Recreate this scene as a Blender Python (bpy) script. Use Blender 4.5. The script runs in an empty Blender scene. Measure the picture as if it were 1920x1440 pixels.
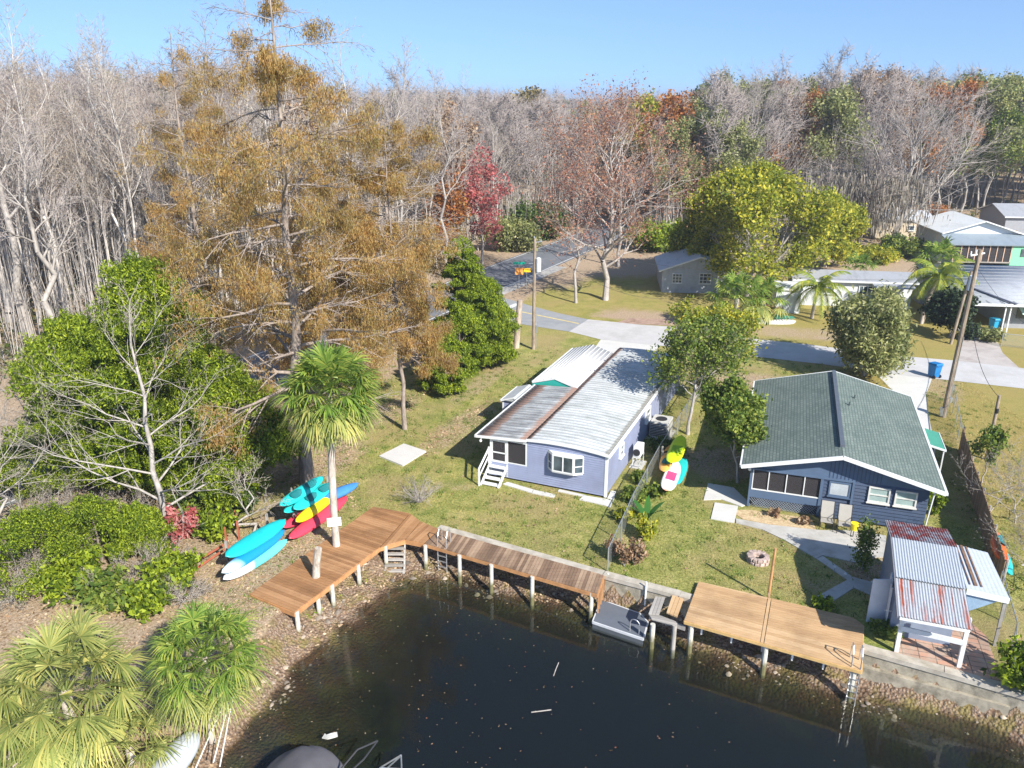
import bpy, math, random
import numpy as np
from math import radians as R, sin, cos, pi, atan, atan2, sqrt, tan
sc = bpy.context.scene
C = sc.collection
# ------------------------------------------------------------------ camera
CH, FPX, YH = 19.0, 1500.0, 180.0          # camera height, focal length and horizon row for a 1920x1440 frame
PITCH = atan((720 - YH) / FPX)
cam = bpy.data.cameras.new('camera'); cam.sensor_width = 36; cam.lens = 36 * FPX / 1920
cam.clip_start = 0.5; cam.clip_end = 6000
co = bpy.data.objects.new('camera', cam); C.objects.link(co)
co.location = (0, 0, CH); co.rotation_euler = (pi / 2 - PITCH, 0, 0)
sc.camera = co
# ------------------------------------------------------------------ world, sun, exposure
SUN_AZ, SUN_EL = R(-54), R(36)             # direction towards the sun, angle from +X
W = bpy.data.worlds.new('World'); sc.world = W; W.use_nodes = True
wn = W.node_tree.nodes; wl = W.node_tree.links
bg = wn['Background']; sky = wn.new('ShaderNodeTexSky'); sky.sky_type = 'NISHITA'; sky.sun_disc = False
sky.sun_elevation = SUN_EL; sky.sun_rotation = pi / 2 - SUN_AZ
sky.altitude = 0; sky.air_density = 1.0; sky.dust_density = 0.1; sky.ozone_density = 4.0
# the dome is sampled a little above the true direction: the humid glow hugging the horizon is thinner here
tc = wn.new('ShaderNodeTexCoord'); va = wn.new('ShaderNodeVectorMath'); va.operation = 'ADD'; va.inputs[1].default_value = (0, 0, .2)
vn = wn.new('ShaderNodeVectorMath'); vn.operation = 'NORMALIZE'; wl.new(tc.outputs['Generated'], va.inputs[0]); wl.new(va.outputs[0], vn.inputs[0]); wl.new(vn.outputs[0], sky.inputs[0])
wl.new(sky.outputs[0], bg.inputs[0]); bg.inputs[1].default_value = 0.115
sl = bpy.data.lights.new('sun', 'SUN'); sl.energy = 4.6; sl.angle = R(0.53); sl.color = (1, .95, .87)
so = bpy.data.objects.new('sun', sl); C.objects.link(so)
sd = np.array([cos(SUN_AZ) * cos(SUN_EL), sin(SUN_AZ) * cos(SUN_EL), sin(SUN_EL)])
from mathutils import Vector, Matrix
so.rotation_euler = Vector(sd).to_track_quat('Z', 'Y').to_euler()
so.location = (30, -40, 60)
sc.view_settings.view_transform = 'Standard'; sc.view_settings.look = 'None'
sc.view_settings.gamma = 1; sc.view_settings.exposure = 0.95
# ------------------------------------------------------------------ helpers
def G(px, py, z=0.0):
    """point of the plane at height z that the survey photograph shows at pixel px, py"""
    u = (px - 960) / FPX; v = (720 - py) / FPX
    d = (u, cos(PITCH) + v * sin(PITCH), -sin(PITCH) + v * cos(PITCH))
    t = (z - CH) / d[2]
    return Vector((d[0] * t, d[1] * t, z))
def TOPZ(base, py):
    """height above a ground point at which image row py is reached"""
    lo, hi = base[2], 80
    for _ in range(50):
        m = (lo + hi) / 2; q = m - CH
        dz = base[1] * cos(PITCH) - q * sin(PITCH); up = base[1] * sin(PITCH) + q * cos(PITCH)
        if 720 - FPX * up / dz > py: lo = m
        else: hi = m
    return lo
def props(o, label=None, cat=None, group=None, kind=None):
    if label: o['label'] = label
    if cat: o['category'] = cat
    if group: o['group'] = group
    if kind: o['kind'] = kind
    return o
def thing(name, label, cat, loc=(0, 0, 0), rot=0, group=None):
    o = bpy.data.objects.new(name, None); o.empty_display_size = .3; C.objects.link(o)
    o.location = loc; o.rotation_euler = (0, 0, rot)
    return props(o, label, cat, group)
class MB:
    def __init__(s): s.v = []; s.f = []
    def add(s, vs, fs):
        n = len(s.v); s.v += [tuple(p) for p in vs]; s.f += [tuple(i + n for i in f) for f in fs]; return s
    def box(s, x0, x1, y0, y1, z0, z1):
        return s.add([(x0,y0,z0),(x1,y0,z0),(x1,y1,z0),(x0,y1,z0),(x0,y0,z1),(x1,y0,z1),(x1,y1,z1),(x0,y1,z1)],
                     [(0,3,2,1),(4,5,6,7),(0,1,5,4),(1,2,6,5),(2,3,7,6),(3,0,4,7)])
    def bar(s, a, b, w, h=None, up=(0, 0, 1)):
        a = Vector(a); b = Vector(b); h = h or w; d = (b - a).normalized(); u = Vector(up)
        if abs(d.dot(u)) > .98: u = Vector((1, 0, 0))
        x = d.cross(u).normalized(); y = x.cross(d).normalized(); x *= w / 2; y *= h / 2
        return s.add([a-x-y, a+x-y, a+x+y, a-x+y, b-x-y, b+x-y, b+x+y, b-x+y],
                     [(0,3,2,1),(4,5,6,7),(0,1,5,4),(1,2,6,5),(2,3,7,6),(3,0,4,7)])
    def tube(s, pts, r, n=8, cap=True):
        pts = [Vector(p) for p in pts]; rs = r if isinstance(r, (list, tuple)) else [r] * len(pts)
        vs = []; fs = []; prev = None
        for i, p in enumerate(pts):
            d = (pts[min(i+1, len(pts)-1)] - pts[max(i-1, 0)]).normalized()
            u = Vector((0, 0, 1)) if abs(d.z) < .9 else Vector((1, 0, 0))
            if prev is not None: u = prev
            x = d.cross(u).normalized(); y = x.cross(d).normalized(); prev = y
            for k in range(n):
                a = 2 * pi * k / n; vs.append(p + x * cos(a) * rs[i] + y * sin(a) * rs[i])
        for i in range(len(pts) - 1):
            for k in range(n):
                a = i * n + k; b = i * n + (k + 1) % n; fs.append((a, b, b + n, a + n))
        if cap: fs += [tuple(range(n))[::-1], tuple(range((len(pts)-1)*n, len(pts)*n))]
        return s.add(vs, fs)
    def plate(s, pts, th, d=None):
        """polygon with thickness th along -normal (or direction d)"""
        P = [Vector(p) for p in pts]; n = Vector((0, 0, 0))
        for i in range(len(P)): n += P[i].cross(P[(i + 1) % len(P)])
        n.normalize()
        if n.z < 0: P.reverse(); n = -n
        off = (Vector(d) if d else -n) * th; k = len(P)
        return s.add(P + [p + off for p in P], [tuple(range(k)), tuple(range(2*k-1, k-1, -1))] +
                     [(i, k + i, k + (i+1) % k, (i+1) % k) for i in range(k)])
    def boards(s, poly, d, w, th=.03, gap=.008, rnd=None, jit=0.0):
        """boards laid along direction d, cut to a convex polygon"""
        z = poly[0][2]; P = [Vector((p[0], p[1])) for p in poly]; d = Vector((d[0], d[1])).normalized(); n = Vector((-d.y, d.x))
        lo = min(p.dot(n) for p in P); hi = max(p.dot(n) for p in P); k = max(1, round((hi - lo) / w)); w = (hi - lo) / k
        for i in range(k):
            a = lo + i * w + gap / 2; b = lo + (i + 1) * w - gap / 2
            q = clip(clip(P, n, a), -n, -b)
            if len(q) > 2:
                e = rnd.uniform(-jit, jit) if rnd else 0
                s.plate([(p.x, p.y, z + e) for p in q], th)
        return s
    def cone(s, c, r0, r1, z0, z1, n=16):
        return s.tube([(c[0], c[1], z0), (c[0], c[1], z1)], [r0, r1], n)
    def mesh(s, name, smooth=False):
        me = bpy.data.meshes.new(name); me.from_pydata(s.v, [], s.f); me.update()
        if smooth: me.polygons.foreach_set('use_smooth', [True] * len(me.polygons))
        return me
def clip(P, n, a):
    out = []
    for i in range(len(P)):
        p, q = P[i], P[(i + 1) % len(P)]; dp = p.dot(n) - a; dq = q.dot(n) - a
        if dp >= 0: out.append(p)
        if (dp > 0 > dq) or (dp < 0 < dq): out.append(p + (q - p) * (dp / (dp - dq)))
    return out
def part(name, mb, mat, parent=None, label=None, smooth=False, bevel=0):
    me = mb.mesh(name, smooth) if isinstance(mb, MB) else mb
    o = bpy.data.objects.new(name, me); C.objects.link(o)
    for m in (mat if isinstance(mat, (list, tuple)) else [mat]):
        if m and len(me.materials) < (len(mat) if isinstance(mat, (list, tuple)) else 1): me.materials.append(m)
    if parent: o.parent = parent
    if label: o['label'] = label
    if bevel:
        b = o.modifiers.new('b', 'BEVEL'); b.width = bevel; b.segments = 2; b.limit_method = 'ANGLE'
    return o
def solo(name, mb, mat, label, cat, loc=(0, 0, 0), rot=0, group=None, smooth=False, kind=None, bevel=0):
    o = part(name, mb, mat, None, None, smooth, bevel); o.location = loc; o.rotation_euler = (0, 0, rot)
    return props(o, label, cat, group, kind)
def copy_tree(o, parent=None):
    c = o.copy(); C.objects.link(c)
    if parent: c.parent = parent
    for ch in list(o.children): copy_tree(ch, c)
    return c
def npmesh(name, V, F, smooth=False):
    """mesh from arrays: V (n,3), F (m,k) with k the same for all faces, or a list of such"""
    Fs = F if isinstance(F, list) else [F]
    Fs = [f for f in Fs if len(f)]
    me = bpy.data.meshes.new(name); me.vertices.add(len(V)); me.vertices.foreach_set('co', np.asarray(V, np.float32).ravel())
    tot = np.concatenate([np.full(len(f), f.shape[1], np.int32) for f in Fs]); idx = np.concatenate([f.ravel() for f in Fs]).astype(np.int32)
    me.loops.add(len(idx)); me.loops.foreach_set('vertex_index', idx)
    me.polygons.add(len(tot)); me.polygons.foreach_set('loop_start', np.concatenate([[0], np.cumsum(tot)[:-1]]).astype(np.int32))
    if smooth: me.polygons.foreach_set('use_smooth', np.ones(len(tot), bool))
    me.update(calc_edges=True); return me
# ------------------------------------------------------------------ materials
def newmat(name):
    m = bpy.data.materials.new(name); m.use_nodes = True; nt = m.node_tree; nt.nodes.clear()
    out = nt.nodes.new('ShaderNodeOutputMaterial'); return m, nt, out
def N(nt, t, **k):
    n = nt.nodes.new(t)
    for a, b in k.items():
        if a.startswith('i_'): n.inputs[a[2:].replace('_', ' ')].default_value = b
        else: setattr(n, a, b)
    return n
def L(nt, a, b): nt.links.new(a, b)
def ramp(nt, fac, stops, interp='LINEAR'):
    r = nt.nodes.new('ShaderNodeValToRGB'); r.color_ramp.interpolation = interp
    e = r.color_ramp.elements
    while len(e) < len(stops): e.new(.5)
    for i, (p, c) in enumerate(stops): e[i].position = p; e[i].color = tuple(c) + ((1,) if len(c) == 3 else ())
    L(nt, fac, r.inputs[0]); return r.outputs[0]
def mix(nt, f, a, b, t='MIX'):
    m = nt.nodes.new('ShaderNodeMix'); m.data_type = 'RGBA'; m.blend_type = t
    for s, i in ((f, 0), (a, 6), (b, 7)):
        if isinstance(s, (int, float)): m.inputs[i].default_value = s
        elif isinstance(s, (tuple, list)): m.inputs[i].default_value = tuple(s) + ((1,) if len(s) == 3 else ())
        else: L(nt, s, m.inputs[i])
    return m.outputs[2]
def math_(nt, op, a, b=None, clampit=False):
    m = nt.nodes.new('ShaderNodeMath'); m.operation = op; m.use_clamp = clampit
    for s, i in ((a, 0), (b, 1)):
        if s is None: continue
        if isinstance(s, (int, float)): m.inputs[i].default_value = s
        else: L(nt, s, m.inputs[i])
    return m.outputs[0]
def coords(nt, scale=(1, 1, 1), kind='Object', rot=(0, 0, 0)):
    t = nt.nodes.new('ShaderNodeTexCoord'); m = nt.nodes.new('ShaderNodeMapping'); m.inputs['Scale'].default_value = scale
    m.inputs['Rotation'].default_value = rot
    L(nt, t.outputs[kind], m.inputs[0]); return m.outputs[0]
def noise(nt, vec, scale, detail=4, rough=.6, out=0):
    n = nt.nodes.new('ShaderNodeTexNoise'); n.inputs['Scale'].default_value = scale; n.inputs['Detail'].default_value = detail
    n.inputs['Roughness'].default_value = rough; L(nt, vec, n.inputs['Vector']); return n.outputs[out]
def island(nt):
    return nt.nodes.new('ShaderNodeNewGeometry').outputs['Random Per Island']
def finish(nt, out, col, rough=.7, metal=0, bump=None, bstr=.3, bdist=.02, spec=.5, trans=0):
    p = nt.nodes.new('ShaderNodeBsdfPrincipled')
    if isinstance(col, (tuple, list)): p.inputs['Base Color'].default_value = tuple(col) + ((1,) if len(col) == 3 else ())
    else: L(nt, col, p.inputs['Base Color'])
    if isinstance(rough, (int, float)): p.inputs['Roughness'].default_value = rough
    else: L(nt, rough, p.inputs['Roughness'])
    p.inputs['Metallic'].default_value = metal; p.inputs['Specular IOR Level'].default_value = spec
    if bump is not None:
        b = nt.nodes.new('ShaderNodeBump'); b.inputs['Strength'].default_value = bstr; b.inputs['Distance'].default_value = bdist
        L(nt, bump, b.inputs['Height']); L(nt, b.outputs[0], p.inputs['Normal'])
    L(nt, p.outputs[0], out.inputs[0]); return p
_mc = {}
def M(name, col, rough=.7, var=.15, scale=3, metal=0, bump=.15, dirt=None, isl=0, stretch=(1, 1, 1), spec=.4):
    """plain weathered surface: colour with noise variation"""
    if name in _mc: return _mc[name]
    m, nt, out = newmat(name); v = coords(nt, stretch)
    n = noise(nt, v, scale, 6, .65); a = tuple(c * (1 - var) for c in col); b = tuple(min(1, c * (1 + var)) for c in col)
    c = ramp(nt, n, [(.3, a), (.7, b)])
    if dirt:
        n2 = noise(nt, v, scale * .35, 5, .7); f = ramp(nt, n2, [(.5, (0, 0, 0)), (.72, (1, 1, 1))]); c = mix(nt, f, c, dirt)
    if isl:
        r = island(nt); k = ramp(nt, r, [(0, (1 - isl,) * 3), (1, (1 + isl * .6, 1 + isl * .5, 1 + isl * .4))]); c = mix(nt, 1.0, c, k, 'MULTIPLY')
    finish(nt, out, c, rough, metal, noise(nt, v, scale * 6, 3) if bump else None, bump, .02, spec)
    _mc[name] = m; return m
def leafmat(name, cols, trans=.35, rough=.6):
    """foliage: each leaf takes one of the colours"""
    m, nt, out = newmat(name); r = island(nt)
    k = len(cols); c = ramp(nt, r, [(i / (k - 1), cc) for i, cc in enumerate(cols)])
    ob = N(nt, 'ShaderNodeTexCoord'); n = noise(nt, ob.outputs['Object'], .55, 2)
    c = mix(nt, 1.0, c, ramp(nt, n, [(.3, (.72, .78, .7)), (.7, (1.25, 1.18, 1.1))]), 'MULTIPLY')
    d = N(nt, 'ShaderNodeBsdfPrincipled'); L(nt, c, d.inputs['Base Color']); d.inputs['Roughness'].default_value = rough; d.inputs['Specular IOR Level'].default_value = .25
    t = N(nt, 'ShaderNodeBsdfTranslucent'); L(nt, c, t.inputs[0]); x = N(nt, 'ShaderNodeMixShader'); x.inputs[0].default_value = trans
    L(nt, d.outputs[0], x.inputs[1]); L(nt, t.outputs[0], x.inputs[2]); L(nt, x.outputs[0], out.inputs[0]); return m
def barkmat(name, a, b, scale=6):
    m, nt, out = newmat(name); v = coords(nt, (1, 1, .35)); n = noise(nt, v, scale, 6, .7)
    finish(nt, out, ramp(nt, n, [(.3, a), (.65, b)]), .9, 0, n, .5, .04, .15); return m
white = M('white_paint', (.68, .69, .68), .55, .05, 2)
offwhite = M('aged_white', (.62, .61, .57), .6, .12, 3, dirt=(.4, .38, .33))
lav = M('lavender_siding', (.25, .28, .40), .6, .08, 1.2, bump=.05, dirt=(.215, .235, .325))
navy = M('navy_siding', (.045, .07, .125), .6, .15, 1.2, bump=.05, dirt=(.065, .085, .13))
navy2 = M('blue_trim_board', (.085, .13, .205), .6, .08, 2, bump=.05)
dark = M('dark_metal', (.03, .03, .033), .5, .1)
steel = M('galvanised_steel', (.5, .52, .53), .35, .1, 4, metal=.7)
alu = M('aluminium', (.72, .73, .74), .3, .05, 4, metal=.8)
concrete = M('concrete', (.44, .425, .39), .85, .14, 1.6, dirt=(.29, .27, .225), bump=.25)
concrete_new = M('pale_concrete', (.55, .54, .51), .85, .07, 1.1, dirt=(.55, .53, .49), bump=.2)
seawallm = M('seawall_concrete', (.33, .295, .225), .9, .35, 2.4, dirt=(.09, .08, .05), bump=.5)
def glassmat():
    m, nt, out = newmat('window_glass'); v = coords(nt); n = noise(nt, v, 1.2, 2)
    finish(nt, out, ramp(nt, n, [(.4, (.03, .045, .06)), (.6, (.09, .12, .14))]), .07, 0, None, spec=.9); return m
glass = glassmat()
def screenmat():
    m, nt, out = newmat('insect_screen'); p = N(nt, 'ShaderNodeBsdfPrincipled'); p.inputs['Base Color'].default_value = (.045, .04, .042, 1); p.inputs['Roughness'].default_value = .8
    t = N(nt, 'ShaderNodeBsdfTransparent'); x = N(nt, 'ShaderNodeMixShader'); x.inputs[0].default_value = .62
    L(nt, t.outputs[0], x.inputs[1]); L(nt, p.outputs[0], x.inputs[2]); L(nt, x.outputs[0], out.inputs[0]); return m
screen = screenmat()
def wirescreen(name, col, f):
    m, nt, out = newmat(name); p = N(nt, 'ShaderNodeBsdfPrincipled'); p.inputs['Base Color'].default_value = col + (1,); p.inputs['Metallic'].default_value = .5
    v = coords(nt, (14, 14, 14), rot=(R(45), R(0), R(0))); w = N(nt, 'ShaderNodeTexChecker'); w.inputs['Scale'].default_value = 1; L(nt, v, w.inputs[0])
    t = N(nt, 'ShaderNodeBsdfTransparent'); x = N(nt, 'ShaderNodeMixShader'); x.inputs[0].default_value = f
    L(nt, t.outputs[0], x.inputs[1]); L(nt, p.outputs[0], x.inputs[2]); L(nt, x.outputs[0], out.inputs[0]); return m
chain = wirescreen('chain_link_mesh', (.55, .57, .57), .22)
def woodmat(name, cols, scale=2.0, ang=0, isl=.25):
    m, nt, out = newmat(name); v = coords(nt, (1, 1, 1), rot=(0, 0, ang)); mp = N(nt, 'ShaderNodeMapping'); mp.inputs['Scale'].default_value = (.7, 9, 1); L(nt, v, mp.inputs[0])
    n = noise(nt, mp.outputs[0], scale, 5, .7); r = island(nt); f = math_(nt, 'ADD', math_(nt, 'MULTIPLY', n, .7), math_(nt, 'MULTIPLY', r, .45))
    k = len(cols); c = ramp(nt, f, [(.2 + .62 * i / (k - 1), cc) for i, cc in enumerate(cols)])
    n2 = noise(nt, v, .7, 4, .6); c = mix(nt, ramp(nt, n2, [(.45, (0, 0, 0)), (.75, (.55, .55, .55))]), c, tuple(x * .55 for x in cols[0]))
    finish(nt, out, c, .8, 0, n, .3, .01, .25); return m
# ------------------------------------------------------------------ the setting: ground, water, roads, paths
WZ = -1.3
def g2(l, z=0): return [tuple(G(x, y, z))[:2] for x, y in l]
WATER = g2([(395, 1470), (443, 1393), (500, 1320), (540, 1270), (587, 1220), (640, 1177), (673, 1147), (723, 1107), (790, 1084), (873, 1088), (930, 1108),
            (990, 1125), (1060, 1138), (1107, 1150), (1170, 1160), (1240, 1184), (1300, 1214), (1370, 1245), (1440, 1266), (1520, 1290), (1600, 1316),
            (1713, 1332), (1847, 1362), (1940, 1410)], WZ) + [(28, 13), (40, 8), (60, 5), (60, -40), (-14, -40), (-14, 5)]
UP = g2([(290, 1460), (360, 1350), (430, 1290), (478, 1215), (515, 1160), (555, 1110), (605, 1060), (655, 1015), (725, 985), (823, 991), (1132, 1078),
         (1275, 1115), (1450, 1166), (1618, 1216), (1895, 1293), (2060, 1345)]) + [(26, 15), (40, 10), (70, 6), (70, -45), (-20, -45), (-18, 5)]
def sdist(X, Y, poly):
    P = np.array(poly); Q = np.roll(P, -1, 0); best = np.full(X.shape, 1e9); ins = np.zeros(X.shape, bool)
    for (ax, ay), (bx, by) in zip(P, Q):
        dx, dy = bx - ax, by - ay; t = np.clip(((X - ax) * dx + (Y - ay) * dy) / (dx * dx + dy * dy + 1e-12), 0, 1)
        best = np.minimum(best, np.hypot(X - ax - t * dx, Y - ay - t * dy))
        c = ((ay > Y) != (by > Y)) & (X < (bx - ax) * (Y - ay) / (by - ay + 1e-12) + ax); ins ^= c
    return np.where(ins, best, -best)          # positive inside
def hgt(X, Y):
    X = np.asarray(X, float); Y = np.asarray(Y, float)
    du = sdist(X, Y, UP); dw = sdist(X, Y, WATER)
    t = np.clip(du / np.maximum(du - dw, 1e-6), 0, 1)
    wallish = np.clip((X + 4.5) / 2.0, 0, 1) * .75
    z = np.where(du > 0, -(wallish * np.clip(du / .15, 0, 1) + (1.3 - wallish) * t ** .62), 0)
    z = np.where(dw > 0, WZ - np.minimum(3.2, .03 + (.16 + .34 * np.clip((X + 6) / 5, 0, 1)) * dw), z)
    nz = np.sin(X * 1.7 + 2 * np.sin(Y * .9)) * np.cos(Y * 1.9 + X * .4) * .07 + np.sin(X * 4.1 + Y * 3.3) * .035 + np.sin(X * 7.7 - Y * 6.1) * .02
    z = z + np.where(du > .3, nz * 1.3, 0)
    far = np.clip((np.hypot(X, Y) - 150) / 500, 0, 1)
    return z + np.where(du > 0, 0, -.0 * far)
def H0(x, y): return float(hgt(np.array([x]), np.array([y]))[0])
xs = np.concatenate([[-3000, -1200, -600, -350, -220, -150, -110, -85, -65, -52, -44], np.arange(-38, 44, .3), [46, 52, 62, 80, 110, 150, 220, 350, 600, 1200, 3000]])
ys = np.concatenate([[-300, -100, -40, -15, 0, 8], np.arange(12, 48, .3), np.arange(48, 72, 1.0), [74, 78, 84, 92, 104, 120, 145, 180, 240, 350, 600, 1200, 3500]])
GX, GY = np.meshgrid(xs, ys); GZ = hgt(GX, GY); nx, ny = len(xs), len(ys)
ii = np.arange(nx * ny).reshape(ny, nx); F_ = np.stack([ii[:-1, :-1], ii[:-1, 1:], ii[1:, 1:], ii[1:, :-1]], -1).reshape(-1, 4)
gme = npmesh('ground', np.stack([GX, GY, GZ], -1).reshape(-1, 3), F_, True)
# what grows or lies where (bank gravel, leaf litter, dry soil) as masks of the ground's own colour
def blob(cx, cy, rx, ry, a=0, X=GX, Y=GY):
    c, s = cos(a), sin(a); x = X - cx; y = Y - cy; u = (c * x + s * y) / rx; v = (-s * x + c * y) / ry
    return np.clip(1.6 - 1.2 * np.hypot(u, v), 0, 1)
du = sdist(GX, GY, UP)
bank = np.clip(du / .5 + .6, 0, 1)
lit = np.zeros_like(GX)
def lb(px, py, rx, ry, s=1., a=0):
    global lit; p = G(px, py); lit = np.maximum(lit, s * blob(p.x, p.y, rx, ry, a))
lb(470, 1090, 3.2, 5.5, 1, R(-25)); lb(100, 1130, 5, 4, .95); lb(240, 1050, 5.5, 5, 1); lb(330, 1250, 4.5, 5, .8); lb(560, 960, 2.0, 4, .8, R(-25)); lb(600, 860, 2.5, 4, .7, R(-25))
lb(730, 770, 1.6, 5, .55, R(-25)); lb(860, 800, 1.6, 6, .5, R(-23)); lb(900, 720, 1.2, 6, .5, R(-23)); lb(850, 910, 2, 1, .4); lb(300, 870, 9, 8, 1, 0)
lb(1350, 870, 2.2, 2.5, .8); lb(1200, 590, 6, 2.2, .9, R(-8)); lb(1080, 520, 7, 3, .7, R(60)); lb(1500, 625, 9, 2.5, .55, R(-15)); lb(1760, 720, 2, 6, .5, R(-20))
lb(1870, 880, 3, 9, .35); lb(1400, 720, 5, 3, .7); lb(1640, 1070, 2, 2, .6); lb(1150, 950, 1, 3, .3); lb(1560, 1100, 1.5, 1, .4)
lit = np.where(GY > 84, np.maximum(lit, .9), lit)
lit = np.maximum(lit, np.clip((-GX - 13 - (GY - 40) * -.42) / 3, 0, 1) * (GY > 36))   # forest floor across the road
lit = np.maximum(lit, np.clip((-GX - 12.5 - (GY - 40) * -.3) / 2, 0, 1) * (GY > 30))
ca = gme.color_attributes.new('cover', 'FLOAT_COLOR', 'POINT')
# mask of the mown lawns towards the far right
dry = np.clip((GX - 18) / 8, 0, 1) * np.clip((GY - 38) / 6, 0, 1); dry = np.maximum(dry, np.clip((GX - 22) / 3, 0, 1)); dry = np.maximum(dry, .6 * np.clip((GY - 62) / 8, 0, 1))
ca.data.foreach_set('color', np.stack([bank, lit, dry, np.ones_like(GX)], -1).astype(np.float32).ravel())
def groundmat():
    m, nt, out = newmat('yard_ground'); at = N(nt, 'ShaderNodeAttribute', attribute_name='cover'); sp = N(nt, 'ShaderNodeSeparateColor'); L(nt, at.outputs['Color'], sp.inputs[0])
    v = coords(nt); fine = noise(nt, v, 9, 6, .75); mid = noise(nt, v, 1.1, 5, .65); big = noise(nt, v, .22, 3, .6); vf = noise(nt, v, 28, 3, .7)
    green = ramp(nt, mid, [(.3, (.19, .215, .06)), (.5, (.30, .30, .10)), (.7, (.44, .39, .17))])
    green = mix(nt, 1, green, ramp(nt, fine, [(.32, (.42, .46, .38)), (.6, (1.2, 1.18, 1.05))]), 'MULTIPLY'); green = mix(nt, ramp(nt, noise(nt, v, .5, 4, .7), [(.5, (0, 0, 0)), (.66, (.6, .6, .6))]), green, (.13, .19, .035))
    green = mix(nt, ramp(nt, big, [(.45, (0, 0, 0)), (.62, (.75, .75, .75))]), green, mix(nt, fine, (.22, .165, .07), (.48, .38, .19)))
    tan = mix(nt, fine, (.20, .165, .045), (.46, .36, .125)); dr = math_(nt, 'MULTIPLY', sp.outputs[2], math_(nt, 'ADD', mid, .3), True)
    c = mix(nt, dr, green, tan)
    lt = ramp(nt, fine, [(.25, (.15, .10, .06)), (.45, (.33, .24, .16)), (.62, (.52, .41, .29)), (.8, (.66, .56, .44))])
    f = math_(nt, 'ADD', math_(nt, 'MULTIPLY', sp.outputs[1], 1.9), math_(nt, 'MULTIPLY', math_(nt, 'SUBTRACT', mid, .95), 1.1)); f = ramp(nt, f, [(.1, (0, 0, 0)), (.7, (1, 1, 1))])
    c = mix(nt, f, c, lt)
    vo = N(nt, 'ShaderNodeTexVoronoi'); vo.inputs['Scale'].default_value = 9; L(nt, v, vo.inputs['Vector'])
    rk = ramp(nt, vo.outputs['Distance'], [(0, (.46, .38, .30)), (.4, (.36, .28, .21)), (.8, (.18, .13, .09))])
    rk = mix(nt, ramp(nt, vf, [(.4, (.9, .9, .9)), (.62, (0, 0, 0))]), rk, (.17, .10, .06)); rk = mix(nt, ramp(nt, mid, [(.5, (0, 0, 0)), (.62, (.7, .7, .7))]), rk, (.20, .17, .05))
    bf = math_(nt, 'ADD', math_(nt, 'MULTIPLY', sp.outputs[0], 1.6), math_(nt, 'MULTIPLY', math_(nt, 'SUBTRACT', mid, .8), 1.0)); c = mix(nt, ramp(nt, bf, [(.2, (0, 0, 0)), (.6, (1, 1, 1))]), c, rk)
    ge = N(nt, 'ShaderNodeNewGeometry'); sx = N(nt, 'ShaderNodeSeparateXYZ'); L(nt, ge.outputs['Position'], sx.inputs[0])
    wet = ramp(nt, math_(nt, 'ADD', math_(nt, 'MULTIPLY', math_(nt, 'ADD', sx.outputs[2], 1.3), 3.2), math_(nt, 'MULTIPLY', mid, .35)), [(.12, (.42, .40, .38)), (.6, (1, 1, 1))]); c = mix(nt, 1, c, wet, 'MULTIPLY')
    # below the waterline the bed is silt and weed
    dz = math_(nt, 'SUBTRACT', -1.2, sx.outputs[2]); c = mix(nt, ramp(nt, math_(nt, 'MULTIPLY', dz, 2.0), [(0, (0, 0, 0)), (.35, (1, 1, 1))]), c, mix(nt, ramp(nt, mid, [(.4, (0, 0, 0)), (.65, (1, 1, 1))]), mix(nt, vf, (.02, .012, .006), (.13, .065, .025)), mix(nt, vf, (.025, .026, .009), (.145, .125, .04))))
    finish(nt, out, c, .95, 0, math_(nt, 'ADD', fine, math_(nt, 'MULTIPLY', vo.outputs['Distance'], math_(nt, 'MULTIPLY', sp.outputs[0], -1.5))), .8, .09, .1); return m
gm = groundmat(); gme.materials.append(gm)
props(part('ground', gme, None), kind='structure')
# water: clear surface over an absorbing body
def watermat():
    m, nt, out = newmat('canal_water'); v = coords(nt); n = noise(nt, v, 1.6, 3, .5); n2 = noise(nt, v, 7, 2, .5)
    b = N(nt, 'ShaderNodeBump'); b.inputs['Strength'].default_value = .06; b.inputs['Distance'].default_value = .05; L(nt, math_(nt, 'ADD', n, math_(nt, 'MULTIPLY', n2, .3)), b.inputs['Height'])
    gl = N(nt, 'ShaderNodeBsdfGlossy'); gl.inputs['Roughness'].default_value = .03; gl.inputs['Color'].default_value = (1, 1, 1, 1); L(nt, b.outputs[0], gl.inputs['Normal'])
    ge = N(nt, 'ShaderNodeNewGeometry'); dt = N(nt, 'ShaderNodeVectorMath', operation='DOT_PRODUCT'); L(nt, ge.outputs['Incoming'], dt.inputs[0]); L(nt, b.outputs[0], dt.inputs[1])
    fz = math_(nt, 'ADD', math_(nt, 'MULTIPLY', math_(nt, 'POWER', math_(nt, 'SUBTRACT', 1.0, math_(nt, 'ABSOLUTE', dt.outputs['Value']), True), 5.0), .96), .03)   # Schlick, the same from both sides
    t = N(nt, 'ShaderNodeBsdfTransparent'); df = N(nt, 'ShaderNodeBsdfDiffuse'); df.inputs[0].default_value = (.040, .052, .052, 1)
    x0 = N(nt, 'ShaderNodeMixShader'); x0.inputs[0].default_value = .16; L(nt, t.outputs[0], x0.inputs[1]); L(nt, df.outputs[0], x0.inputs[2])
    x = N(nt, 'ShaderNodeMixShader'); L(nt, fz, x.inputs[0]); L(nt, x0.outputs[0], x.inputs[1]); L(nt, gl.outputs[0], x.inputs[2]); L(nt, x.outputs[0], out.inputs[0])
    va = N(nt, 'ShaderNodeVolumeAbsorption'); va.inputs['Color'].default_value = (.45, .52, .30, 1); va.inputs['Density'].default_value = 1.9; L(nt, va.outputs[0], out.inputs[1]); return m
wb = MB().box(-40, 75, -45, 40, -7, WZ)
props(part('water', wb, watermat()), kind='structure')
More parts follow.
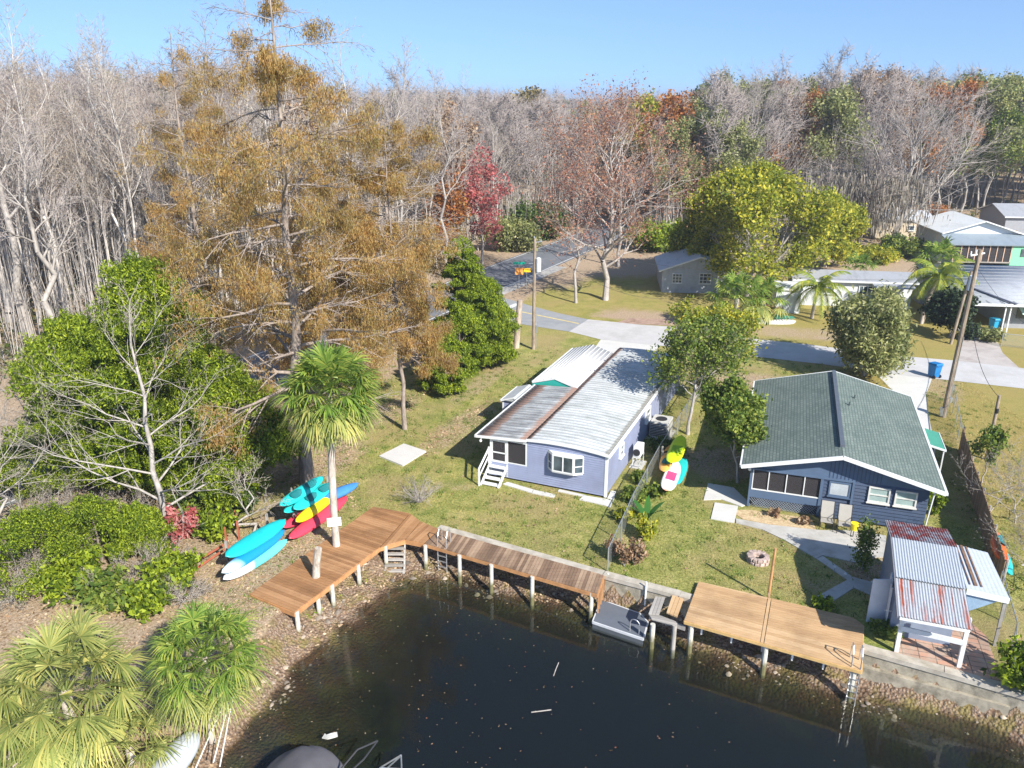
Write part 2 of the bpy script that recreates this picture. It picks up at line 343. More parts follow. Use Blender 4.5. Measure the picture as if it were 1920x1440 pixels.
# roads
def sheet(name, pts, z, mat, **k):
    mb = MB(); mb.add([(p[0], p[1], z) for p in pts], [tuple(range(len(pts)))])
    me = mb.mesh(name)
    if me.polygons[0].normal.z < 0: me.flip_normals()
    o = part(name, me, mat); props(o, kind='structure', **k); return o
asph = M('asphalt', (.15, .16, .175), .9, .12, 1.2, bump=.3, dirt=(.2, .2, .21))
asph2 = M('side_street_asphalt', (.27, .28, .29), .9, .1, 1.2, bump=.3, dirt=(.33, .33, .33))
conroad = M('old_concrete_road', (.47, .46, .45), .9, .08, .9, bump=.25, dirt=(.39, .38, .365))
side_n = g2([(910, 549), (960, 563), (1000, 575), (1050, 588), (1103, 599)]); side_s = g2([(1067, 622), (1020, 615), (971, 607), (935, 600), (895, 590)])
RA, RB = Vector(G(993, 467)), Vector(G(1040, 488))      # two edges of the main road, seen beyond the pole
rd = Vector((cos(R(63)), sin(R(63)))); rn = Vector((rd.y, -rd.x)); rc = Vector(((RA.x + RB.x) / 2, (RA.y + RB.y) / 2)); hw = 3.6
rc = Vector(G(985, 497)).xy
sheet('road', [rc + rd * -110 - rn * hw, rc + rd * -110 + rn * hw, rc + rd * 40 + rn * hw, rc + rd * 90 + rn * (hw + 8), rc + rd * 90 + rn * (8 - hw), rc + rd * 40 - rn * hw], .012, asph)
for sgn in (-1, 1):
    o = sheet('road_edge_line', [rc + rd * -90 + rn * (sgn * (hw - .35) - .06), rc + rd * -90 + rn * (sgn * (hw - .35) + .06), rc + rd * 40 + rn * (sgn * (hw - .35) + .06), rc + rd * 40 + rn * (sgn * (hw - .35) - .06)], .018, white)
sheet('side_street', side_n + side_s, .016, asph2)
conc_n = g2([(1103, 599), (1200, 609), (1262, 613), (1398, 634), (1523, 647), (1620, 660), (1716, 670), (1787, 676), (1912, 690), (2100, 712)])
conc_s = g2([(2100, 752), (1920, 729), (1760, 711), (1691, 704), (1542, 683), (1417, 669), (1300, 654), (1200, 645), (1127, 637), (1100, 630), (1067, 622)])
sheet('street', conc_n + conc_s, .016, conroad)
yl = M('yellow_line', (.62, .5, .2), .8, .15, 3); 
def strip(a, b, w, z, mat, name):
    a = Vector(a).xy; b = Vector(b).xy; d = (b - a).normalized(); n = Vector((-d.y, d.x)) * w / 2; sheet(name, [a + n, b + n, b - n, a - n], z, mat)
strip(G(958, 581), G(1085, 607), .22, .022, yl, 'road_centre_line'); strip(G(947, 580), G(971, 570), .6, .022, white, 'stop_line'); strip(G(915, 577), G(946, 563), .5, .022, white, 'crosswalk_line')
strip(G(905, 563), G(1052, 500), 1.5, .02, concrete, 'sidewalk')
sheet('house_driveway', g2([(1127, 636), (1235, 648), (1215, 690), (1050, 720), (1070, 700), (1108, 662)]), .012, concrete_new)
sheet('neighbour_driveway', g2([(1802, 603), (1862, 622), (1880, 662), (1912, 691), (1787, 677), (1797, 640)]), .012, M('stained_concrete', (.43, .39, .36), .9, .1, 1, dirt=(.26, .21, .19)))
sheet('side_driveway', g2([(1640, 698), (1691, 703), (1748, 710), (1736, 740), (1742, 785), (1752, 830), (1715, 840), (1700, 760)]), .012, concrete_new)
sheet('gravel_patch', g2([(1150, 606), (1290, 612), (1360, 620), (1340, 603), (1240, 598), (1180, 597)]), .008, M('bare_dirt', (.36, .25, .19), .95, .25, 2.5, dirt=(.2, .12, .08)))
# garden paths and slabs: each poured slab one thing of the setting
def slab(name, px, mat=concrete, z=.05):
    mb = MB().plate([(p[0], p[1], z) for p in g2(px)], .12); o = part(name, mb, mat); props(o, kind='structure'); return o
def z7(l): return [(1380 + x / 4.8, 840 + y / 4.8) for x, y in l]
def z5(l): return [(1040 + x / 4.8, 760 + y / 4.8) for x, y in l]
slab('path_slab', z5([(1380, 705), (1610, 745), (1760, 890), (1680, 915), (1500, 850), (1340, 855)]), concrete_new, .04)
slab('path_slab', z5([(1440, 880), (1650, 912), (1615, 1062), (1405, 1025)]), concrete_new, .045)
slab('path', z7([(0, 680), (230, 735), (440, 835), (720, 1000), (775, 970), (1075, 1035), (1200, 990), (1345, 985), (1350, 795), (1080, 745), (760, 745), (300, 695), (0, 640)]), concrete, .04)
slab('path', z7([(725, 1000), (780, 975), (1050, 1165), (1340, 1240), (1345, 1370), (1230, 1335), (1060, 1262), (870, 1385), (800, 1395), (725, 1340), (1000, 1190)]), concrete, .03)
slab('mulch_bed', z7([(-60, 560), (130, 560), (680, 640), (720, 735), (300, 690), (60, 640)]), M('straw_mulch', (.55, .42, .25), .95, .3, 9, bump=.8, dirt=(.38, .24, .13)), .02)
def pavermat():
    m, nt, out = newmat('brick_pavers'); v = coords(nt, (1, 1, 1), rot=(0, 0, R(18))); b = N(nt, 'ShaderNodeTexBrick'); b.offset = 0; b.inputs['Scale'].default_value = 1; b.inputs['Brick Width'].default_value = .55; b.inputs['Row Height'].default_value = .28
    b.inputs['Mortar Size'].default_value = .018; b.inputs['Color1'].default_value = (.50, .27, .18, 1); b.inputs['Color2'].default_value = (.38, .25, .18, 1); b.inputs['Mortar'].default_value = (.13, .1, .075, 1); L(nt, v, b.inputs['Vector'])
    n = noise(nt, v, 2.2, 5, .7); c = mix(nt, ramp(nt, n, [(.45, (0, 0, 0)), (.7, (.8, .8, .8))]), b.outputs[0], (.42, .36, .29)); finish(nt, out, c, .9, 0, b.outputs[1], -.3, .01); return m
slab('patio', [(1686, 1120), (1800, 1150), (1850, 1195), (1880, 1284), (1790, 1262), (1676, 1226)], pavermat(), .03)
# concrete sheets lying in the lawn
mb = MB().plate([(p[0], p[1], .09) for p in g2([(711, 857), (757, 834), (799, 848), (755, 875)])], .09); solo('concrete_slab', mb, concrete_new, 'pale square concrete slab lying alone in the lawn left of the lavender house', 'slab')
# canal bulkhead
def wallstrip(name, l, label, h0=-1.35, h1=.07, th=.13):
    P = [Vector(p) for p in g2(l)]
    t = thing(name, label, 'seawall', (P[0].x, P[0].y, 0)); o = Vector((P[0].x, P[0].y))
    body = MB(); cap = MB()
    for a, b in zip(P[:-1], P[1:]):
        d = (b - a).normalized(); n = Vector((d.y, -d.x)); a2 = a - o - d * .01; b2 = b - o + d * .01
        A = [a2 + n * th, a2 - n * .16, b2 - n * .16, b2 + n * th]
        body.plate([(p.x, p.y, h1 - .18) for p in A], h1 - .18 - h0)
        A = [a2 + n * (th + .05), a2 - n * .2, b2 - n * .2, b2 + n * (th + .05)]
        cap.plate([(p.x, p.y, h1) for p in A], .178)
    part('wall_face', body, seawallm, t); part('cap', cap, M('cap_concrete', (.45, .41, .34), .9, .2, 2, dirt=(.28, .24, .18)), t); return t
wallstrip('seawall', [(823, 990), (1132, 1077), (1275, 1115)], 'grey concrete seawall edging the lawn behind the long boardwalk')
wallstrip('seawall', [(1276, 1116), (1450, 1166), (1619, 1214)], 'shaded concrete seawall below the wide tan dock')
wallstrip('seawall', [(1620, 1216), (1770, 1258), (1893, 1293), (2060, 1345)], 'stained concrete seawall in front of the brick patio')
mb = MB(); P = g2([(1612, 1240), (1700, 1262), (1800, 1290), (1890, 1315)], -.6); 
mb.plate([(P[0][0], P[0][1], -.55), (P[-1][0], P[-1][1], -.55), (P[-1][0] - .15, P[-1][1] - .35, -.55), (P[0][0] - .15, P[0][1] - .35, -.55)], .6)
solo('footing_ledge', mb, seawallm, 'long mossy concrete ledge at the foot of the seawall by the patio', 'ledge')
# ------------------------------------------------------------------ house building kit
class Fr:
    """a wall plane: origin, horizontal direction u, outward normal n"""
    def __init__(s, o, u, n): s.o = Vector(o); s.u = Vector(u); s.n = Vector(n)
    def p(s, u, d, z): return s.o + s.u * u + s.n * d + Vector((0, 0, z))
def fbox(mb, F, u0, u1, d0, d1, z0, z1):
    q = [F.p(u, d, z) for z in (z0, z1) for u, d in ((u0, d0), (u1, d0), (u1, d1), (u0, d1))]
    return mb.add(q, [(0,3,2,1),(4,5,6,7),(0,1,5,4),(1,2,6,5),(2,3,7,6),(3,0,4,7)] if s_ok(F) else [(0,1,2,3),(4,7,6,5),(0,4,5,1),(1,5,6,2),(2,6,7,3),(3,7,4,0)])
def s_ok(F): return F.u.cross(F.n).z > 0
def siding(mb, F, u0, u1, z0, z1, pitch=.13, lap=.022, top=None):
    """lapped boards; top: function u -> z limits the height for gable walls"""
    fbox(mb, F, u0, u1, -.1, 0, z0, z1 if top is None else min(z1, min(top(u0), top(u1))))
    k = int(math.ceil((z1 - z0) / pitch))
    for i in range(k):
        a = z0 + i * pitch; b = min(z1, a + pitch)
        segs = [(u0, u1)]
        if top is not None:
            us = [u0 + (u1 - u0) * j / 60 for j in range(61)]; ok = [u for u in us if top(u) > b]
            if not ok: continue
            segs = [(min(ok), max(ok))]
        for s0, s1 in segs:
            q = [F.p(s0, lap, a), F.p(s1, lap, a), F.p(s1, .003, b), F.p(s0, .003, b), F.p(s0, 0, a), F.p(s1, 0, a)]
            mb.add(q, [(0, 1, 2, 3), (4, 5, 1, 0), (0, 3, 4), (1, 5, 2)] if not s_ok(F) else [(3, 2, 1, 0), (0, 1, 5, 4), (4, 3, 0), (2, 5, 1)])
    return mb
def window(parent, F, u0, u1, z0, z1, name='window', fr=.07, bars=((), ()), mat=white, pane=glass, d=.055, label=None, sill=True, t=.05):
    f = MB(); g = MB()
    fbox(f, F, u0, u1, 0, d + t, z1 - fr, z1); fbox(f, F, u0, u1, 0, d + t, z0, z0 + fr)
    fbox(f, F, u0, u0 + fr, 0, d + t, z0 + fr, z1 - fr); fbox(f, F, u1 - fr, u1, 0, d + t, z0 + fr, z1 - fr)
    for u in bars[0]: fbox(f, F, u0 + (u1 - u0) * u - fr * .4, u0 + (u1 - u0) * u + fr * .4, 0, d + t * .8, z0 + fr, z1 - fr)
    for z in bars[1]: fbox(f, F, u0 + fr, u1 - fr, 0, d + t * .75, z0 + (z1 - z0) * z - fr * .4, z0 + (z1 - z0) * z + fr * .4)
    if sill: fbox(f, F, u0 - .04, u1 + .04, 0, d + t + .05, z0 - .05, z0 - .003)
    fo = part(name, f, mat, parent, label); fbox(g, F, u0 + fr, u1 - fr, 0, d, z0 + fr, z1 - fr); part('pane', g, pane, fo); return fo
def gridroof(x0, x1, y0, y1, zf, nx_, ny_, th=.04):
    X = np.linspace(x0, x1, nx_); Y = np.linspace(y0, y1, ny_); XX, YY = np.meshgrid(X, Y); ZZ = np.array([[zf(a, b) for a in X] for b in Y])
    V = np.concatenate([np.stack([XX, YY, ZZ], -1).reshape(-1, 3), np.stack([XX, YY, ZZ - th], -1).reshape(-1, 3)]); k = nx_ * ny_
    i = np.arange(k).reshape(ny_, nx_); f = np.stack([i[:-1, :-1], i[:-1, 1:], i[1:, 1:], i[1:, :-1]], -1).reshape(-1, 4)
    e = []
    for a in (i[0], i[-1][::-1], i[:, 0][::-1], i[:, -1]): e += [(a[j], a[j] + k, a[j + 1] + k, a[j + 1]) for j in range(len(a) - 1)]
    return V, [f, (f + k)[:, ::-1], np.array(e)]
def rooftex(name, base, stain, axis='Y', rust=None, sc_=1.2, thr=(.5, .68), metal=.0, rough=.5, seams=0, rustthr=(.55, .62)):
    m, nt, out = newmat(name); v = coords(nt); mp = N(nt, 'ShaderNodeMapping'); mp.inputs['Scale'].default_value = (1, .35, 1) if axis == 'Y' else (.35, 1, 1); L(nt, v, mp.inputs[0])
    n = noise(nt, mp.outputs[0], sc_, 6, .7); c = mix(nt, ramp(nt, n, [(thr[0], (0, 0, 0)), (thr[1], (1, 1, 1))]), base, stain); n3 = noise(nt, v, 12, 3, .7)
    c = mix(nt, 1, c, ramp(nt, n3, [(.3, (.84, .84, .84)), (.7, (1.1, 1.1, 1.1))]), 'MULTIPLY')
    if rust:
        n2 = noise(nt, v, sc_ * 1.6, 6, .75); c = mix(nt, ramp(nt, n2, [(rustthr[0], (0, 0, 0)), (rustthr[1], (1, 1, 1))]), c, mix(nt, n3, tuple(x * .6 for x in rust), tuple(x * 1.4 for x in rust)))
    finish(nt, out, c, rough, metal, n3, .1, .01, .4); return m
# ------------------------------------------------------------------ lavender mobile home
A1 = R(-23.2); RC = G(1135.2, 934); O1 = Vector((RC.x - 4.25 * cos(A1), RC.y - 4.25 * sin(A1), 0))
h1 = thing('mobile_home', 'lavender mobile home with ribbed white bow roof, rusty porch roof and bay window', 'house', O1, A1)
LEN = 17.0; EV = 2.42
def bow(x): return EV + .10 * (1 - x / 4.3) + .13 * (1 - ((x - 2.12) / 2.2) ** 2)
Ff = Fr((0, 0, 0), (1, 0, 0), (0, -1, 0)); Fr_ = Fr((4.25, 0, 0), (0, 1, 0), (1, 0, 0)); Fl = Fr((0, 0, 0), (0, 1, 0), (-1, 0, 0)); Fb = Fr((0, LEN, 0), (1, 0, 0), (0, 1, 0))
w = MB(); siding(w, Ff, 0, 4.25, .12, 2.75, .125, .04, top=lambda u: bow(u) - .03); siding(w, Ff, -2.1, -.006, .12, .95, .125, .04)
part('wall', w, lav, h1, 'front wall of lavender lap siding')
w = MB(); siding(w, Fr_, 0, LEN, .12, EV - .03, .3, .006); part('wall', w, lav, h1, 'long side wall of lavender panels')
w = MB(); fbox(w, Fl, 8.2, LEN, -.08, 0, .1, EV); fbox(w, Fb, 0, 4.25, -.08, 0, .1, EV + .1); fbox(w, Fl, 0, 8.2, -.1, 0, .1, EV - .04); part('wall', w, lav, h1, 'back walls')
w = MB(); fbox(w, Ff, .02, 4.2, -.12, -.08, 0, .3); fbox(w, Fr_, .02, LEN, -.12, -.05, 0, .3); fbox(w, Ff, -2.05, 0, -.12, -.05, 0, .12); part('skirting', w, dark, h1)
w = MB(); fbox(w, Ff, 4.17, 4.29, 0, .045, .05, EV - .04); fbox(w, Fr_, -.04, .10, 0, .045, .05, EV - .04); part('corner_trim', w, white, h1)
# ribbed bow roof
def ribz(y, pitch, amp): 
    t = (y / pitch) % 1; return amp if t < .16 else 0
def ribroof(x0, x1, y0, y1, zf, nxs, pitch, amp, th=.04):
    ys_ = []; y = y0; 
    k0 = math.floor(y0 / pitch)
    ys_ = [y0]
    for k in range(k0, int(y1 / pitch) + 1):
        for t in (0.0, .04, .14, .18):
            q = (k + t) * pitch
            if y0 < q < y1: ys_.append(q)
    ys_.append(y1); Y = np.array(ys_); X = np.linspace(x0, x1, nxs)
    am = np.array([amp if .02 < (q / pitch) % 1 < .16 else 0 for q in Y])
    XX, YY = np.meshgrid(X, Y); ZZ = np.array([[zf(a, b) for a in X] for b in Y]) + am[:, None]
    k = len(Y) * nxs; V = np.concatenate([np.stack([XX, YY, ZZ], -1).reshape(-1, 3), np.stack([XX, YY, ZZ - th - am[:, None]], -1).reshape(-1, 3)])
    i = np.arange(k).reshape(len(Y), nxs); f = np.stack([i[:-1, :-1], i[:-1, 1:], i[1:, 1:], i[1:, :-1]], -1).reshape(-1, 4); e = []
    for a in (i[0], i[-1][::-1], i[:, 0][::-1], i[:, -1]): e += [(a[j], a[j] + k, a[j + 1] + k, a[j + 1]) for j in range(len(a) - 1)]
    return V, [f, (f + k)[:, ::-1], np.array(e)]
roofA = rooftex('chalky_roof_metal', (.56, .58, .57), (.33, .35, .33), 'X', None, 1.7, (.40, .70), 0, .5)
def edge_rust(m, x0, w_, col, amount):
    """rusty leaves and dirt along a seam at local x = x0"""
    nt = m.node_tree; p = [n for n in nt.nodes if n.type == 'BSDF_PRINCIPLED'][0]; src = p.inputs['Base Color'].links[0].from_socket
    v = coords(nt); s = N(nt, 'ShaderNodeSeparateXYZ'); L(nt, v, s.inputs[0]); n = noise(nt, v, 1.5, 6, .75)
    d = math_(nt, 'ABSOLUTE', math_(nt, 'SUBTRACT', s.outputs[0], x0)); f = math_(nt, 'SUBTRACT', math_(nt, 'MULTIPLY', n, amount), math_(nt, 'DIVIDE', d, w_))
    n2 = noise(nt, v, 14, 3, .8); c = mix(nt, n2, tuple(x * .5 for x in col), tuple(x * 1.5 for x in col))
    L(nt, mix(nt, ramp(nt, f, [(.0, (0, 0, 0)), (.25, (1, 1, 1))]), src, c), p.inputs['Base Color'])
edge_rust(roofA, 0.0, .5, (.28, .17, .12), 1.05); edge_rust(roofA, 4.3, .4, (.22, .22, .2), 1.1)
V, Fc = ribroof(-.02, 4.36, -.12, LEN + .1, lambda x, y: bow(x), 17, .36, .014); me = npmesh('roof', V, Fc); r_ = part('roof', me, roofA, h1, 'chalky white ribbed bow roof')
roofB = rooftex('rusty_porch_roof', (.44, .46, .46), (.17, .17, .17), 'X', None, 2.0, (.3, .66), 0, .55)
edge_rust(roofB, -2.4, .9, (.25, .165, .13), .95); edge_rust(roofB, -.1, .9, (.25, .165, .13), .95)
PW = 2.85
V, Fc = ribroof(-PW, -.03, -.15, 8.3, lambda x, y: EV + .06 + .07 * x, 5, .36, .014); part('porch_roof', npmesh('porch_roof', V, Fc), roofB, h1, 'rust-stained grey ribbed porch roof')
w = MB()
n_ = 16
for i in range(n_):
    xa = -.02 + 4.4 * i / n_; xb = -.02 + 4.4 * (i + 1) / n_; za = bow(min(xa, 4.36)); zb = bow(min(xb, 4.36))
    w.add([(xa, -.16, za - .11), (xb, -.16, zb - .11), (xb, -.16, zb + .03), (xa, -.16, za + .03), (xa, -.12, za - .11), (xb, -.12, zb - .11), (xb, -.12, zb + .03), (xa, -.12, za + .03)],
          [(0,1,2,3),(7,6,5,4),(3,2,6,7),(0,4,5,1)])
w.bar((-PW, -.19, EV + .06 - .07 * PW - .03), (.0, -.19, EV + .03), .05, .13)
w.box(-PW - .06, -PW, -.2, 8.3, EV + .06 - .07 * PW - .1, EV + .06 - .07 * PW + .045)
w.box(4.36, 4.43, -.16, LEN + .1, EV - .16, EV + .03)
part('fascia', w, white, h1)
w = MB(); w.box(-.1, -.02, -.15, LEN, EV + .0, EV + .06); part('seam_gutter', w, M('rusty_tin', (.5, .36, .28), .6, .3, 3), h1)
# front bay window
bay = MB(); zb0, zb1 = 1.12, 2.06
P_ = [(1.15, 0), (1.5, -.32), (2.62, -.32), (3.05, 0)]
bay.plate([(p[0], p[1], zb0) for p in P_], .06); bay.plate([(p[0], p[1], zb1 + .06) for p in P_], .06)
for a, b_ in zip(P_[:-1], P_[1:]):
    a = Vector((a[0], a[1], 0)); b_ = Vector((b_[0], b_[1], 0)); u = (b_ - a).normalized(); n = Vector((u.y, -u.x, 0)); F = Fr(a, u, n); ln = (b_ - a).length
    for q in ((0, .06), (ln - .06, ln)): fbox(bay, F, q[0], q[1], -.03, .03, zb0, zb1)
    fbox(bay, F, .06, ln - .06, -.03, .028, zb0, zb0 + .07); fbox(bay, F, .06, ln - .06, -.03, .028, zb1 - .07, zb1)
    if ln > .8: fbox(bay, F, ln / 2 - .03, ln / 2 + .03, -.03, .03, zb0 + .07, zb1 - .07)
    else: fbox(bay, F, .06, ln - .06, -.03, .026, zb0 + .4, zb0 + .44)
bo = part('window', bay, white, h1, 'white front bay window'); g_ = MB()
for a, b_ in zip(P_[:-1], P_[1:]):
    a = Vector((a[0], a[1], 0)); b_ = Vector((b_[0], b_[1], 0)); u = (b_ - a).normalized(); n = Vector((u.y, -u.x, 0)); fbox(g_, Fr(a, u, n), .05, (b_ - a).length - .05, -.02, 0, zb0 + .02, zb1 - .02)
part('pane', g_, glass, bo)
window(h1, Fr_, 2.2, 2.85, 1.25, 1.95, bars=((), (.5,))); window(h1, Fr_, 7.6, 8.6, 1.15, 1.95, bars=((), (.5,))); window(h1, Fr_, 12.4, 13.4, 1.15, 1.95, bars=((), (.5,)))
# screened porch
fl = MB(); fl.box(-2.1, -.1, .02, 8.1, .80, .86); part('porch_floor', fl, concrete, h1)
fl = MB(); fbox(fl, Fr((-2.1, 0, 0), (0, 1, 0), (-1, 0, 0)), 0, 8.1, -.06, 0, .1, 1.0); part('wall', fl, lav, h1, 'low porch wall')
p_ = MB()
for u in (-2.1, -1.16): fbox(p_, Ff, u, u + .085, -.05, .03, .12, EV - .15)
fbox(p_, Ff, -.09, -.005, -.05, .03, .95, EV - .12); fbox(p_, Ff, -1.07, -.09, -.04, .03, .95, 1.0); fbox(p_, Ff, -2.1, -.01, -.05, .028, EV - .24, EV - .16)
for y in (1.3, 2.6, 3.9, 5.2, 6.5, 8.0): p_.box(-2.1, -2.03, y, y + .07, 1.0, EV - .17)
part('porch_frame', p_, white, h1)
sc_m = MB(); fbox(sc_m, Ff, -1.07, -.09, -.01, 0, 1.0, EV - .24); sc_m.box(-2.075, -2.065, .1, 8.1, 1.0, EV - .17); part('screen', sc_m, screen, h1)
dr = MB(); fbox(dr, Ff, -2.01, -1.17, .0, .03, .86, 1.0); fbox(dr, Ff, -2.01, -1.17, .0, .03, 1.42, 1.49); fbox(dr, Ff, -2.01, -1.17, .0, .03, EV - .34, EV - .25); fbox(dr, Ff, -2.01, -1.94, .0, .03, 1.0, EV - .3); fbox(dr, Ff, -1.24, -1.17, .0, .03, 1.0, EV - .3)
do = part('door', dr, white, h1, 'white framed screen door'); sm = MB(); fbox(sm, Ff, -1.95, -1.23, .005, .015, 1.0, EV - .3); part('screen', sm, screen, do)
st = MB()
for i in range(4): st.box(-2.12, -1.08, -.34 - .27 * i, -.06 - .27 * i, .74 - .21 * i - .05, .74 - .21 * i)
for x in (-2.1, -1.12): st.bar((x, -.03, .72), (x, -1.2, -.0), .05, .2)
part('steps', st, white, h1, 'white wooden steps'); rl = MB()
rl.box(-2.2, -2.12, -1.32, -1.24, 0, .98); rl.box(-2.2, -2.12, -.08, -.0, .1, 1.7); rl.bar((-2.16, -1.3, .95), (-2.16, -.02, 1.62), .05, .12); rl.bar((-2.16, -1.3, .5), (-2.16, -.02, 1.2), .04, .08); part('handrail', rl, white, h1)
lt = MB(); lt.cone((-2.5, -.32), .02, .09, 2.02, 2.1, 10); lt.cone((-2.5, -.32), .09, .05, 2.1, 2.16, 10); lt.tube([(-2.5, -.32, 2.15), (-2.5, -.2, 2.24)], .015, 5); part('porch_light', lt, white, h1, smooth=True)
# paving slabs in front of the lavender house
def walk(px, label): mb = MB().plate([(p[0], p[1], .05) for p in g2(px)], .05); solo('paving_slab', mb, concrete_new, label, 'paving slab')
def z5b(l): return [(880 + x / 4.8, 640 + y / 4.8) for x, y in l]
walk(z5b([(300, 1290), (345, 1272), (575, 1340), (560, 1370)]), 'narrow white slab lying next to the foot of the white steps')
walk(z5b([(565, 1372), (580, 1342), (775, 1385), (760, 1412)]), 'narrow white slab, farther from the steps, in front of the lavender wall')
walk(z5b([(795, 1355), (810, 1337), (1040, 1390), (1020, 1402)]), 'thin white slab tucked below the bay window wall')
walk(z5b([(990, 1430), (1030, 1392), (1230, 1425), (1290, 1445), (1270, 1500), (1200, 1478)]), 'wide white slab at the front right corner of the lavender house')
walk(z5b([(1240, 1420), (1275, 1350), (1320, 1358), (1300, 1440)]), 'small white slab beside the right corner trim of the lavender house')
# AC unit on a stand at the side wall
def H1(x, y, z=0): return O1 + Vector((x * cos(A1) - y * sin(A1), x * sin(A1) + y * cos(A1), z))
ac = thing('air_conditioner', 'white outdoor air conditioner on a metal stand by the lavender side wall', 'air conditioner', H1(4.75, 4.4), A1)
q = MB().box(-.2, .2, -.42, .42, .62, 1.22); part('casing', q, white, ac, bevel=.02)
q = MB(); q.tube([(0, -.43, .92), (0, -.455, .92)], .2, 14); part('fan_grille', q, dark, ac)
q = MB()
for x in (-.19, .19):
    for y in (-.4, .4): q.box(x - .02, x + .02, y - .02, y + .02, .04, .62)
q.box(-.22, .22, -.42, -.38, .57, .615); q.box(-.22, .22, .38, .42, .57, .615); q.box(-.22, .22, -.42, -.38, .1, .15); part('stand', q, white, ac)
q = MB().box(-.35, .35, -.55, .55, 0, .05); part('base_slab', q, concrete_new, ac)
ac = thing('package_air_unit', 'large beige boxy air handling unit against the lavender wall under the trees', 'air conditioner', H1(4.95, 8.9), A1)
q = MB().box(-.55, .55, -.65, .65, .1, 1.05); part('casing', q, M('beige_metal', (.5, .49, .46), .5), ac, bevel=.02)
q = MB()
for i in range(8): q.box(-.5, .5, -.66, -.652, .2 + i * .1, .25 + i * .1)
part('louvres', q, dark, ac); q = MB().box(-.7, .7, -.8, .8, 0, .098); part('base_slab', q, concrete, ac); q = MB(); q.cone((0, 0), .33, .33, 1.05, 1.09, 18); part('fan_grille', q, dark, ac)
# carport behind the porch
cp = thing('carport', 'white metal gable carport with teal gable panel behind the rusty porch roof', 'carport', O1 + Vector((0, 0, 0)), A1)
cw0, cw1, cy0, cy1 = -3.15, -.22, 8.6, 16.2
cz = 2.35; capx = (cw0 + cw1) / 2
def czf(x, y): t = abs(x - capx) / (cw1 - capx); return cz + .45 * (1 - t)
croof = rooftex('bright_white_roof', (.64, .63, .61), (.58, .61, .59), 'Y', None, .7, (.55, .8), 0, .45)
V, Fc = gridroof(cw0, cw1, cy0, cy1, czf, 25, 2, .05); part('roof', npmesh('roof', V, Fc), croof, cp)
q = MB(); 
for i in range(12): q.box(cw0 + i * .25, cw0 + i * .25 + .03, cy0, cy1, czf(cw0 + i * .25 + .015, 0) - .01, czf(cw0 + i * .25 + .015, 0) + .025)
part('roof_rib', q, white, cp)
q = MB(); q.add([(cw0, cy0 - .02, cz - .3), (cw1, cy0 - .02, cz - .3), (cw1, cy0 - .02, cz + .0), (capx, cy0 - .02, cz + .38), (cw0, cy0 - .02, cz + 0)], [(0, 1, 2, 3, 4)]); part('gable_panel', q, M('teal_panel', (.03, .36, .30), .6, .08), cp, 'teal gable panel')
q = MB().bar((cw0, cy0 - .04, cz - .02), (capx, cy0 - .04, cz + .42), .05, .1); q.bar((cw1, cy0 - .04, cz - .02), (capx, cy0 - .04, cz + .42), .05, .1); part('fascia', q, white, cp); q = MB().box(cw0 - .03, cw1 + .03, cy0 - .05, cy0 - .01, cz - .42, cz - .3); part('tie_beam', q, white, cp); q = MB().box(cw0 - .06, cw0, cy0, cy1, cz - .12, cz + .03); part('gutter', q, white, cp)
for x in (cw0 + .05, cw1 - .1):
    for y in (cy0 + .1, (cy0 + cy1) / 2, cy1 - .15): q = MB().box(x, x + .07, y, y + .07, 0, cz - .05); part('post', q, white, cp)
# small shed
sh = thing('garden_shed', 'small lavender shed with grey roof and white trim beside the porch roof', 'shed', H1(-4.15, 6.3), A1)
q = MB(); siding(q, Fr((0, 0, 0), (1, 0, 0), (0, -1, 0)), 0, 1.5, .05, 1.75, .125, .015); q.box(0, 1.5, .1, 2.3, .05, 1.74); part('wall', q, lav, sh)
q = MB(); q.add([(-.08, -.15, 1.84), (.75, -.15, 2.12), (1.6, -.15, 1.84), (-.08, 2.4, 1.84), (.75, 2.4, 2.12), (1.6, 2.4, 1.84)], [(0, 1, 4, 3), (1, 2, 5, 4), (0, 2, 1), (3, 4, 5), (0, 3, 5, 2)]); part('roof', q, M('grey_roll_roof', (.44, .46, .46), .8, .1), sh)
q = MB(); q.bar((-.08, -.16, 1.81), (.75, -.16, 2.08), .05, .09); q.bar((1.6, -.16, 1.81), (.75, -.16, 2.08), .05, .09); q.box(-.12, -.07, -.17, 2.4, 1.76, 1.86); q.box(-.02, .06, -.05, -.02, .05, 1.75); q.box(.72, .78, -.035, -.02, .05, 1.75); part('trim', q, white, sh)
# ------------------------------------------------------------------ navy cottage
A2 = R(-18.8); O2 = Vector(G(1391, 872, 2.45)); O2.z = 0
h2 = thing('cottage', 'navy blue cottage with green shingle gable roof and screened porch', 'house', O2, A2)
W2, D2, E2, RZ = 8.75, 12.7, 2.45, 1.1
def shingle():
    m, nt, out = newmat('green_shingles'); v = coords(nt, (1, 1, 1), rot=(0, 0, R(90))); b = N(nt, 'ShaderNodeTexBrick'); b.inputs['Scale'].default_value = 1; b.inputs['Brick Width'].default_value = .32; b.inputs['Row Height'].default_value = .15
    b.inputs['Mortar Size'].default_value = .022; b.inputs['Mortar Smooth'].default_value = .4; b.inputs['Bias'].default_value = 0
    b.inputs['Color1'].default_value = (.125, .162, .144, 1); b.inputs['Color2'].default_value = (.172, .212, .188, 1); b.inputs['Mortar'].default_value = (.075, .10, .09, 1); L(nt, v, b.inputs['Vector'])
    n = noise(nt, v, .8, 5, .65); c = mix(nt, 1, b.outputs[0], ramp(nt, n, [(.3, (.82, .84, .84)), (.7, (1.15, 1.12, 1.1))]), 'MULTIPLY')
    finish(nt, out, c, .85, 0, b.outputs[1], -.5, .01, .3); return m
shg = shingle()
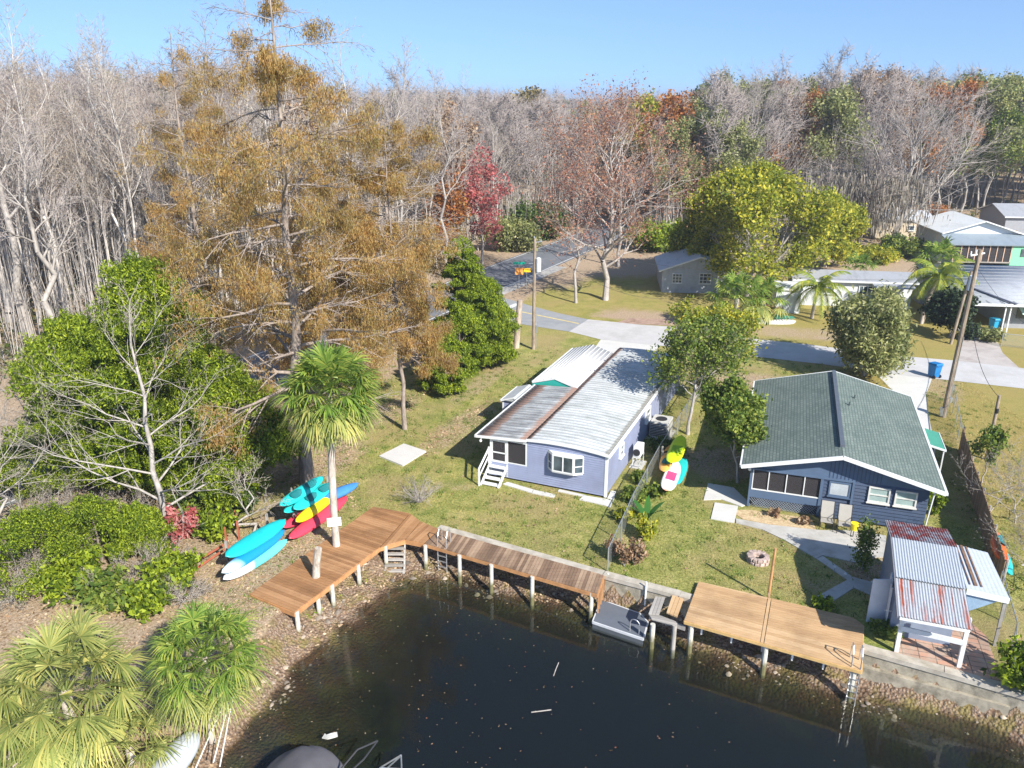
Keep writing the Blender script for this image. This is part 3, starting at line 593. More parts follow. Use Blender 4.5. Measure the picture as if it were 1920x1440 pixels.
def r2(x): return E2 + RZ * (1 - abs(x - W2 / 2) / (W2 / 2))
q = MB(); hf = W2 / 2
for x0, x1 in ((0, hf), (hf, W2)):
    q.add([(x0, 0, r2(x0)), (x1, 0, r2(x1)), (x1, D2, r2(x1)), (x0, D2, r2(x0)), (x0, 0, r2(x0) - .1), (x1, 0, r2(x1) - .1), (x1, D2, r2(x1) - .1), (x0, D2, r2(x0) - .1)], [(0,1,2,3),(7,6,5,4),(0,4,5,1),(2,6,7,3)] + [(3,7,4,0) if x0 == 0 else (1,5,6,2)])
rf = part('roof', q, shg, h2, 'green-grey shingle gable roof')
q = MB(); q.bar((hf, 1.1, E2 + RZ + .05), (hf, D2 - .15, E2 + RZ + .05), .2, .14); part('ridge_vent', q, M('ridge_vent_metal', (.10, .115, .135), .4, .1), rf)
for x, y in ((hf + 1.0, 8.9), (hf + .65, 7.4)): q = MB(); q.cone((x, y), .05, .05, r2(x) - .05, r2(x) + .22, 8); q.cone((x, y), .12, .1, r2(x) + .0, r2(x) + .05, 8); part('vent_pipe', q, M('vent_green', (.1, .13, .12), .6), rf)
q = MB(); q.bar((-.03, -.03, r2(0) - .07), (hf, -.03, E2 + RZ - .05), .05, .19); q.bar((hf, -.03, E2 + RZ - .05), (W2 + .03, -.03, r2(W2) - .07), .05, .19)
part('fascia', q, white, h2); q = MB(); q.bar((0, D2 + .03, r2(0) - .07), (hf, D2 + .03, E2 + RZ - .05), .05, .15); q.bar((hf, D2 + .03, E2 + RZ - .05), (W2, D2 + .03, r2(W2) - .07), .05, .15); part('fascia', q, white, h2)
q = MB(); q.box(W2, W2 + .11, -.04, D2, E2 - .13, E2 - .02); q.box(-.1, 0, -.0, D2, E2 - .12, E2 - .02); q.tube([(W2 + .06, .5, E2 - .1), (W2 - .3, .62, 2.1), (W2 - .42, .66, .2)], .04, 6); part('gutter', q, white, h2)
WX0, WX1, WY = .42, W2 - .5, .62
def gtop(u): return r2(u + 0) - .14
F2 = Fr((0, WY, 0), (1, 0, 0), (0, -1, 0))
q = MB(); siding(q, F2, 3.75, WX1, .1, 2.12, .17, .045, top=None); part('wall', q, navy, h2, 'navy lap siding')
q = MB(); F2g = Fr((0, WY - .0, 0), (1, 0, 0), (0, -1, 0))
def gpoly(u0, u1, z0, d0, d1, mb):
    us = sorted(set([u0, u1] + ([hf] if u0 < hf < u1 else []))); b_ = [F2g.p(u, d1, max(z0 + .001, gtop(u))) for u in us]; fr_ = [F2g.p(u0, d1, z0), F2g.p(u1, d1, z0)] + b_[::-1]
    fr0 = [p + Vector((0, d1 - d0, 0)) for p in fr_]; k = len(fr_); mb.add(fr_ + fr0, [tuple(range(k)), tuple(range(2*k-1, k-1, -1))] + [(i, k+i, k+(i+1)%k, (i+1)%k) for i in range(k)])
gpoly(WX0, WX1, 2.13, -.1, .03, q); part('gable', q, navy2, h2, 'blue gable board')
q = MB()
for i in range(14): 
    u = 3.95 + i * .17
    if gtop(u) - .06 > 2.2: fbox(q, F2, u, u + .03, .03, .045, 2.15, gtop(u) - .06)
part('gable_batten', q, navy, h2)
q = MB(); q.box(WX0, WX0 + .1, WY + .05, D2 - .4, .1, E2 - .05); q.box(WX1 - .1, WX1 - .004, WY + .1, D2 - .4, .1, E2 - .05); q.box(WX0, WX1, D2 - .5, D2 - .4, .1, E2); part('wall', q, navy, h2, 'side and back walls')
# screened porch front
q = MB(); fbox(q, F2, WX0, 3.75, -.04, .03, .55, .98); part('porch_apron', q, navy2, h2); q = MB()
for u in (WX0 + .12, 1.27, 2.08, 2.89): fbox(q, F2, u, u + .045, -.0, .045, 1.02, 2.1)
fbox(q, F2, WX0 + .12, 3.62, 0, .05, .98, 1.03); part('screen_frame', q, white, h2)
q = MB(); fbox(q, F2, WX0, WX0 + .1, -.06, .06, .05, 2.12); fbox(q, F2, 3.62, 3.75, -.06, .07, .05, 2.12); fbox(q, F2, WX0, 5.1, .031, .09, 2.05, 2.14); part('corner_post', q, navy2, h2)
q = MB(); fbox(q, F2, WX0 + .1, 3.62, -.02, -.01, 1.03, 2.1); part('screen', q, screen, h2)
q = MB(); q.box(WX0 + .1, 3.7, WY + .05, 5, .5, .56); q.box(WX0 + .1, 3.7, 3.4, 3.5, .56, 2.3); part('porch_floor', q, M('porch_boards', (.25, .17, .12), .7), h2)
q = MB()
for i in range(28):
    u = WX0 + .1 + i * .125
    for s in (-1, 1):
        a = F2.p(u, .0 + .012 * s, .05); b_ = F2.p(u + s * .45, .0 + .012 * s, .53)
        if WX0 < u + s * .45 < 3.7: q.bar(a, b_, .02, .012)
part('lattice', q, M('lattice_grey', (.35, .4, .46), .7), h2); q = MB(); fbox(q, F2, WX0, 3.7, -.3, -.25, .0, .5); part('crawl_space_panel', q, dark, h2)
window(h2, F2, 4.0, 4.95, 1.25, 2.0, name='window', pane=M('window_blind', (.42, .45, .47), .5), label='porch-side window with blue frame', mat=navy2, bars=((), ()), d=.06, t=.03)
q = MB(); fbox(q, F2, 5.0, 5.1, .03, .12, .95, 2.1); part('shutter_post', q, navy2, h2)
paleglass = M('pale_blind_glass', (.30, .39, .37), .25, .15, 2)
for u in (5.72, 6.85): window(h2, F2, u, u + .93, 1.22, 2.0, bars=((), (.5,)), pane=paleglass, mat=offwhite)
# lamp on the left corner, green awning on the right side
q = MB(); p = (WX0 - .05, WY - .12); q.cone(p, .03, .07, 1.98, 2.02, 8); q.cone(p, .07, .07, 2.02, 2.2, 8); q.cone(p, .09, .02, 2.2, 2.27, 8); part('porch_lamp', q, white, h2)
q = MB(); AW = [(W2 - .1, 9.0, 2.1), (W2 + 1.05, 9.0, 1.82), (W2 + 1.05, 6.6, 1.82), (W2 - .1, 6.6, 2.1)]; q.plate(AW, .03)
aw = part('awning', q, M('green_awning', (.06, .27, .19), .5, .1), h2, 'green metal side awning'); q = MB(); q.bar((W2, 6.56, 2.05), (W2 + 1.08, 6.56, 1.79), .04, .1); q.box(W2 + 1.05, W2 + 1.09, 6.55, 9.02, 1.74, 1.84)
for y in (6.7, 8.9): q.box(W2 + .98, W2 + 1.04, y, y + .06, .0, 1.8)
part('awning_frame', q, white, h2)
def H2(x, y, z=0): return O2 + Vector((x * cos(A2) - y * sin(A2), x * sin(A2) + y * cos(A2), z))
# ------------------------------------------------------------------ docks
rnd = random.Random(7)
deckA = woodmat('reddish_deck_boards', [(.20, .10, .045), (.33, .17, .075), (.44, .245, .12)], 2.2, 0, .25)
deckB = woodmat('brown_deck_boards', [(.11, .07, .045), (.24, .155, .10), (.40, .28, .185)], 2.2, 0, .3)
deckC = woodmat('new_tan_boards', [(.36, .215, .11), (.50, .32, .165), (.58, .395, .22)], 1.5, 0, .15)
greywood = woodmat('weathered_grey_wood', [(.17, .155, .135), (.30, .28, .25), (.42, .39, .35)], 2.5, 0, .3)
def pilemat():
    m, nt, out = newmat('stained_piling'); v = coords(nt); s = N(nt, 'ShaderNodeSeparateXYZ'); L(nt, v, s.inputs[0]); n = noise(nt, v, 5, 5, .7)
    c = ramp(nt, n, [(.3, (.38, .36, .30)), (.7, (.60, .58, .50))]); f = math_(nt, 'ADD', math_(nt, 'MULTIPLY', s.outputs[2], -1.6), math_(nt, 'SUBTRACT', math_(nt, 'MULTIPLY', n, 1.2), 1.6))
    finish(nt, out, mix(nt, ramp(nt, f, [(0, (0, 0, 0)), (.5, (1, 1, 1))]), c, (.13, .12, .05)), .85, 0, n, .3, .02); return m
postw = pilemat()
fasciaw = M('deck_edge_wood', (.42, .21, .085), .8, .25, 3)
def g3(l, z): return [(p.x, p.y, z) for p in (G(x, y, z) for x, y in l)]
def post(parent, px, py, top, r=.09, mat=postw, z=.1, down=None, lean=(0, 0)):
    p = G(px, py, z); bz = (H0(p.x, p.y) if down is None else down) - .25
    q = MB(); q.tube([(p.x + lean[0], p.y + lean[1], bz), (p.x, p.y, top)], [r * 1.05, r], 10); o = part('post', q, mat, parent, smooth=False); return o
def deck_sections(t, secs, z, mats, th=.035):
    for (px, dirp, w_, mat) in secs:
        poly = g3(px, z); a = Vector(poly[dirp[0]]); b_ = Vector(poly[dirp[1]]); q = MB(); q.boards(poly, (b_ - a).xy, w_, th, .012, rnd, .004); part('deck_boards', q, mat, t)
def joists(t, px, z, h=.2, mat=fasciaw, w_=.06, closed=False, name='edge_beam'):
    P = g3(px, z); q = MB(); n = len(P)
    for i in range(n if closed else n - 1):
        a = Vector(P[i]); b_ = Vector(P[(i + 1) % n]); a.z = b_.z = z - .036 - h / 2; q.bar(a, b_, w_, h)
    part(name, q, mat, t)
ZD = .12
t = thing('dock', 'reddish brown wooden dock with a palm growing through it, beside the kayaks', 'dock')
deck_sections(t, [([(468, 1113), (552, 1147), (712, 1025), (768, 962), (700, 950)], (0, 1), .15, deckA), ([(713, 1026), (760, 1011), (788, 977), (769, 963)], (1, 2), .15, deckA), ([(761, 1011.5), (795, 1018), (823, 992), (789, 977.5)], (1, 2), .15, deckA)], ZD, None)
joists(t, [(700, 950), (468, 1113), (552, 1147), (712, 1025), (760, 1011), (795, 1018)], ZD)
for x, y in ((556, 1146), (622, 1096), (671, 1058), (722, 1022), (482, 1116)): post(t, x, y, ZD - .04)
for x, y in ((595, 1112), (500, 1124), (524, 1134)): post(t, x, y, ZD - .04)
t = thing('boardwalk', 'long brown boardwalk running along the seawall from dock to the floating platform', 'boardwalk')
deck_sections(t, [([(796, 1018.5), (1120, 1113), (1132, 1078), (824, 992.5)], (1, 2), .14, deckB)], ZD, None)
joists(t, [(796, 1018), (1120, 1113), (1132, 1078)], ZD, .16); q = MB(); P = g3([(797, 1020), (1119, 1111)], ZD - .3); q.bar(P[0], P[1], .05, .15); part('edge_beam', q, deckB, t)
for x, y in ((797, 1022), (861, 1040), (921, 1058), (998, 1080), (1109, 1109)): post(t, x, y, ZD - .04)
q = MB(); P = [Vector(p) for p in g3([(1121, 1112), (1133, 1079)], ZD - .1)]
for i in range(5): a = P[0].lerp(P[1], i / 4.2); q.box(a.x, a.x + .06, a.y, a.y + .1, -.95, ZD - .1)
part('end_slat', q, deckA, t)
t = thing('dock', 'wide tan dock of new boards with a chamfered corner below the fire pit', 'dock')
D2p = [(1310, 1090), (1600, 1158), (1619, 1172), (1616, 1257), (1283, 1163)]
P = g3(D2p, .16); d = (Vector(P[3]) - Vector(P[4])).xy
mid = [(1447, 1122), (1432, 1206)]
deck_sections(t, [([(1310, 1090), (1439, 1120), (1425, 1203), (1283, 1163)], (3, 2), .145, deckC), ([(1447, 1122), (1600, 1158), (1619, 1172), (1616, 1257), (1433, 1206)], (4, 3), .145, deckC), ([(1440, 1120.5), (1446, 1122), (1432, 1205.5), (1426, 1203.5)], (1, 2), .14, deckC)], .16, None)
joists(t, [(1310, 1090), (1283, 1163), (1616, 1257), (1619, 1172), (1600, 1158)], .16, .12, M('deck_edge_tan', (.55, .36, .14), .8, .2, 3)); q = MB(); P = g3([(1285, 1165), (1614, 1258)], -.08); q.bar(P[0], P[1], .06, .26); part('edge_beam', q, greywood, t, 'grey lower beam')
for x, y in ((1297, 1166), (1437, 1205), (1603, 1252), (1440, 1130), (1600, 1170), (1318, 1097)): post(t, x, y, .1, .1)
q = MB()
for f_ in (.1, .28, .46, .63, .8): a = Vector(G(1285, 1165, -.1)).lerp(Vector(G(1614, 1258, -.1)), f_); q.box(a.x - .03, a.x + .03, a.y - .1, a.y - .04, -.42, .02)
part('hanger', q, white, t)
t = thing('stair_platform', 'weathered grey stepped platform beside the wide tan dock', 'platform')
q = MB(); P = g3([(1229, 1118), (1247, 1120), (1236, 1152), (1216, 1150)], -.1); q.boards(P, (Vector(P[1]) - Vector(P[2])).xy, .16, .06, .012); P = g3([(1216, 1151), (1236, 1153), (1270, 1166), (1270, 1172), (1222, 1160)], -.14); q.boards(P, (1, -.35), .16, .06); part('lower_tread', q, greywood, t)
q = MB(); P = g3([(1262, 1112), (1284, 1117), (1270, 1156), (1250, 1148)], .0); q.boards(P, (Vector(P[1]) - Vector(P[2])).xy, .18, .06, .012); part('upper_tread', q, deckC, t)
post(t, 1225, 1158, -.2, .1); post(t, 1266, 1160, -.2, .09, greywood)
q = MB(); a = Vector(G(1218, 1156, -.28)); b_ = Vector(G(1285, 1178, -.28)); q.bar(a, b_, .08, .2); part('beam', q, greywood, t)
# floating platform
t = thing('floating_platform', 'grey floating swim platform tied between boardwalk and tan dock', 'float')
FP = g3([(1127, 1124), (1200, 1150), (1215, 1166), (1206, 1197), (1111, 1165)], -1.0); q = MB(); q.plate(FP, .05); part('deck', q, M('grey_composite', (.115, .13, .155), .7, .08, 2), t)
q = MB(); q.plate([(p[0], p[1], -1.055) for p in FP], .35); part('float_drum', q, M('dark_float', (.09, .1, .11), .7), t); q = MB()
for i in range(5):
    a = Vector(FP[i]); b_ = Vector(FP[(i + 1) % 5]); a.z = b_.z = -1.05; q.bar(a, b_, .05, .11)
part('edge_trim', q, M('light_edge', (.55, .56, .57), .6), t)
def hoop(mb, a, b_, h, r=.022):
    a = Vector(a); b_ = Vector(b_); m = (a + b_) / 2; hw_ = (b_ - a) / 2; pts = [a]
    for k in range(9): th = pi - pi * k / 8; pts.append(m + hw_ * cos(th) * (-1) * -1 + Vector((0, 0, h - (b_ - a).length * .0 + sin(th) * .18)))
    pts.append(b_); return mb.tube(pts, r, 6)
q = MB(); a = G(1181, 1183, -1.0); b_ = G(1198, 1189, -1.0); dx = Vector((.12, .05, 0)); hoop(q, a, b_, .42); part('grab_rail', q, alu, t)
for n_, (x, y) in enumerate(((1138, 1118), (1208, 1144))):
    p = G(x, y + 6, -1.2); top = TOPZ(p, (1075, 1091)[n_]); q = MB(); q.tube([(p.x, p.y, -2.2), (p.x, p.y, top)], .04, 8); solo('mooring_pipe', q, white, ('white mooring pipe at the boardwalk end of the floating platform', 'white mooring pipe at the tan dock end of the floating platform')[n_], 'pipe', group='mooring pipes of the floating platform')
# ladders
def ladder(px1, px2, zt, label, drop=-1.7, out=(0, -.25)):
    a = G(*px1, zt); b_ = G(*px2, zt); t = thing('boat_ladder', label, 'ladder', a); q = MB(); o = Vector((out[0], out[1], 0))
    for p in (a, b_):
        p = p - a; q.tube([p - o * 1.6, p - o * 1.6 + Vector((0, 0, .5)), p - o * 1.1 + Vector((0, 0, .72)), p - o * .4 + Vector((0, 0, .74)), p + o * .2 + Vector((0, 0, .5)), p + o * .35, p + o * .35 + Vector((0, 0, drop - zt))], .024, 6)
    part('rail', q, alu, t); z = -.2
    while z > drop - zt + .1: q = MB().bar(o * .35 + Vector((0, 0, z)), b_ - a + o * .35 + Vector((0, 0, z)), .06, .03); part('rung', q, alu, t); z -= .27
    return t
ladder((822, 1022), (838, 1026), ZD, 'aluminium hoop ladder on the long boardwalk', -1.35, (-.08, -.26)); ladder((1596, 1247), (1613, 1252), .16, 'aluminium ladder at the corner of the wide tan dock', -1.6, (-.08, -.26))
t = thing('wooden_steps', 'grey wooden steps leading down the bank from the reddish dock', 'steps', G(742, 1013, 0)); o = Vector(G(742, 1013, 0)); q = MB(); tr = MB()
for x in (-.42, .42): q.bar((x, 0, -.05), (x + .02, -.85, -1.25), .07, .14); q.box(x - .05, x + .05, -.9, -.8, -1.6, -1.0)
for i in range(6): tr.box(-.45, .45, -.14 - .15 * i, .02 - .15 * i, -.12 - .2 * i, -.05 - .2 * i)
part('stringer', q, greywood, t); part('tread', tr, greywood, t)
# pilings, palm sign, rusty pole
def pile(px, py, topy, r, mat, label, z=0, topx=None, name='piling', cat='piling', n=12):
    p = G(px, py, z); h = TOPZ(p, topy); q = MB(); lx = 0
    if topx is not None: lx = (topx - px) / FPX * p.y * 1.05 - 0; lx = G(topx, topy, h).x - p.x
    q.tube([(0, 0, -.6), (lx * .5, 0, h * .5), (lx, 0, h - z)], [r * 1.05, r, r * .92], n); return solo(name, q, mat, label, cat, (p.x, p.y, z))
barkgrey = barkmat('weathered_piling', (.20, .16, .12), (.55, .50, .43))
pile(590, 1082, 1028, .16, barkgrey, 'short grey weathered piling rising through the reddish dock', .1, 597)
rp = pile(1440, 1124, 1028, .055, M('rusty_pole', (.42, .23, .10), .7, .3, 4), 'thin rusty pole standing at the lawn edge of the tan dock', 0, 1454, 'pole', 'pole')
q = MB().box(-.04, .04, -.04, .04, 0, .35); part('base_sleeve', q, postw, rp)
t = pile(549, 955, 915, .055, greywood, 'slim grey rack post standing in front of the teal kayaks', 0, 546, 'rack_post', 'post')
# ------------------------------------------------------------------ kayaks, paddle boards
def gloss(name, col, col2=None, spl=0.0): 
    m, nt, out = newmat(name)
    if col2:
        v = coords(nt); s = N(nt, 'ShaderNodeSeparateXYZ'); L(nt, v, s.inputs[0]); n = noise(nt, v, .9, 2); f = math_(nt, 'ADD', s.outputs[0], math_(nt, 'MULTIPLY', n, 1.0)); c = ramp(nt, math_(nt, 'ADD', math_(nt, 'MULTIPLY', f, .8), spl), [(.35, col), (.65, col2)])
    else: v = coords(nt); c = ramp(nt, noise(nt, v, 2, 4), [(.3, tuple(x * .88 for x in col)), (.7, tuple(min(1, x * 1.08) for x in col))])
    finish(nt, out, c, .35, 0, None, spec=.5); return m
def hull(Lh, W_, Hh, flat=False, n=26, m=12, rocker=.06):
    V = []; F = []
    for i in range(n + 1):
        t_ = -1 + 2 * i / n; x = t_ * Lh / 2; w_ = W_ / 2 * max(.0, 1 - abs(t_) ** (3.0 if flat else 2.6)) ** .55 + .004; rk = rocker * abs(t_) ** 3
        for k in range(m):
            a = 2 * pi * k / m; y = cos(a) * w_; s_ = sin(a); z = s_ * Hh * (.5 if s_ > 0 else .62) * (max(.12, 1 - abs(t_) ** 3)) + rk * 2.2; V.append((x, y, z))
    for i in range(n):
        for k in range(m): a = i * m + k; b_ = i * m + (k + 1) % m; F.append((a, b_, b_ + m, a + m))
    F.append(tuple(range(m))[::-1]); F.append(tuple(range(n * m, (n + 1) * m))); q = MB(); q.add(V, F); return q
def craft(name, label, cat, a, b_, z, W_, Hh, mat, tilt=0, flat=False, group=None, seats=(), extra=None):
    W_ *= (1 if flat else .95); A = G(*a, z); B = G(*b_, z); mid_ = (A + B) / 2; L_ = (B - A).length; ang = atan2(B.y - A.y, B.x - A.x)
    t = thing(name, label, cat, mid_, 0, group); t.rotation_euler = Matrix.Rotation(ang, 3, 'Z').to_4x4().to_3x3().__matmul__(Matrix.Rotation(tilt, 3, 'X')).to_euler()
    h = part('hull', hull(L_, W_, Hh, flat), mat, t, smooth=True)
    if not flat:
        for s_ in seats: q = MB(); q.tube([(s_ - .28, 0, Hh * .50), (s_ + .28, 0, Hh * .50)], .01, 4); hh = hull(.75, W_ * .62, .06, n=10, m=10); hh.v = [(v[0] + s_, v[1], v[2] + Hh * .48) for v in hh.v]; part('cockpit', hh, M('kayak_well', (.01, .16, .17), .6), t, smooth=True)
    else:
        q = MB(); q.box(-L_ * .12, L_ * .14, -W_ * .3, W_ * .3, Hh * .47, Hh * .53); part('deck_pad', q, extra or mat, t)
        q = MB(); q.add([(-L_ * .42, .01, -Hh * .4), (-L_ * .36, .01, -Hh * .4), (-L_ * .43, .01, -Hh * .4 - .16)], [(0, 1, 2)]); q.box(-L_ * .43, -L_ * .37, -.008, .008, -Hh * .4 - .13, -Hh * .3); part('fin', q, dark, t)
    return t
teal = gloss('teal_hull', (.01, .40, .42)); teal2 = gloss('turquoise_hull', (.02, .47, .46)); blue = gloss('blue_hull', (.01, .25, .62)); blue2 = gloss('blue_fade_hull', (.55, .72, .8), (.01, .24, .60), .95); whb = gloss('white_teal_hull', (.75, .78, .78), (.12, .62, .68), .4)
red = gloss('pinkish_red_hull', (.62, .05, .09)); yel = gloss('yellow_hull', (.85, .58, .01)); orange = gloss('orange_hull', (.85, .42, .10)); lime = gloss('lime_hull', (.62, .75, .02)); dblue = gloss('steel_blue_hull', (.05, .20, .48))
TL = R(28)
kk = 'kayaks on the racks by the dock'
craft('kayak', 'white and aqua kayak lowest on the left rack', 'kayak', (417, 1090), (537, 1015), .30, .62, .34, whb, TL, group=kk)
craft('kayak', 'blue kayak with a pale tip, middle of the left rack', 'kayak', (414, 1078), (532, 997), .72, .62, .34, blue2, TL, group=kk)
craft('kayak', 'long teal kayak on top of the left rack', 'kayak', (421, 1047), (534, 978), 1.15, .78, .38, teal, TL, group=kk)
craft('kayak', 'pinkish red kayak lowest on the right rack', 'kayak', (540, 1013), (650, 934), .30, .68, .36, red, TL, group=kk)
craft('kayak', 'red kayak whose end pokes out between the teal and yellow kayaks', 'kayak', (528, 992), (622, 936), .36, .6, .34, red, TL, group=kk)
craft('kayak', 'yellow kayak second level of the right rack', 'kayak', (553, 982), (634, 920), .74, .6, .34, yel, TL, group=kk)
craft('kayak', 'blue kayak with a white deck sticking out past the palm trunk', 'kayak', (570, 950), (671, 909), .80, .6, .34, dblue, TL, group=kk)
craft('kayak', 'turquoise kayak third level of the right rack', 'kayak', (549, 958), (624, 908), 1.14, .66, .32, teal2, TL, seats=(-.3, .7), group=kk)
craft('kayak', 'turquoise kayak in shade just under the topmost one', 'kayak', (531, 964), (612, 910), .98, .6, .32, teal2, TL, group=kk)
craft('kayak', 'turquoise kayak topmost on the right rack', 'kayak', (523, 951), (604, 897), 1.5, .66, .32, teal2, TL, seats=(-.5, .6), group=kk)
def rack(px, label, zs=(.12, .55, .98), dirv=(.45, -.9)):
    p = G(*px, 0); t = thing('kayak_rack', label, 'rack', p, 0, 'kayak rack frames'); q = MB().box(-.05, .05, -.05, .05, -.1, zs[-1] + .35); part('post', q, greywood, t); d_ = Vector((dirv[0], dirv[1], 0)).normalized()
    for z in zs: q = MB(); q.bar((0, 0, z), d_ * .85 + Vector((0, 0, z + .02)), .06, .08); q.bar(d_ * .85 + Vector((0, 0, z - .04)), d_ * .95 + Vector((0, 0, z + .16)), .05, .05); part('arm', q, dark, t)
    return t
for px, l in (((430, 1066), 'dark arms under the near end of the left kayaks'), ((505, 1012), 'dark arms under the far end of the left kayaks'), ((553, 985), 'dark arms under the near end of the yellow and red kayaks'), ((618, 938), 'dark arms under the far end of the yellow and red kayaks')): rack(px, l)
# paddle boards beside the fence
su = 'paddle boards stacked by the chain-link fence'
craft('paddle_board', 'yellow-green paddle board, highest of the stack by the fence', 'paddle board', (1258, 872), (1278, 820), 1.0, .86, .13, lime, 0, True, su, extra=gloss('green_pad', (.25, .45, .02)))
craft('kayak', 'orange kayak lying under the yellow-green paddle board', 'kayak', (1243, 888), (1258, 838), .6, .72, .3, orange, 0, False, su, seats=(-.6,))
craft('paddle_board', 'white paddle board with pink panel and orange nose', 'paddle board', (1247, 924), (1268, 868), .55, .8, .13, gloss('white_board', (.85, .30, .14), (.75, .75, .73), 1.45), R(10), True, su, extra=gloss('pink_pad', (.75, .06, .22)))
craft('paddle_board', 'teal paddle board half under the white one', 'paddle board', (1262, 912), (1283, 862), .42, .7, .12, teal2, R(8), True, su)
rack((1240, 875), 'wooden arms holding the paddle boards near the fence', (.3, .5, .85), (.9, .3))
craft('kayak', 'bright orange kayak with stripes beyond the bamboo fence', 'kayak', (1880, 1058), (1868, 1003), .9, .75, .32, gloss('bright_orange_hull', (.9, .14, .015)), R(30), False, None, seats=(.5,))
craft('kayak', 'teal kayak under the bright orange one beyond the fence', 'kayak', (1887, 1078), (1884, 1040), .6, .7, .3, teal2, R(30), False, None)
# ------------------------------------------------------------------ covered boat and skiff at the bottom of the view
_b = G(527, 1388, -.2); _d = (G(455, 1470, -.2) - _b).normalized(); _d = Vector((.12, -1, 0)).normalized(); _c = _b + _d * 3.0; _c.z = -1.0; _c.x += .75; t = thing('covered_boat', 'boat under a dark grey canvas cover at the bottom edge', 'boat', _c)
hl = hull(6.4, 2.9, 1.1, True, n=30, m=16); 
ang = atan2(_d.y, _d.x)
t.rotation_euler = (0, 0, ang); hb = part('hull', hl, M('dark_teal_gelcoat', (.02, .12, .11), .3), t, smooth=True)
NX_, NY_ = 30, 22; V = []
for j in range(NY_):
    for i in range(NX_):
        u = -1 + 2 * i / (NX_ - 1); v_ = -1 + 2 * j / (NY_ - 1); w_ = 1.5 * max(.02, 1 - abs(u) ** 3.4) ** .5
        V.append((u * 3.1 - .05, v_ * w_, .42 + .85 * (1 - abs(v_) ** 1.7) * (max(0, 1 - abs(u) ** 2.2) ** .7) + .03 * sin(7 * v_) * sin(9 * u + v_) - .1 * (abs(v_) > .95)))
i = np.arange(NX_ * NY_).reshape(NY_, NX_); me = npmesh('cover', np.array(V), np.stack([i[:-1, :-1], i[:-1, 1:], i[1:, 1:], i[1:, :-1]], -1).reshape(-1, 4), True); part('cover', me, M('grey_canvas', (.12, .115, .125), .9, .1, 3), t)
q = MB(); q.tube([(-1.6, 1.1, .7), (-2.2, 1.7, 1.0), (-2.6, 2.3, .9)], .03, 6); q.tube([(-1.2, 1.1, .7), (-2.0, 1.9, .8), (-2.6, 2.3, .9)], .03, 6); part('canopy_frame', q, dark, t)
t2 = t; mi_ = (Matrix.Translation(_c) @ Matrix.Rotation(ang, 4, 'Z')).inverted(); o = Vector((0, 0, 0)); q = MB()
for a, b_ in (((712, 1440), (752, 1416)), ((752, 1416), (753, 1442)), ((726, 1440), (752, 1417)), ((712, 1440), (753, 1442))): q.tube([G(*a, -.8) - o, G(*b_, -.8 if b_[1] > 1430 else -.2) - o], .025, 6)
q.v = [tuple(mi_ @ Vector(v)) for v in q.v]; part('frame_tube', q, alu, t2)
t2 = thing('rowing_skiff', 'white upturned skiff on the rocks at the bottom left', 'boat', G(322, 1432, 0)); hl = hull(2.3, .95, .5); part('hull', hl, gloss('white_skiff', (.42, .45, .48)), t2, smooth=True); q = MB(); q.box(-.9, .9, -.03, .03, .22, .27); part('keel', q, M('skiff_keel', (.4, .42, .45)), t2); t2.rotation_euler = (R(10), R(-8), R(70))
ps = [((367, 1440), (440, 1277), 'left'), ((400, 1430), (441, 1279), 'middle'), ((412, 1438), (443, 1280), 'right')]
for n_, (a, b_, w_) in enumerate(ps):
    p = G(*a, -.2); e = G(*b_, 1.2); q = MB(); q.tube([(0, 0, 0), (e - p) * .5 + Vector((0, 0, .05)), e - p], .022, 6); solo('pipe', q, offwhite, w_ + ' one of three thin white pipes leaning together at the bottom left bank', 'pipe', p, group='thin pipes on the bank')
# ------------------------------------------------------------------ corrugated metal shed by the patio
def corr(P00, P10, P01, P11, n, amp, th=.02, k=6):
    """corrugated sheet between four corners; waves run across the 0-1 direction"""
    P00, P10, P01, P11 = map(Vector, (P00, P10, P01, P11)); m_ = n * 4 + 1; V = []
    nr = (P10 - P00).cross(P01 - P00).normalized(); nr = nr if nr.z > 0 else -nr
    for s_ in (0, 1):
        for j in range(k):
            for i in range(m_):
                u = i / (m_ - 1); v_ = j / (k - 1); p = (P00.lerp(P10, u)).lerp(P01.lerp(P11, u), v_); V.append(p + nr * (amp * sin(2 * pi * u * n) - s_ * th))
    i = np.arange(m_ * k).reshape(k, m_); f = np.stack([i[:-1, :-1], i[:-1, 1:], i[1:, 1:], i[1:, :-1]], -1).reshape(-1, 4); return npmesh('sheet', np.array([tuple(v) for v in V]), [f, (f + m_ * k)[:, ::-1]], True)
def rustmat(name, base, rust, thr, sx=1.0, sy=.25, rot=0):
    m, nt, out = newmat(name); v = coords(nt, rot=(0, 0, rot)); mp = N(nt, 'ShaderNodeMapping'); mp.inputs['Scale'].default_value = (sx, sy, .5); L(nt, v, mp.inputs[0])
    n = noise(nt, mp.outputs[0], 1.8, 6, .75); n2 = noise(nt, v, 10, 3, .7); c = mix(nt, ramp(nt, n2, [(.3, (.75, .75, .75)), (.7, (1.1, 1.1, 1.1))]), (0, 0, 0), base); b1 = mix(nt, n2, tuple(x * .7 for x in base), tuple(min(1, x * 1.2) for x in base))
    c = mix(nt, ramp(nt, n, [(thr, (0, 0, 0)), (thr + .1, (1, 1, 1))]), b1, mix(nt, n2, tuple(x * .5 for x in rust), tuple(x * 1.5 for x in rust))); finish(nt, out, c, .5, .15, n2, .1, .005); return m
A3 = R(-19.4); sp0 = G(1681, 1218, 0); S0 = Vector((sp0.x, sp0.y, 0))
t = thing('metal_shed', 'shed with corrugated tin roofs, rust stains and an open white post porch', 'shed', S0, A3)
SL = t
c3, s3 = cos(-A3), sin(-A3)
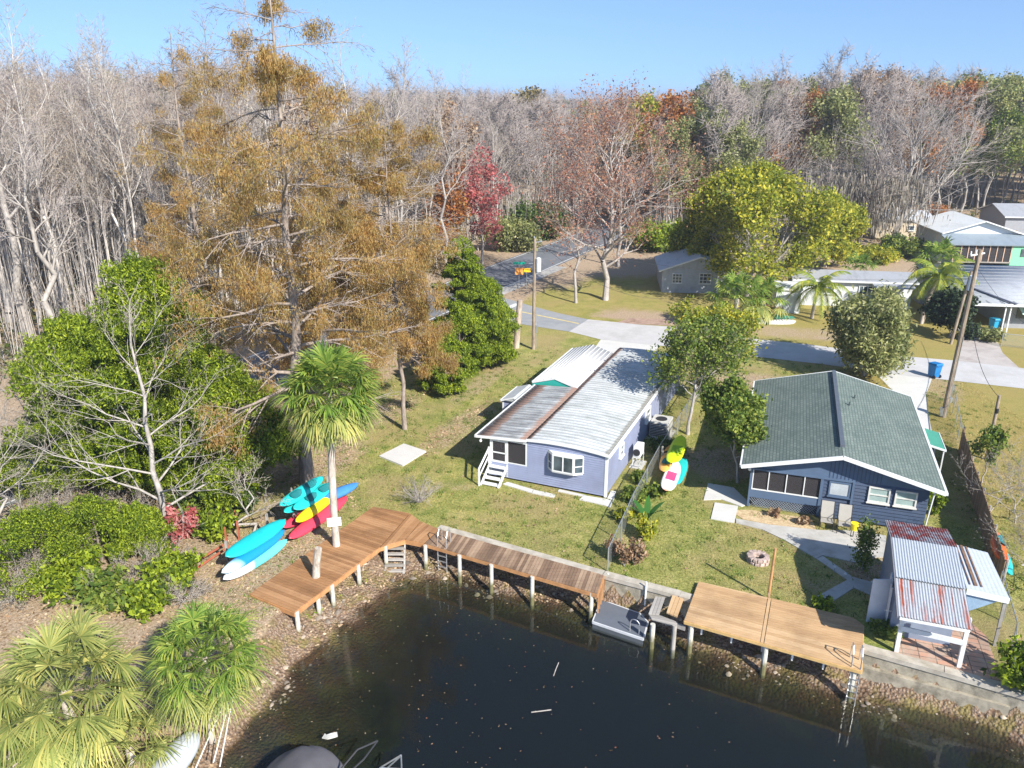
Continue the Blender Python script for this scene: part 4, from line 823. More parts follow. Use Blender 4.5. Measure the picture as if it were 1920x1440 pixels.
def L3(px, py, z):
    p = G(px, py, z) - S0; return Vector((p.x * c3 - p.y * s3, p.x * s3 + p.y * c3, z))
q0 = L3(1685, 1155, 2.1); q1 = L3(1824, 1182, 2.1); 
Wd = q1.x - q0.x; X0 = q0.x; X1 = X0 + Wd; YF = q0.y
ym = L3(1685, 1085, 2.5).y; yr = L3(1674, 1008, 2.9).y; yb = L3(1662, 977, 2.55).y
tin = rustmat('galvanised_tin', (.42, .46, .50), (.28, .10, .05), .72); tinr = rustmat('rusty_tin_sheet', (.42, .45, .48), (.38, .10, .05), .50, 2.2, .12); tinrr = rustmat('very_rusty_tin', (.36, .36, .38), (.26, .045, .03), .44, 1, 1)
part('porch_roof', corr((X0, YF, 2.1), (X1, YF, 2.1), (X0, ym + .12, 2.5), (X1, ym + .12, 2.5), 24, .02), tinr, t, 'rust-streaked lower porch roof'); part('roof', corr((X0, ym, 2.56), (X1, ym, 2.56), (X0, yr, 2.92), (X1, yr, 2.92), 24, .02), tin, t, 'grey corrugated main roof')
part('roof', corr((X0, yr, 2.93), (X1, yr, 2.93), (X0, yb, 2.6), (X1, yb, 2.6), 24, .02), tinrr, t, 'deep red rusty back slope')
q = MB(); xw = X0 + .12
q.add([(xw, ym + .1, 0), (xw, yb - .1, 0), (xw, yb - .1, 2.5), (xw, yr, 2.86), (xw, ym + .1, 2.45), (xw + .08, ym + .1, 0), (xw + .08, yb - .1, 0), (xw + .08, yb - .1, 2.5), (xw + .08, yr, 2.86), (xw + .08, ym + .1, 2.45)], [(0,1,2,3,4),(9,8,7,6,5),(0,4,9,5)]); q.box(xw + .08, X1 - .1, ym + .1, ym + .18, 0, 2.45); q.box(X1 - .18, X1 - .1, ym + .18, yb - .1, 0, 2.45); q.box(xw + .08, X1 - .18, yb - .18, yb - .1, 0, 2.45); part('wall', q, M('shed_blue_grey', (.22, .26, .34), .7, .1), t)
q = MB(); q.bar((X0 - .03, YF - .02, 2.06), (X0 - .03, ym, 2.46), .04, .1); q.bar((X0 - .03, ym, 2.5), (X0 - .03, yr, 2.87), .04, .1); q.bar((X0 - .03, yr, 2.87), (X0 - .03, yb, 2.55), .04, .1); part('roof_edge', q, M('edge_dark', (.2, .2, .22)), t)
q = MB(); dy = (yr + ym) / 2; q.box(xw - .1, xw - .05, dy - .3, dy + .1, .1, 2.0); q.bar((xw - .05, dy - .35, 1.0), (xw - .75, dy - .55, 1.0), .04, 1.9); dd = part('door', q, M('white_door', (.62, .64, .68), .6, .06), t, 'open white door')
q = MB()
q.tube([(xw - .1, ym + .35, .4), (xw - .12, ym + .3, 1.9)], .03, 6); q.tube([(xw - .1, ym + .6, .4), (xw - .12, ym + .55, 1.9)], .03, 6); q.bar((xw - .25, ym + .3, .9), (xw, ym + .3, .9), .03); part('leaning_pipe', q, white, t)
fp = [L3(1680, 1222, 0), L3(1797, 1251, 0)]
for i, p in enumerate(fp): q = MB().box(p.x - .07, p.x + .07, p.y - .07, p.y + .07, 0, 2.05); part('post', q, white, t)
q = MB(); q.bar((fp[0].x, fp[0].y - .08, 1.08), (fp[1].x, fp[1].y - .08, 1.08), .05, .2); q.bar((X0 + .05, YF + .05, 2.0), (X1 - .05, YF + .05, 2.0), .06, .12); part('beam', q, white, t)
# lean-to on its right
t = thing('lean_to_roof', 'pale sheet-metal lean-to roof with rust strips beside the corrugated shed', 'shelter', S0, A3)
a0 = L3(1813, 1104, 2.2); a1 = L3(1893, 1122, 2.1); b0 = L3(1784, 1019, 2.3); b1 = L3(1852, 1036, 2.2)
sheetm = rustmat('pale_sheet', (.55, .60, .66), (.16, .10, .06), .66, 2.4, .06); part('roof', corr(a0, a1, b0, b1, 9, .005), sheetm, t)
q = MB()
for i in range(3): f_ = .12 + i * .14; q.bar(a0.lerp(a1, f_).lerp(b0.lerp(b1, f_), .1) + Vector((0, 0, .03)), b0.lerp(b1, f_) + Vector((0, 0, .03)), (.03, .1, .05)[i], .02)
part('batten', q, M('batten', (.20, .12, .075), .9, .3, 5), t); q = MB(); q.bar(a0 - Vector((0, .02, .1)), a1 - Vector((0, .02, .1)), .07, .2); part('beam', q, white, t)
q = MB(); q.add([a0 - Vector((0, -.1, .22)), a0.lerp(a1, .8) - Vector((0, -.1, .22)), a0 - Vector((0, -.1, 1.1)), a0 - Vector((0, -.05, .22)), a0.lerp(a1, .8) - Vector((0, -.05, .22)), a0 - Vector((0, -.05, 1.1))], [(0, 1, 2), (5, 4, 3), (0, 3, 4, 1), (1, 4, 5, 2), (2, 5, 3, 0)]); part('gable_board', q, M('shed_pale_blue', (.25, .36, .48), .7), t)
for p in (a1, b1): q = MB().box(p.x - .15, p.x - .05, p.y, p.y + .1, 0, 2.1); part('post', q, greywood, t)
# ------------------------------------------------------------------ chairs, bucket, fire pit, garden lights
def chair(px, py, rot, label):
    t = thing('patio_chair', label, 'chair', G(px, py, .05), rot, 'beige high-back patio chairs')
    sl_ = M('sling_fabric', (.36, .34, .30), .8, .05); q = MB(); q.plate([(-.27, -.32, .42), (.27, -.32, .42), (.27, .18, .38), (-.27, .18, .38)], .03); part('seat', q, sl_, t)
    q = MB(); q.bar((0, .19, .4), (0, .48, 1.12), .54, .035, up=(0, 1, .4)); part('backrest', q, sl_, t); q = MB()
    for x in (-.3, .3):
        q.tube([(x, -.33, 0), (x, -.33, .62), (x, .25, .62)], .018, 6); q.tube([(x, .1, 0), (x, .22, .4), (x, .5, 1.14)], .018, 6)
    part('frame', q, dark, t); return t
cr = A2
chair(1548, 988, cr, 'left one of two beige patio chairs against the navy wall'); chair(1581, 995, cr, 'right one of two beige patio chairs, next to the yellow bucket')
t = thing('bucket', 'yellow bucket on a dark stake beside the right patio chair', 'bucket', G(1599, 1006, .05)); q = MB(); q.tube([(0, 0, .35), (0, 0, .7)], [.14, .18], 14); part('pail', q, M('yellow_plastic', (.85, .68, .02), .4), t, smooth=False); q = MB().tube([(0, 0, 0), (0, 0, .36)], .02, 5); part('stake', q, dark, t)
t = thing('fire_pit', 'round stone-ringed fire pit on the lawn behind the tan dock', 'fire pit', G(1421, 1052, 0)); rr = random.Random(3)
ston = M('pit_stone', (.42, .33, .29), .9, .3, 6, isl=.3, bump=.6)
for ly in range(2):
    q = MB()
    for i in range(13):
        a = 2 * pi * (i + .5 * ly) / 13; cx, cy = .36 * cos(a), .36 * sin(a); u = Vector((-sin(a), cos(a), 0)); n_ = Vector((cos(a), sin(a), 0)); h = .13 + rr.uniform(-.02, .02); z = ly * .15; wd = rr.uniform(.085, .105); ww = rr.uniform(.1, .14)
        b8 = [Vector((cx, cy, z + zz)) + u * wd * su_ * (1 - .12 * (zz > 0)) + n_ * ww * sn_ for zz in (0, h) for su_, sn_ in ((-1, -1), (1, -1), (1, 1), (-1, 1))]; q.add(b8, [(0,3,2,1),(4,5,6,7),(0,1,5,4),(1,2,6,5),(2,3,7,6),(3,0,4,7)])
    part('stone_ring', q, ston, t, bevel=.02)
q = MB(); q.cone((0, 0), .27, .27, 0, .05, 14); part('ash', q, M('ash', (.04, .035, .03), .95, .4, 9), t)
for n_, (x, y) in enumerate(((1564, 1073), (1584, 1086), (1634, 1101), (1618, 1097))):
    if n_ == 3: continue
    t = thing('garden_light', ('small white path light nearest the fire pit', 'small white path light where the two shaded paths cross', 'small white path light nearest the shed door')[n_], 'path light', G(x, y, .03), 0, 'path lights'); q = MB().tube([(0, 0, 0), (0, 0, .25)], .012, 5); part('stake', q, steel, t); q = MB().cone((0, 0), .06, .02, .25, .31, 8); part('cap', q, white, t)
# ------------------------------------------------------------------ utility poles, wires
polewood = barkmat('utility_pole_wood', (.16, .12, .09), (.38, .31, .23), 4)
def upole(px, py, topx, topy, r, label, parts=()):
    p = G(px, py, 0); h = TOPZ(p, topy); tx = G(topx, topy, h); t = thing('utility_pole', label, 'utility pole', p); e = Vector((tx.x - p.x, tx.y - p.y, h)); q = MB(); q.tube([(0, 0, -.3), e * .5, e], [r, r * .88, r * .75], 10); part('pole', q, polewood, t); return t, p, e
t1, p1, e1 = upole(1000, 655, 1003, 447, .15, 'wooden utility pole with transformer between the road and the lavender house')
q = MB().tube([(.33, -.1, 6.3), (.33, -.1, 7.3)], .2, 12); q.tube([(.33, -.1, 7.3), (.33, -.1, 7.38)], [.2, .1], 12); q.bar((0, 0, 6.8), (.3, -.1, 6.8), .08); part('transformer', q, M('transformer_grey', (.6, .62, .62), .5), t1)
q = MB().bar((-.1, 0, 8.5), (.6, 0, 8.6), .06); q.cone((.5, 0), .05, .03, 8.62, 8.8, 8); q.cone((0, 0), .05, .03, 8.85, 9.0, 8); q.bar((-.4, 0, 6.9), (0, 0, 6.9), .05); part('insulator_arm', q, steel, t1)
q = MB().box(.14, .3, -.1, .1, 1.4, 2.0); q.tube([(.2, 0, 0), (.2, 0, 3)], .035, 6); part('meter_box', q, steel, t1)
t2_, p2, e2 = upole(1768, 782, 1838, 468, .16, 'tall wooden utility pole beside the navy cottage driveway')
q = MB().bar(e2 + Vector((-.5, 0, -.35)), e2 + Vector((.3, 0, -.2)), .08); q.cone((e2.x - .5, e2.y), .05, .04, e2.z - .3, e2.z - .1, 8); q.cone((e2.x - .2, e2.y), .05, .04, e2.z - .25, e2.z, 8); part('insulator_arm', q, white, t2_)
q = MB().tube([(-.15, 0, .1), (-.15, 0, .65)], .12, 8); q.box(.2, .34, -.1, .1, 1.0, 1.3); part('service_box', q, steel, t2_); q = MB(); q.tube([(.1, -.12, 0), e2 * .5 + Vector((.1, -.14, 0))], .03, 5); part('conduit', q, steel, t2_)
t3, p3, e3 = upole(1782, 645, 1822, 508, .13, 'shorter leaning pole carrying a grey transformer by the far driveway')
q = MB().tube([e3 + Vector((.0, -.25, -1.5)), e3 + Vector((.05, -.25, -.35))], .26, 12); part('transformer', q, M('transformer_blue', (.48, .56, .68), .4), t3)
t4, p4, e4 = upole(1850, 862, 1874, 741, .11, 'short grey pole in the dry lawn right of the bamboo fence'); q = MB().tube([e4 + Vector((0, -.1, -1.0)), e4 + Vector((0, -.1, -.75))], .08, 8); part('bracket', q, dark, t4)
def wire(a, b_, sag, label, r=.012):
    a = Vector(a); b_ = Vector(b_); q = MB(); q.tube([a.lerp(b_, k / 16) - Vector((0, 0, sag * 4 * (k / 16) * (1 - k / 16))) - a for k in range(17)], r, 4, False); solo('power_line', q, dark, label, 'wire', a, group='overhead wires')
wire(p2 + e2, p3 + e3, .5, 'power line between the tall pole and the leaning transformer pole'); wire(p4 + e4 - Vector((0, 0, .1)), G(1822, 600, 2.6), .9, 'dark cable from the short pole to the far carport roof', .018)
wire(p1 + e1, G(1242, 560, 2.6), 1.2, 'service wire from the transformer pole to the white cottage', .012); wire(p1 + e1 - Vector((0, 0, .5)), p3 + e3 - Vector((0, 0, .6)), 1.0, 'long wire crossing the street from pole to pole', .01)
wire(p2 + e2 - Vector((0, 0, 1)), G(1990, 650, 6), .6, 'wire leaving the tall pole past the right edge of the view', .01)
# leaning palm stub
t = pile(967, 652, 563, .24, barkmat('palm_stub_bark', (.20, .15, .11), (.55, .46, .38), 3), 'headless old palm trunk standing next to the utility pole', 0, 975, 'palm_stump', 'palm stump')
# traffic signs near the junction
p = G(973, 545, 0); t = thing('road_signs', 'pole with green street name and orange warning signs at the junction', 'road sign', p); q = MB().tube([(0, 0, 0), (0, 0, 3.0)], .03, 6); part('post', q, steel, t); q = MB().box(-.6, .6, -.02, .02, 2.75, 3.0); part('street_plate', q, M('sign_green', (.0, .35, .25), .4), t)
q = MB().box(-.4, .45, -.06, -.03, 1.7, 2.4); part('warning_plate', q, M('sign_orange', (.9, .36, .08), .4), t); q = MB().box(.5, 1.2, -.06, -.03, 1.95, 2.35); part('warning_plate', q, M('sign_yellow', (.9, .55, .02), .4), t); q = MB().tube([(.8, 0, 0), (.8, 0, 2.0)], .03, 6); part('post', q, steel, t)
# wheeled bins
def bin_(px, py, rot, col, label, z=.02):
    t = thing('wheeled_bin', label, 'bin', G(px, py, z), rot, 'blue wheeled bins'); q = MB(); q.add([(-.25, -.28, .08), (.25, -.28, .08), (.25, .28, .08), (-.25, .28, .08), (-.31, -.36, .98), (.31, -.36, .98), (.31, .36, .98), (-.31, .36, .98)], [(0,3,2,1),(4,5,6,7),(0,1,5,4),(1,2,6,5),(2,3,7,6),(3,0,4,7)]); part('body', q, col, t, bevel=.02)
    q = MB(); q.add([(-.33, -.4, .985), (.33, -.4, .985), (.33, .4, 1.0), (-.33, .4, 1.0), (-.3, -.36, 1.04), (.3, -.36, 1.04), (.3, .36, 1.1), (-.3, .36, 1.1)], [(0,3,2,1),(4,5,6,7),(0,1,5,4),(1,2,6,5),(2,3,7,6),(3,0,4,7)]); l_ = part('lid', q, col, t); q = MB().bar((-.28, .42, .95), (.28, .42, .95), .04); part('handle', q, col, l_)
    for x in (-.27, .27): q = MB().tube([(x - .03, .3, .12), (x + .03, .3, .12)], .12, 12); part('wheel', q, dark, t)
binb = M('bin_blue', (.01, .17, .45), .45, .06); bin_(1750, 707, R(200), binb, 'blue wheeled bin standing alone at the street edge'); bin_(1862, 619, R(190), M('bin_light_blue', (.02, .3, .5), .45, .06), 'light blue wheeled bin under the far carport corner'); bin_(1688, 573, R(180), binb, 'blue wheeled bin in shade beside the cream trailer house')
# ------------------------------------------------------------------ fences
def fence_posts(t, pts, h, r, mat, every):
    for a, b_ in zip(pts[:-1], pts[1:]):
        n = max(1, round((b_ - a).length / every))
        for i in range(n + (b_ is pts[-1])): p = a.lerp(b_, i / n); q = MB().tube([(p.x, p.y, 0), (p.x, p.y, h)], r, 6); part('post', q, mat, t)
def chainfence(px, h, label, every=2.4):
    P = [Vector(G(x, y, 0)) for x, y in px]; o = P[0].copy(); P = [p - o for p in P]; t = thing('chain_link_fence', label, 'fence', o); fence_posts(t, P, h, .03, steel, every); q = MB(); r_ = MB()
    for a, b_ in zip(P[:-1], P[1:]): q.add([a + Vector((0, 0, .05)), b_ + Vector((0, 0, .05)), b_ + Vector((0, 0, h)), a + Vector((0, 0, h))], [(0, 1, 2, 3)]); r_.tube([a + Vector((0, 0, h)), b_ + Vector((0, 0, h))], .022, 6)
    part('mesh_panel', q, chain, t); part('top_rail', r_, steel, t); return t
chainfence([(1139, 1072), (1186, 965), (1234, 872), (1285, 790), (1330, 712)], 1.15, 'chain-link fence running between the lavender home and the navy cottage')
chainfence([(1800, 850), (1790, 800), (1782, 752)], 1.2, 'short chain-link fence between the navy cottage driveway and the dry lawn', 2)
chainfence([(1890, 1285), (1895, 1220), (1880, 1165), (1868, 1120)], 1.2, 'chain-link fence at the right edge of the brick patio', 2)
chainfence([(1876, 650), (1925, 655), (2000, 664)], 1.1, 'low wire fence in the lawn right of the far driveway', 3)
P = [Vector(G(x, y, 0)) for x, y in ((1797, 846), (1812, 905), (1832, 968), (1852, 1040), (1872, 1110))]; o = P[0].copy(); t = thing('bamboo_fence', 'brown bamboo slat fence along the right side of the navy cottage yard', 'fence', o); q = MB(); rr = random.Random(5)
for a, b_ in zip(P[:-1], P[1:]):
    n = int((b_ - a).length / .09)
    for i in range(n): p = a.lerp(b_, i / n) - o; p2_ = a.lerp(b_, (i + .85) / n) - o; h = 1.45 + rr.uniform(-.05, .05); q.bar(Vector((p.x, p.y, h / 2)), Vector((p2_.x, p2_.y, h / 2)), .03, h)
part('slats', q, M('bamboo_slats', (.34, .225, .14), .85, .15, 5, isl=.45), t); fence_posts(t, [p - o + Vector((.08, 0, 0)) for p in P], 1.5, .05, greywood, 2.2)
# ------------------------------------------------------------------ neighbouring houses
def gable_roof(w_, d_, z, rise, ov=.4, axis='x', th=.12):
    """ridge along axis"""
    q = MB()
    if axis == 'x': pts = [[(-ov, -ov, z), (w_ + ov, -ov, z), (w_ + ov, d_ / 2, z + rise), (-ov, d_ / 2, z + rise)], [(-ov, d_ / 2, z + rise), (w_ + ov, d_ / 2, z + rise), (w_ + ov, d_ + ov, z), (-ov, d_ + ov, z)]]
    else: pts = [[(-ov, -ov, z), (w_ / 2, -ov, z + rise), (w_ / 2, d_ + ov, z + rise), (-ov, d_ + ov, z)], [(w_ / 2, -ov, z + rise), (w_ + ov, -ov, z), (w_ + ov, d_ + ov, z), (w_ / 2, d_ + ov, z + rise)]]
    for p in pts: q.plate(p, th, (0, 0, -1))
    return q
def gwall(w_, d_, z, rise, axis):
    q = MB(); q.box(0, w_, 0, d_, 0, z - .02)
    if axis == 'x': q.add([(0.01, 0, z - .02), (0.01, d_, z - .02), (0.01, d_ / 2, z + rise - .16), (w_ - .01, 0, z - .02), (w_ - .01, d_, z - .02), (w_ - .01, d_ / 2, z + rise - .16)], [(0, 2, 1), (3, 4, 5), (0, 3, 5, 2), (1, 2, 5, 4)])
    else: q.add([(0, 0.01, z - .02), (w_, 0.01, z - .02), (w_ / 2, 0.01, z + rise - .16), (0, d_ - .01, z - .02), (w_, d_ - .01, z - .02), (w_ / 2, d_ - .01, z + rise - .16)], [(0, 1, 2), (3, 5, 4), (0, 2, 5, 3), (1, 4, 5, 2)])
    return q
def house(name, label, o, rot, w_, d_, z, rise, axis, wallm, roofm, wins=(), doors=(), ov=.4):
    t = thing(name, label, 'house', o, rot); part('wall', gwall(w_, d_, z, rise, axis), wallm, t); part('roof', gable_roof(w_, d_, z, rise, ov, axis), roofm, t)
    F = Fr((0, 0, 0), (1, 0, 0), (0, -1, 0)); Fs = Fr((0, 0, 0), (0, 1, 0), (-1, 0, 0))
    for (f, a, b_, c_, d2, bars) in wins: window(t, F if f == 'f' else Fs, a, b_, c_, d2, bars=bars)
    for (a, b_, m_) in doors: q = MB(); fbox(q, F, a, b_, 0, .04, .1, 2.1); part('door', q, m_, t)
    q = MB(); 
    if axis == 'x': q.box(-ov, w_ + ov, -ov - .04, -ov, z - .14, z + .01)
    else: q.bar((-ov, -ov - .03, z - .05), (w_ / 2, -ov - .03, z + rise - .05), .04, .14); q.bar((w_ + ov, -ov - .03, z - .05), (w_ / 2, -ov - .03, z + rise - .05), .04, .14)
    part('fascia', q, white, t); return t
greyroof = rooftex('grey_shingle_far', (.33, .34, .36), (.26, .27, .28), 'Y'); paleroof = rooftex('pale_metal_far', (.52, .54, .56), (.42, .43, .45), 'Y'); wroof = rooftex('white_metal_far', (.72, .74, .73), (.62, .64, .62), 'Y', None, .6); blueroof = rooftex('blue_grey_shingle_far', (.24, .29, .33), (.2, .24, .27), 'Y')
creamw = M('cream_wall', (.66, .63, .56), .7, .06); whitew = M('white_wall', (.62, .64, .66), .7, .06); greenw = M('mint_green_wall', (.22, .58, .36), .7, .05); tanw = M('tan_wall', (.55, .47, .34), .7, .08); greyw = M('grey_wall', (.30, .31, .33), .7, .1)
house('white_cottage', 'white cottage shaded by trees across the street with hip of pale roof', G(1240, 548), R(-6), 7.4, 7.0, 2.3, 1.5, 'y', M('cottage_shaded_white', (.42, .44, .47), .7, .1, dirt=(.30, .31, .33)), paleroof, [('f', 1.0, 2.0, 1.0, 2.0, ((.33, .66), (.33, .66))), ('f', 3.7, 4.9, 1.0, 2.1, ((.33, .66), (.33, .66)))], [(5.7, 6.6, white)])  # tree shade is put into the wall colour: greyed white with darker dapples
hB = house('trailer_house', 'cream and white trailer house with grey roof behind the queen palm', G(1487, 571), R(-9), 10.6, 4.2, 2.55, .55, 'x', whitew, greyroof, [('f', 2.2, 3.6, 1.2, 2.0, ((.5,), ())), ('f', 5.8, 7.4, 1.1, 2.1, ((.25, .5, .75), ()))], [(7.6, 8.5, M('peach_door', (.6, .45, .36), .6))])
q = MB().box(7.0, 9.9, -1.6, -.05, 0, .5); part('porch_floor', q, M('porch_white', (.6, .6, .6)), hB); q = MB()
for i in range(14): q.box(7.0 + i * .2, 7.04 + i * .2, -1.6, -1.56, .5, 1.3)
q.box(7, 9.9, -1.62, -1.54, 1.3, 1.36); part('handrail', q, white, hB)
q = MB().plate([(6.8, -1.8, 2.3), (10.4, -1.8, 2.3), (10.4, 0, 2.5), (6.8, 0, 2.5)], .06); part('porch_roof', q, greyroof, hB)
house('white_shed', 'white windowless shed between the sabal palm and the trailer house', G(1452, 586), R(-10), 2.2, 3.0, 2.3, .4, 'x', M('shed_white', (.6, .63, .66)), paleroof, ov=.1)
hC = house('green_house', 'mint green house with white gable roof and a long screened porch', G(1762, 492), R(-5), 8.4, 8.5, 3.6, 1.5, 'y', whitew, wroof, ov=.5)
q = MB(); q.plate([(-.6, -3.4, 2.75), (17.3, -3.4, 2.75), (17.3, -.05, 3.55), (-.6, -.05, 3.55)], .1); part('porch_roof', q, blueroof, hC); q = MB().box(0, 6.45, -3.1, -.1, .6, .75); part('porch_floor', q, greywood, hC)
for i in range(9): q = MB().box(i * .8, .09 + i * .8, -3.1, -3.0, .75, 2.7); part('post', q, M('porch_post_wood', (.55, .38, .28)), hC)
q = MB().box(.05, 6.4, -3.04, -3.03, .8, 2.7); part('screen', q, screen, hC); q = MB().box(6.5, 17, -3.1, -.1, 0, 2.7); part('wall', q, greenw, hC); q = MB()
for x in (7.5, 9.3): q.box(x, x + 1.1, -3.16, -3.11, 1.4, 2.3)
part('window', q, glass, hC)
pC = G(1873, 620); hD = thing('carport_house', 'house at the right edge with wide pale metal roof, open carport and striped awning', 'house', pC, R(-7))
V, Fc = gridroof(-3.6, 14, -.6, 11.5, lambda x, y: 2.45 + .09 * y, 2, 2, .12); part('roof', npmesh('roof', V, Fc), paleroof, hD)
q = MB()
for i in range(16): q.box(-3.55 + i * 1.1, -3.5 + i * 1.1, -.58, 11.4, 2.5, 2.5)
for i in range(12): q.bar((-3.5, i * 1.0, 2.47 + .09 * i), (13.9, i * 1.0, 2.47 + .09 * i), .03, .03)
part('roof_seam', q, M('seam_grey', (.38, .39, .41)), hD); q = MB(); q.bar((0.6, -.7, 2.52), (-2.9, 7.6, 3.2), .26, .06); part('flashing', q, M('dark_flashing', (.07, .08, .12)), hD); q = MB()
for x in (-.05, .35): q.box(x, x + .1, -.45, -.35, 0, 2.4)
q.box(-3.5, -3.4, -.4, -.3, 0, 2.4); part('post', q, white, hD); q = MB(); q.box(.8, 13.5, 1.0, 11, 0, 2.5); q.box(-3.5, .8, 9, 11, 0, 3.1); part('wall', q, greyw, hD); q = MB(); q.box(-3.6, 14, -.66, -.6, 2.28, 2.5); part('fascia', q, white, hD)
q = MB()
for i in range(10): q.plate([(1.6 + i * .3, -.1, 1.5), (1.85 + i * .3, -.1, 1.5), (1.85 + i * .3, .95, 2.0), (1.6 + i * .3, .95, 2.0)], .03)
part('awning', q, M('mint_awning', (.55, .75, .68)), hD); q = MB().box(1.6, 4.5, .9, .99, .9, 1.9); part('window', q, glass, hD)
house('far_cabin', 'small tan cabin with pale roof behind the mossy trees', G(1640, 450), R(-8), 7, 6, 3.0, .9, 'x', tanw, paleroof, [('f', 4, 5, 1.4, 2.1, ((), ()))])
house('far_house', 'grey-roofed house at the far right behind the white gable roof', G(1878, 452), R(-6), 12, 8, 3.4, 1.3, 'x', greyw, greyroof)
q = MB().box(0, 3.2, 0, 1.2, 0, .9); 
t = thing('small_boat', 'small covered boat in grass beside the white shed across the street', 'boat', G(1447, 604), R(-5)); part('hull', hull(4.2, 1.6, 1.0), M('boat_grey', (.5, .49, .46), .6), t, smooth=True); q = MB().plate([(.1, -.7, .55), (1.9, -.3, .5), (1.9, .3, .5), (.1, .7, .55)], .04); part('cover', q, M('boat_green', (.05, .25, .18), .6), t)
# ------------------------------------------------------------------ vegetation kit
def unit(v): return v / (np.linalg.norm(v) + 1e-9)
class Tree:
    def __init__(s, seed): s.r = np.random.default_rng(seed); s.seg = []; s.tw = []; s.tips = []
    def limb(s, p, d, Lg, r0, lvl, maxl, n=4, kids=2, spread=.75, up=.12, wob=.16, kl=(.45, .7), first=0.25, taper=.45):
        r = s.r; step = Lg / n; rad = r0
        for i in range(n):
            d = unit(d + r.normal(0, wob, 3) + np.array([0, 0, up])); q = p + d * step; r1 = r0 * (1 - (1 - taper) * (i + 1) / n)
            (s.tw if lvl >= maxl else s.seg).append((p, q, rad, r1)); rad = r1; p = q
            if lvl < maxl and (i + 1) / n >= first:
                for k in range(kids if i < n - 1 else kids + 1):
                    a = r.normal(0, 1, 3); side = unit(a - d * a.dot(d)); nd = unit(d + side * spread * r.uniform(.6, 1.5)); l2 = Lg * r.uniform(*kl) * (1 - .35 * i / n)
                    s.limb(p, nd, l2, max(r1 * .6, .004), lvl + 1, maxl, max(2, n - 1), kids, spread, up, wob * 1.15, kl, first, .4)
        if lvl >= maxl: s.tips.append(p)
def tubes(seg, n=4):
    if not seg: return np.zeros((0, 3)), np.zeros((0, 4), int)
    P0 = np.array([x[0] for x in seg]); P1 = np.array([x[1] for x in seg]); A = np.array([x[2] for x in seg]); B = np.array([x[3] for x in seg]); d = P1 - P0; d /= np.linalg.norm(d, axis=1)[:, None] + 1e-9
    u = np.where(np.abs(d[:, 2:3]) < .9, np.array([[0, 0, 1.]]), np.array([[1., 0, 0]])); x = np.cross(d, u); x /= np.linalg.norm(x, axis=1)[:, None] + 1e-9; y = np.cross(x, d); a = 2 * pi * np.arange(n) / n
    ring = x[:, None] * np.cos(a)[None, :, None] + y[:, None] * np.sin(a)[None, :, None]; V = np.concatenate([P0[:, None] + ring * A[:, None, None], P1[:, None] + ring * B[:, None, None]], 1).reshape(-1, 3)
    b = (np.arange(len(seg)) * 2 * n)[:, None, None]; k = np.arange(n); f = np.stack([k, (k + 1) % n, (k + 1) % n + n, k + n], -1)[None] + b; return V, f.reshape(-1, 4)
def ribbons(seg, w_, rng):
    if not seg: return np.zeros((0, 3)), np.zeros((0, 3), int)
    P0 = np.array([x[0] for x in seg]); P1 = np.array([x[1] for x in seg]); d = P1 - P0; a = rng.normal(0, 1, P0.shape); x = np.cross(d, a); x /= np.linalg.norm(x, axis=1)[:, None] + 1e-9
    y = np.cross(x, d); y /= np.linalg.norm(y, axis=1)[:, None] + 1e-9
    V = np.stack([P0 + x * w_, P0 - x * w_ * .5 + y * w_ * .8, P0 - x * w_ * .5 - y * w_ * .8, P1], 1).reshape(-1, 3); i = (np.arange(len(seg)) * 4)[:, None]; F = np.concatenate([i + [0, 1, 3], i + [1, 2, 3], i + [2, 0, 3]], 0); return V, F
def leafquads(C_, size, rng, asp=1.8, updown=.0, flat=.0):
    n = len(C_); a = rng.normal(0, 1, (n, 3)); a[:, 2] = a[:, 2] * (1 - flat) + updown; a /= np.linalg.norm(a, axis=1)[:, None]; b = rng.normal(0, 1, (n, 3)); b[:, 2] *= (1 - flat); b -= a * (a * b).sum(1)[:, None]; b /= np.linalg.norm(b, axis=1)[:, None] + 1e-9
    s = size * rng.uniform(.6, 1.35, n)[:, None]; l = a * s * asp / 2; w_ = b * s / 2; V = np.stack([C_ - l, C_ + w_, C_ + l, C_ - w_], 1).reshape(-1, 3); i = (np.arange(n) * 4)[:, None] + np.arange(4); return V, i
def merge(*parts):
    V = []; F = {}; o = 0
    for v, f in parts:
        if len(v) == 0: continue
        V.append(v); F.setdefault(f.shape[1], []).append(f + o); o += len(v)
    return np.concatenate(V), [np.concatenate(x) for x in F.values()]
bark_pale = barkmat('pale_bark', (.24, .215, .19), (.46, .425, .385)); bark_grey = barkmat('grey_bark', (.22, .19, .17), (.50, .46, .42)); bark_dark = barkmat('dark_bark', (.10, .08, .07), (.28, .23, .19)); bark_cyp = barkmat('cypress_bark', (.15, .115, .095), (.38, .32, .27))
twig_mauve = M('grey_mauve_twigs', (.34, .30, .28), .9, .12, .5, bump=0, isl=.35); twig_pale = M('pale_twigs', (.33, .29, .245), .9, .1, .8, bump=0, isl=.3); twig_red = M('reddish_twigs', (.31, .20, .165), .9, .12, .5, bump=0, isl=.35)
lf_cyp = leafmat('rusty_cypress_needles', [(.20, .11, .045), (.42, .245, .085), (.52, .335, .12), (.60, .44, .19), (.38, .33, .12)], .52)
lf_cedar = leafmat('bright_cedar_green', [(.04, .075, .010), (.14, .21, .015), (.29, .38, .028), (.45, .53, .05)], .42)
lf_dk = leafmat('dark_evergreen', [(.03, .06, .015), (.06, .11, .025), (.10, .16, .03), (.15, .19, .05)], .3)
lf_mid = leafmat('mid_green_leaves', [(.05, .09, .02), (.12, .19, .03), (.22, .29, .05), (.33, .35, .07)], .35)
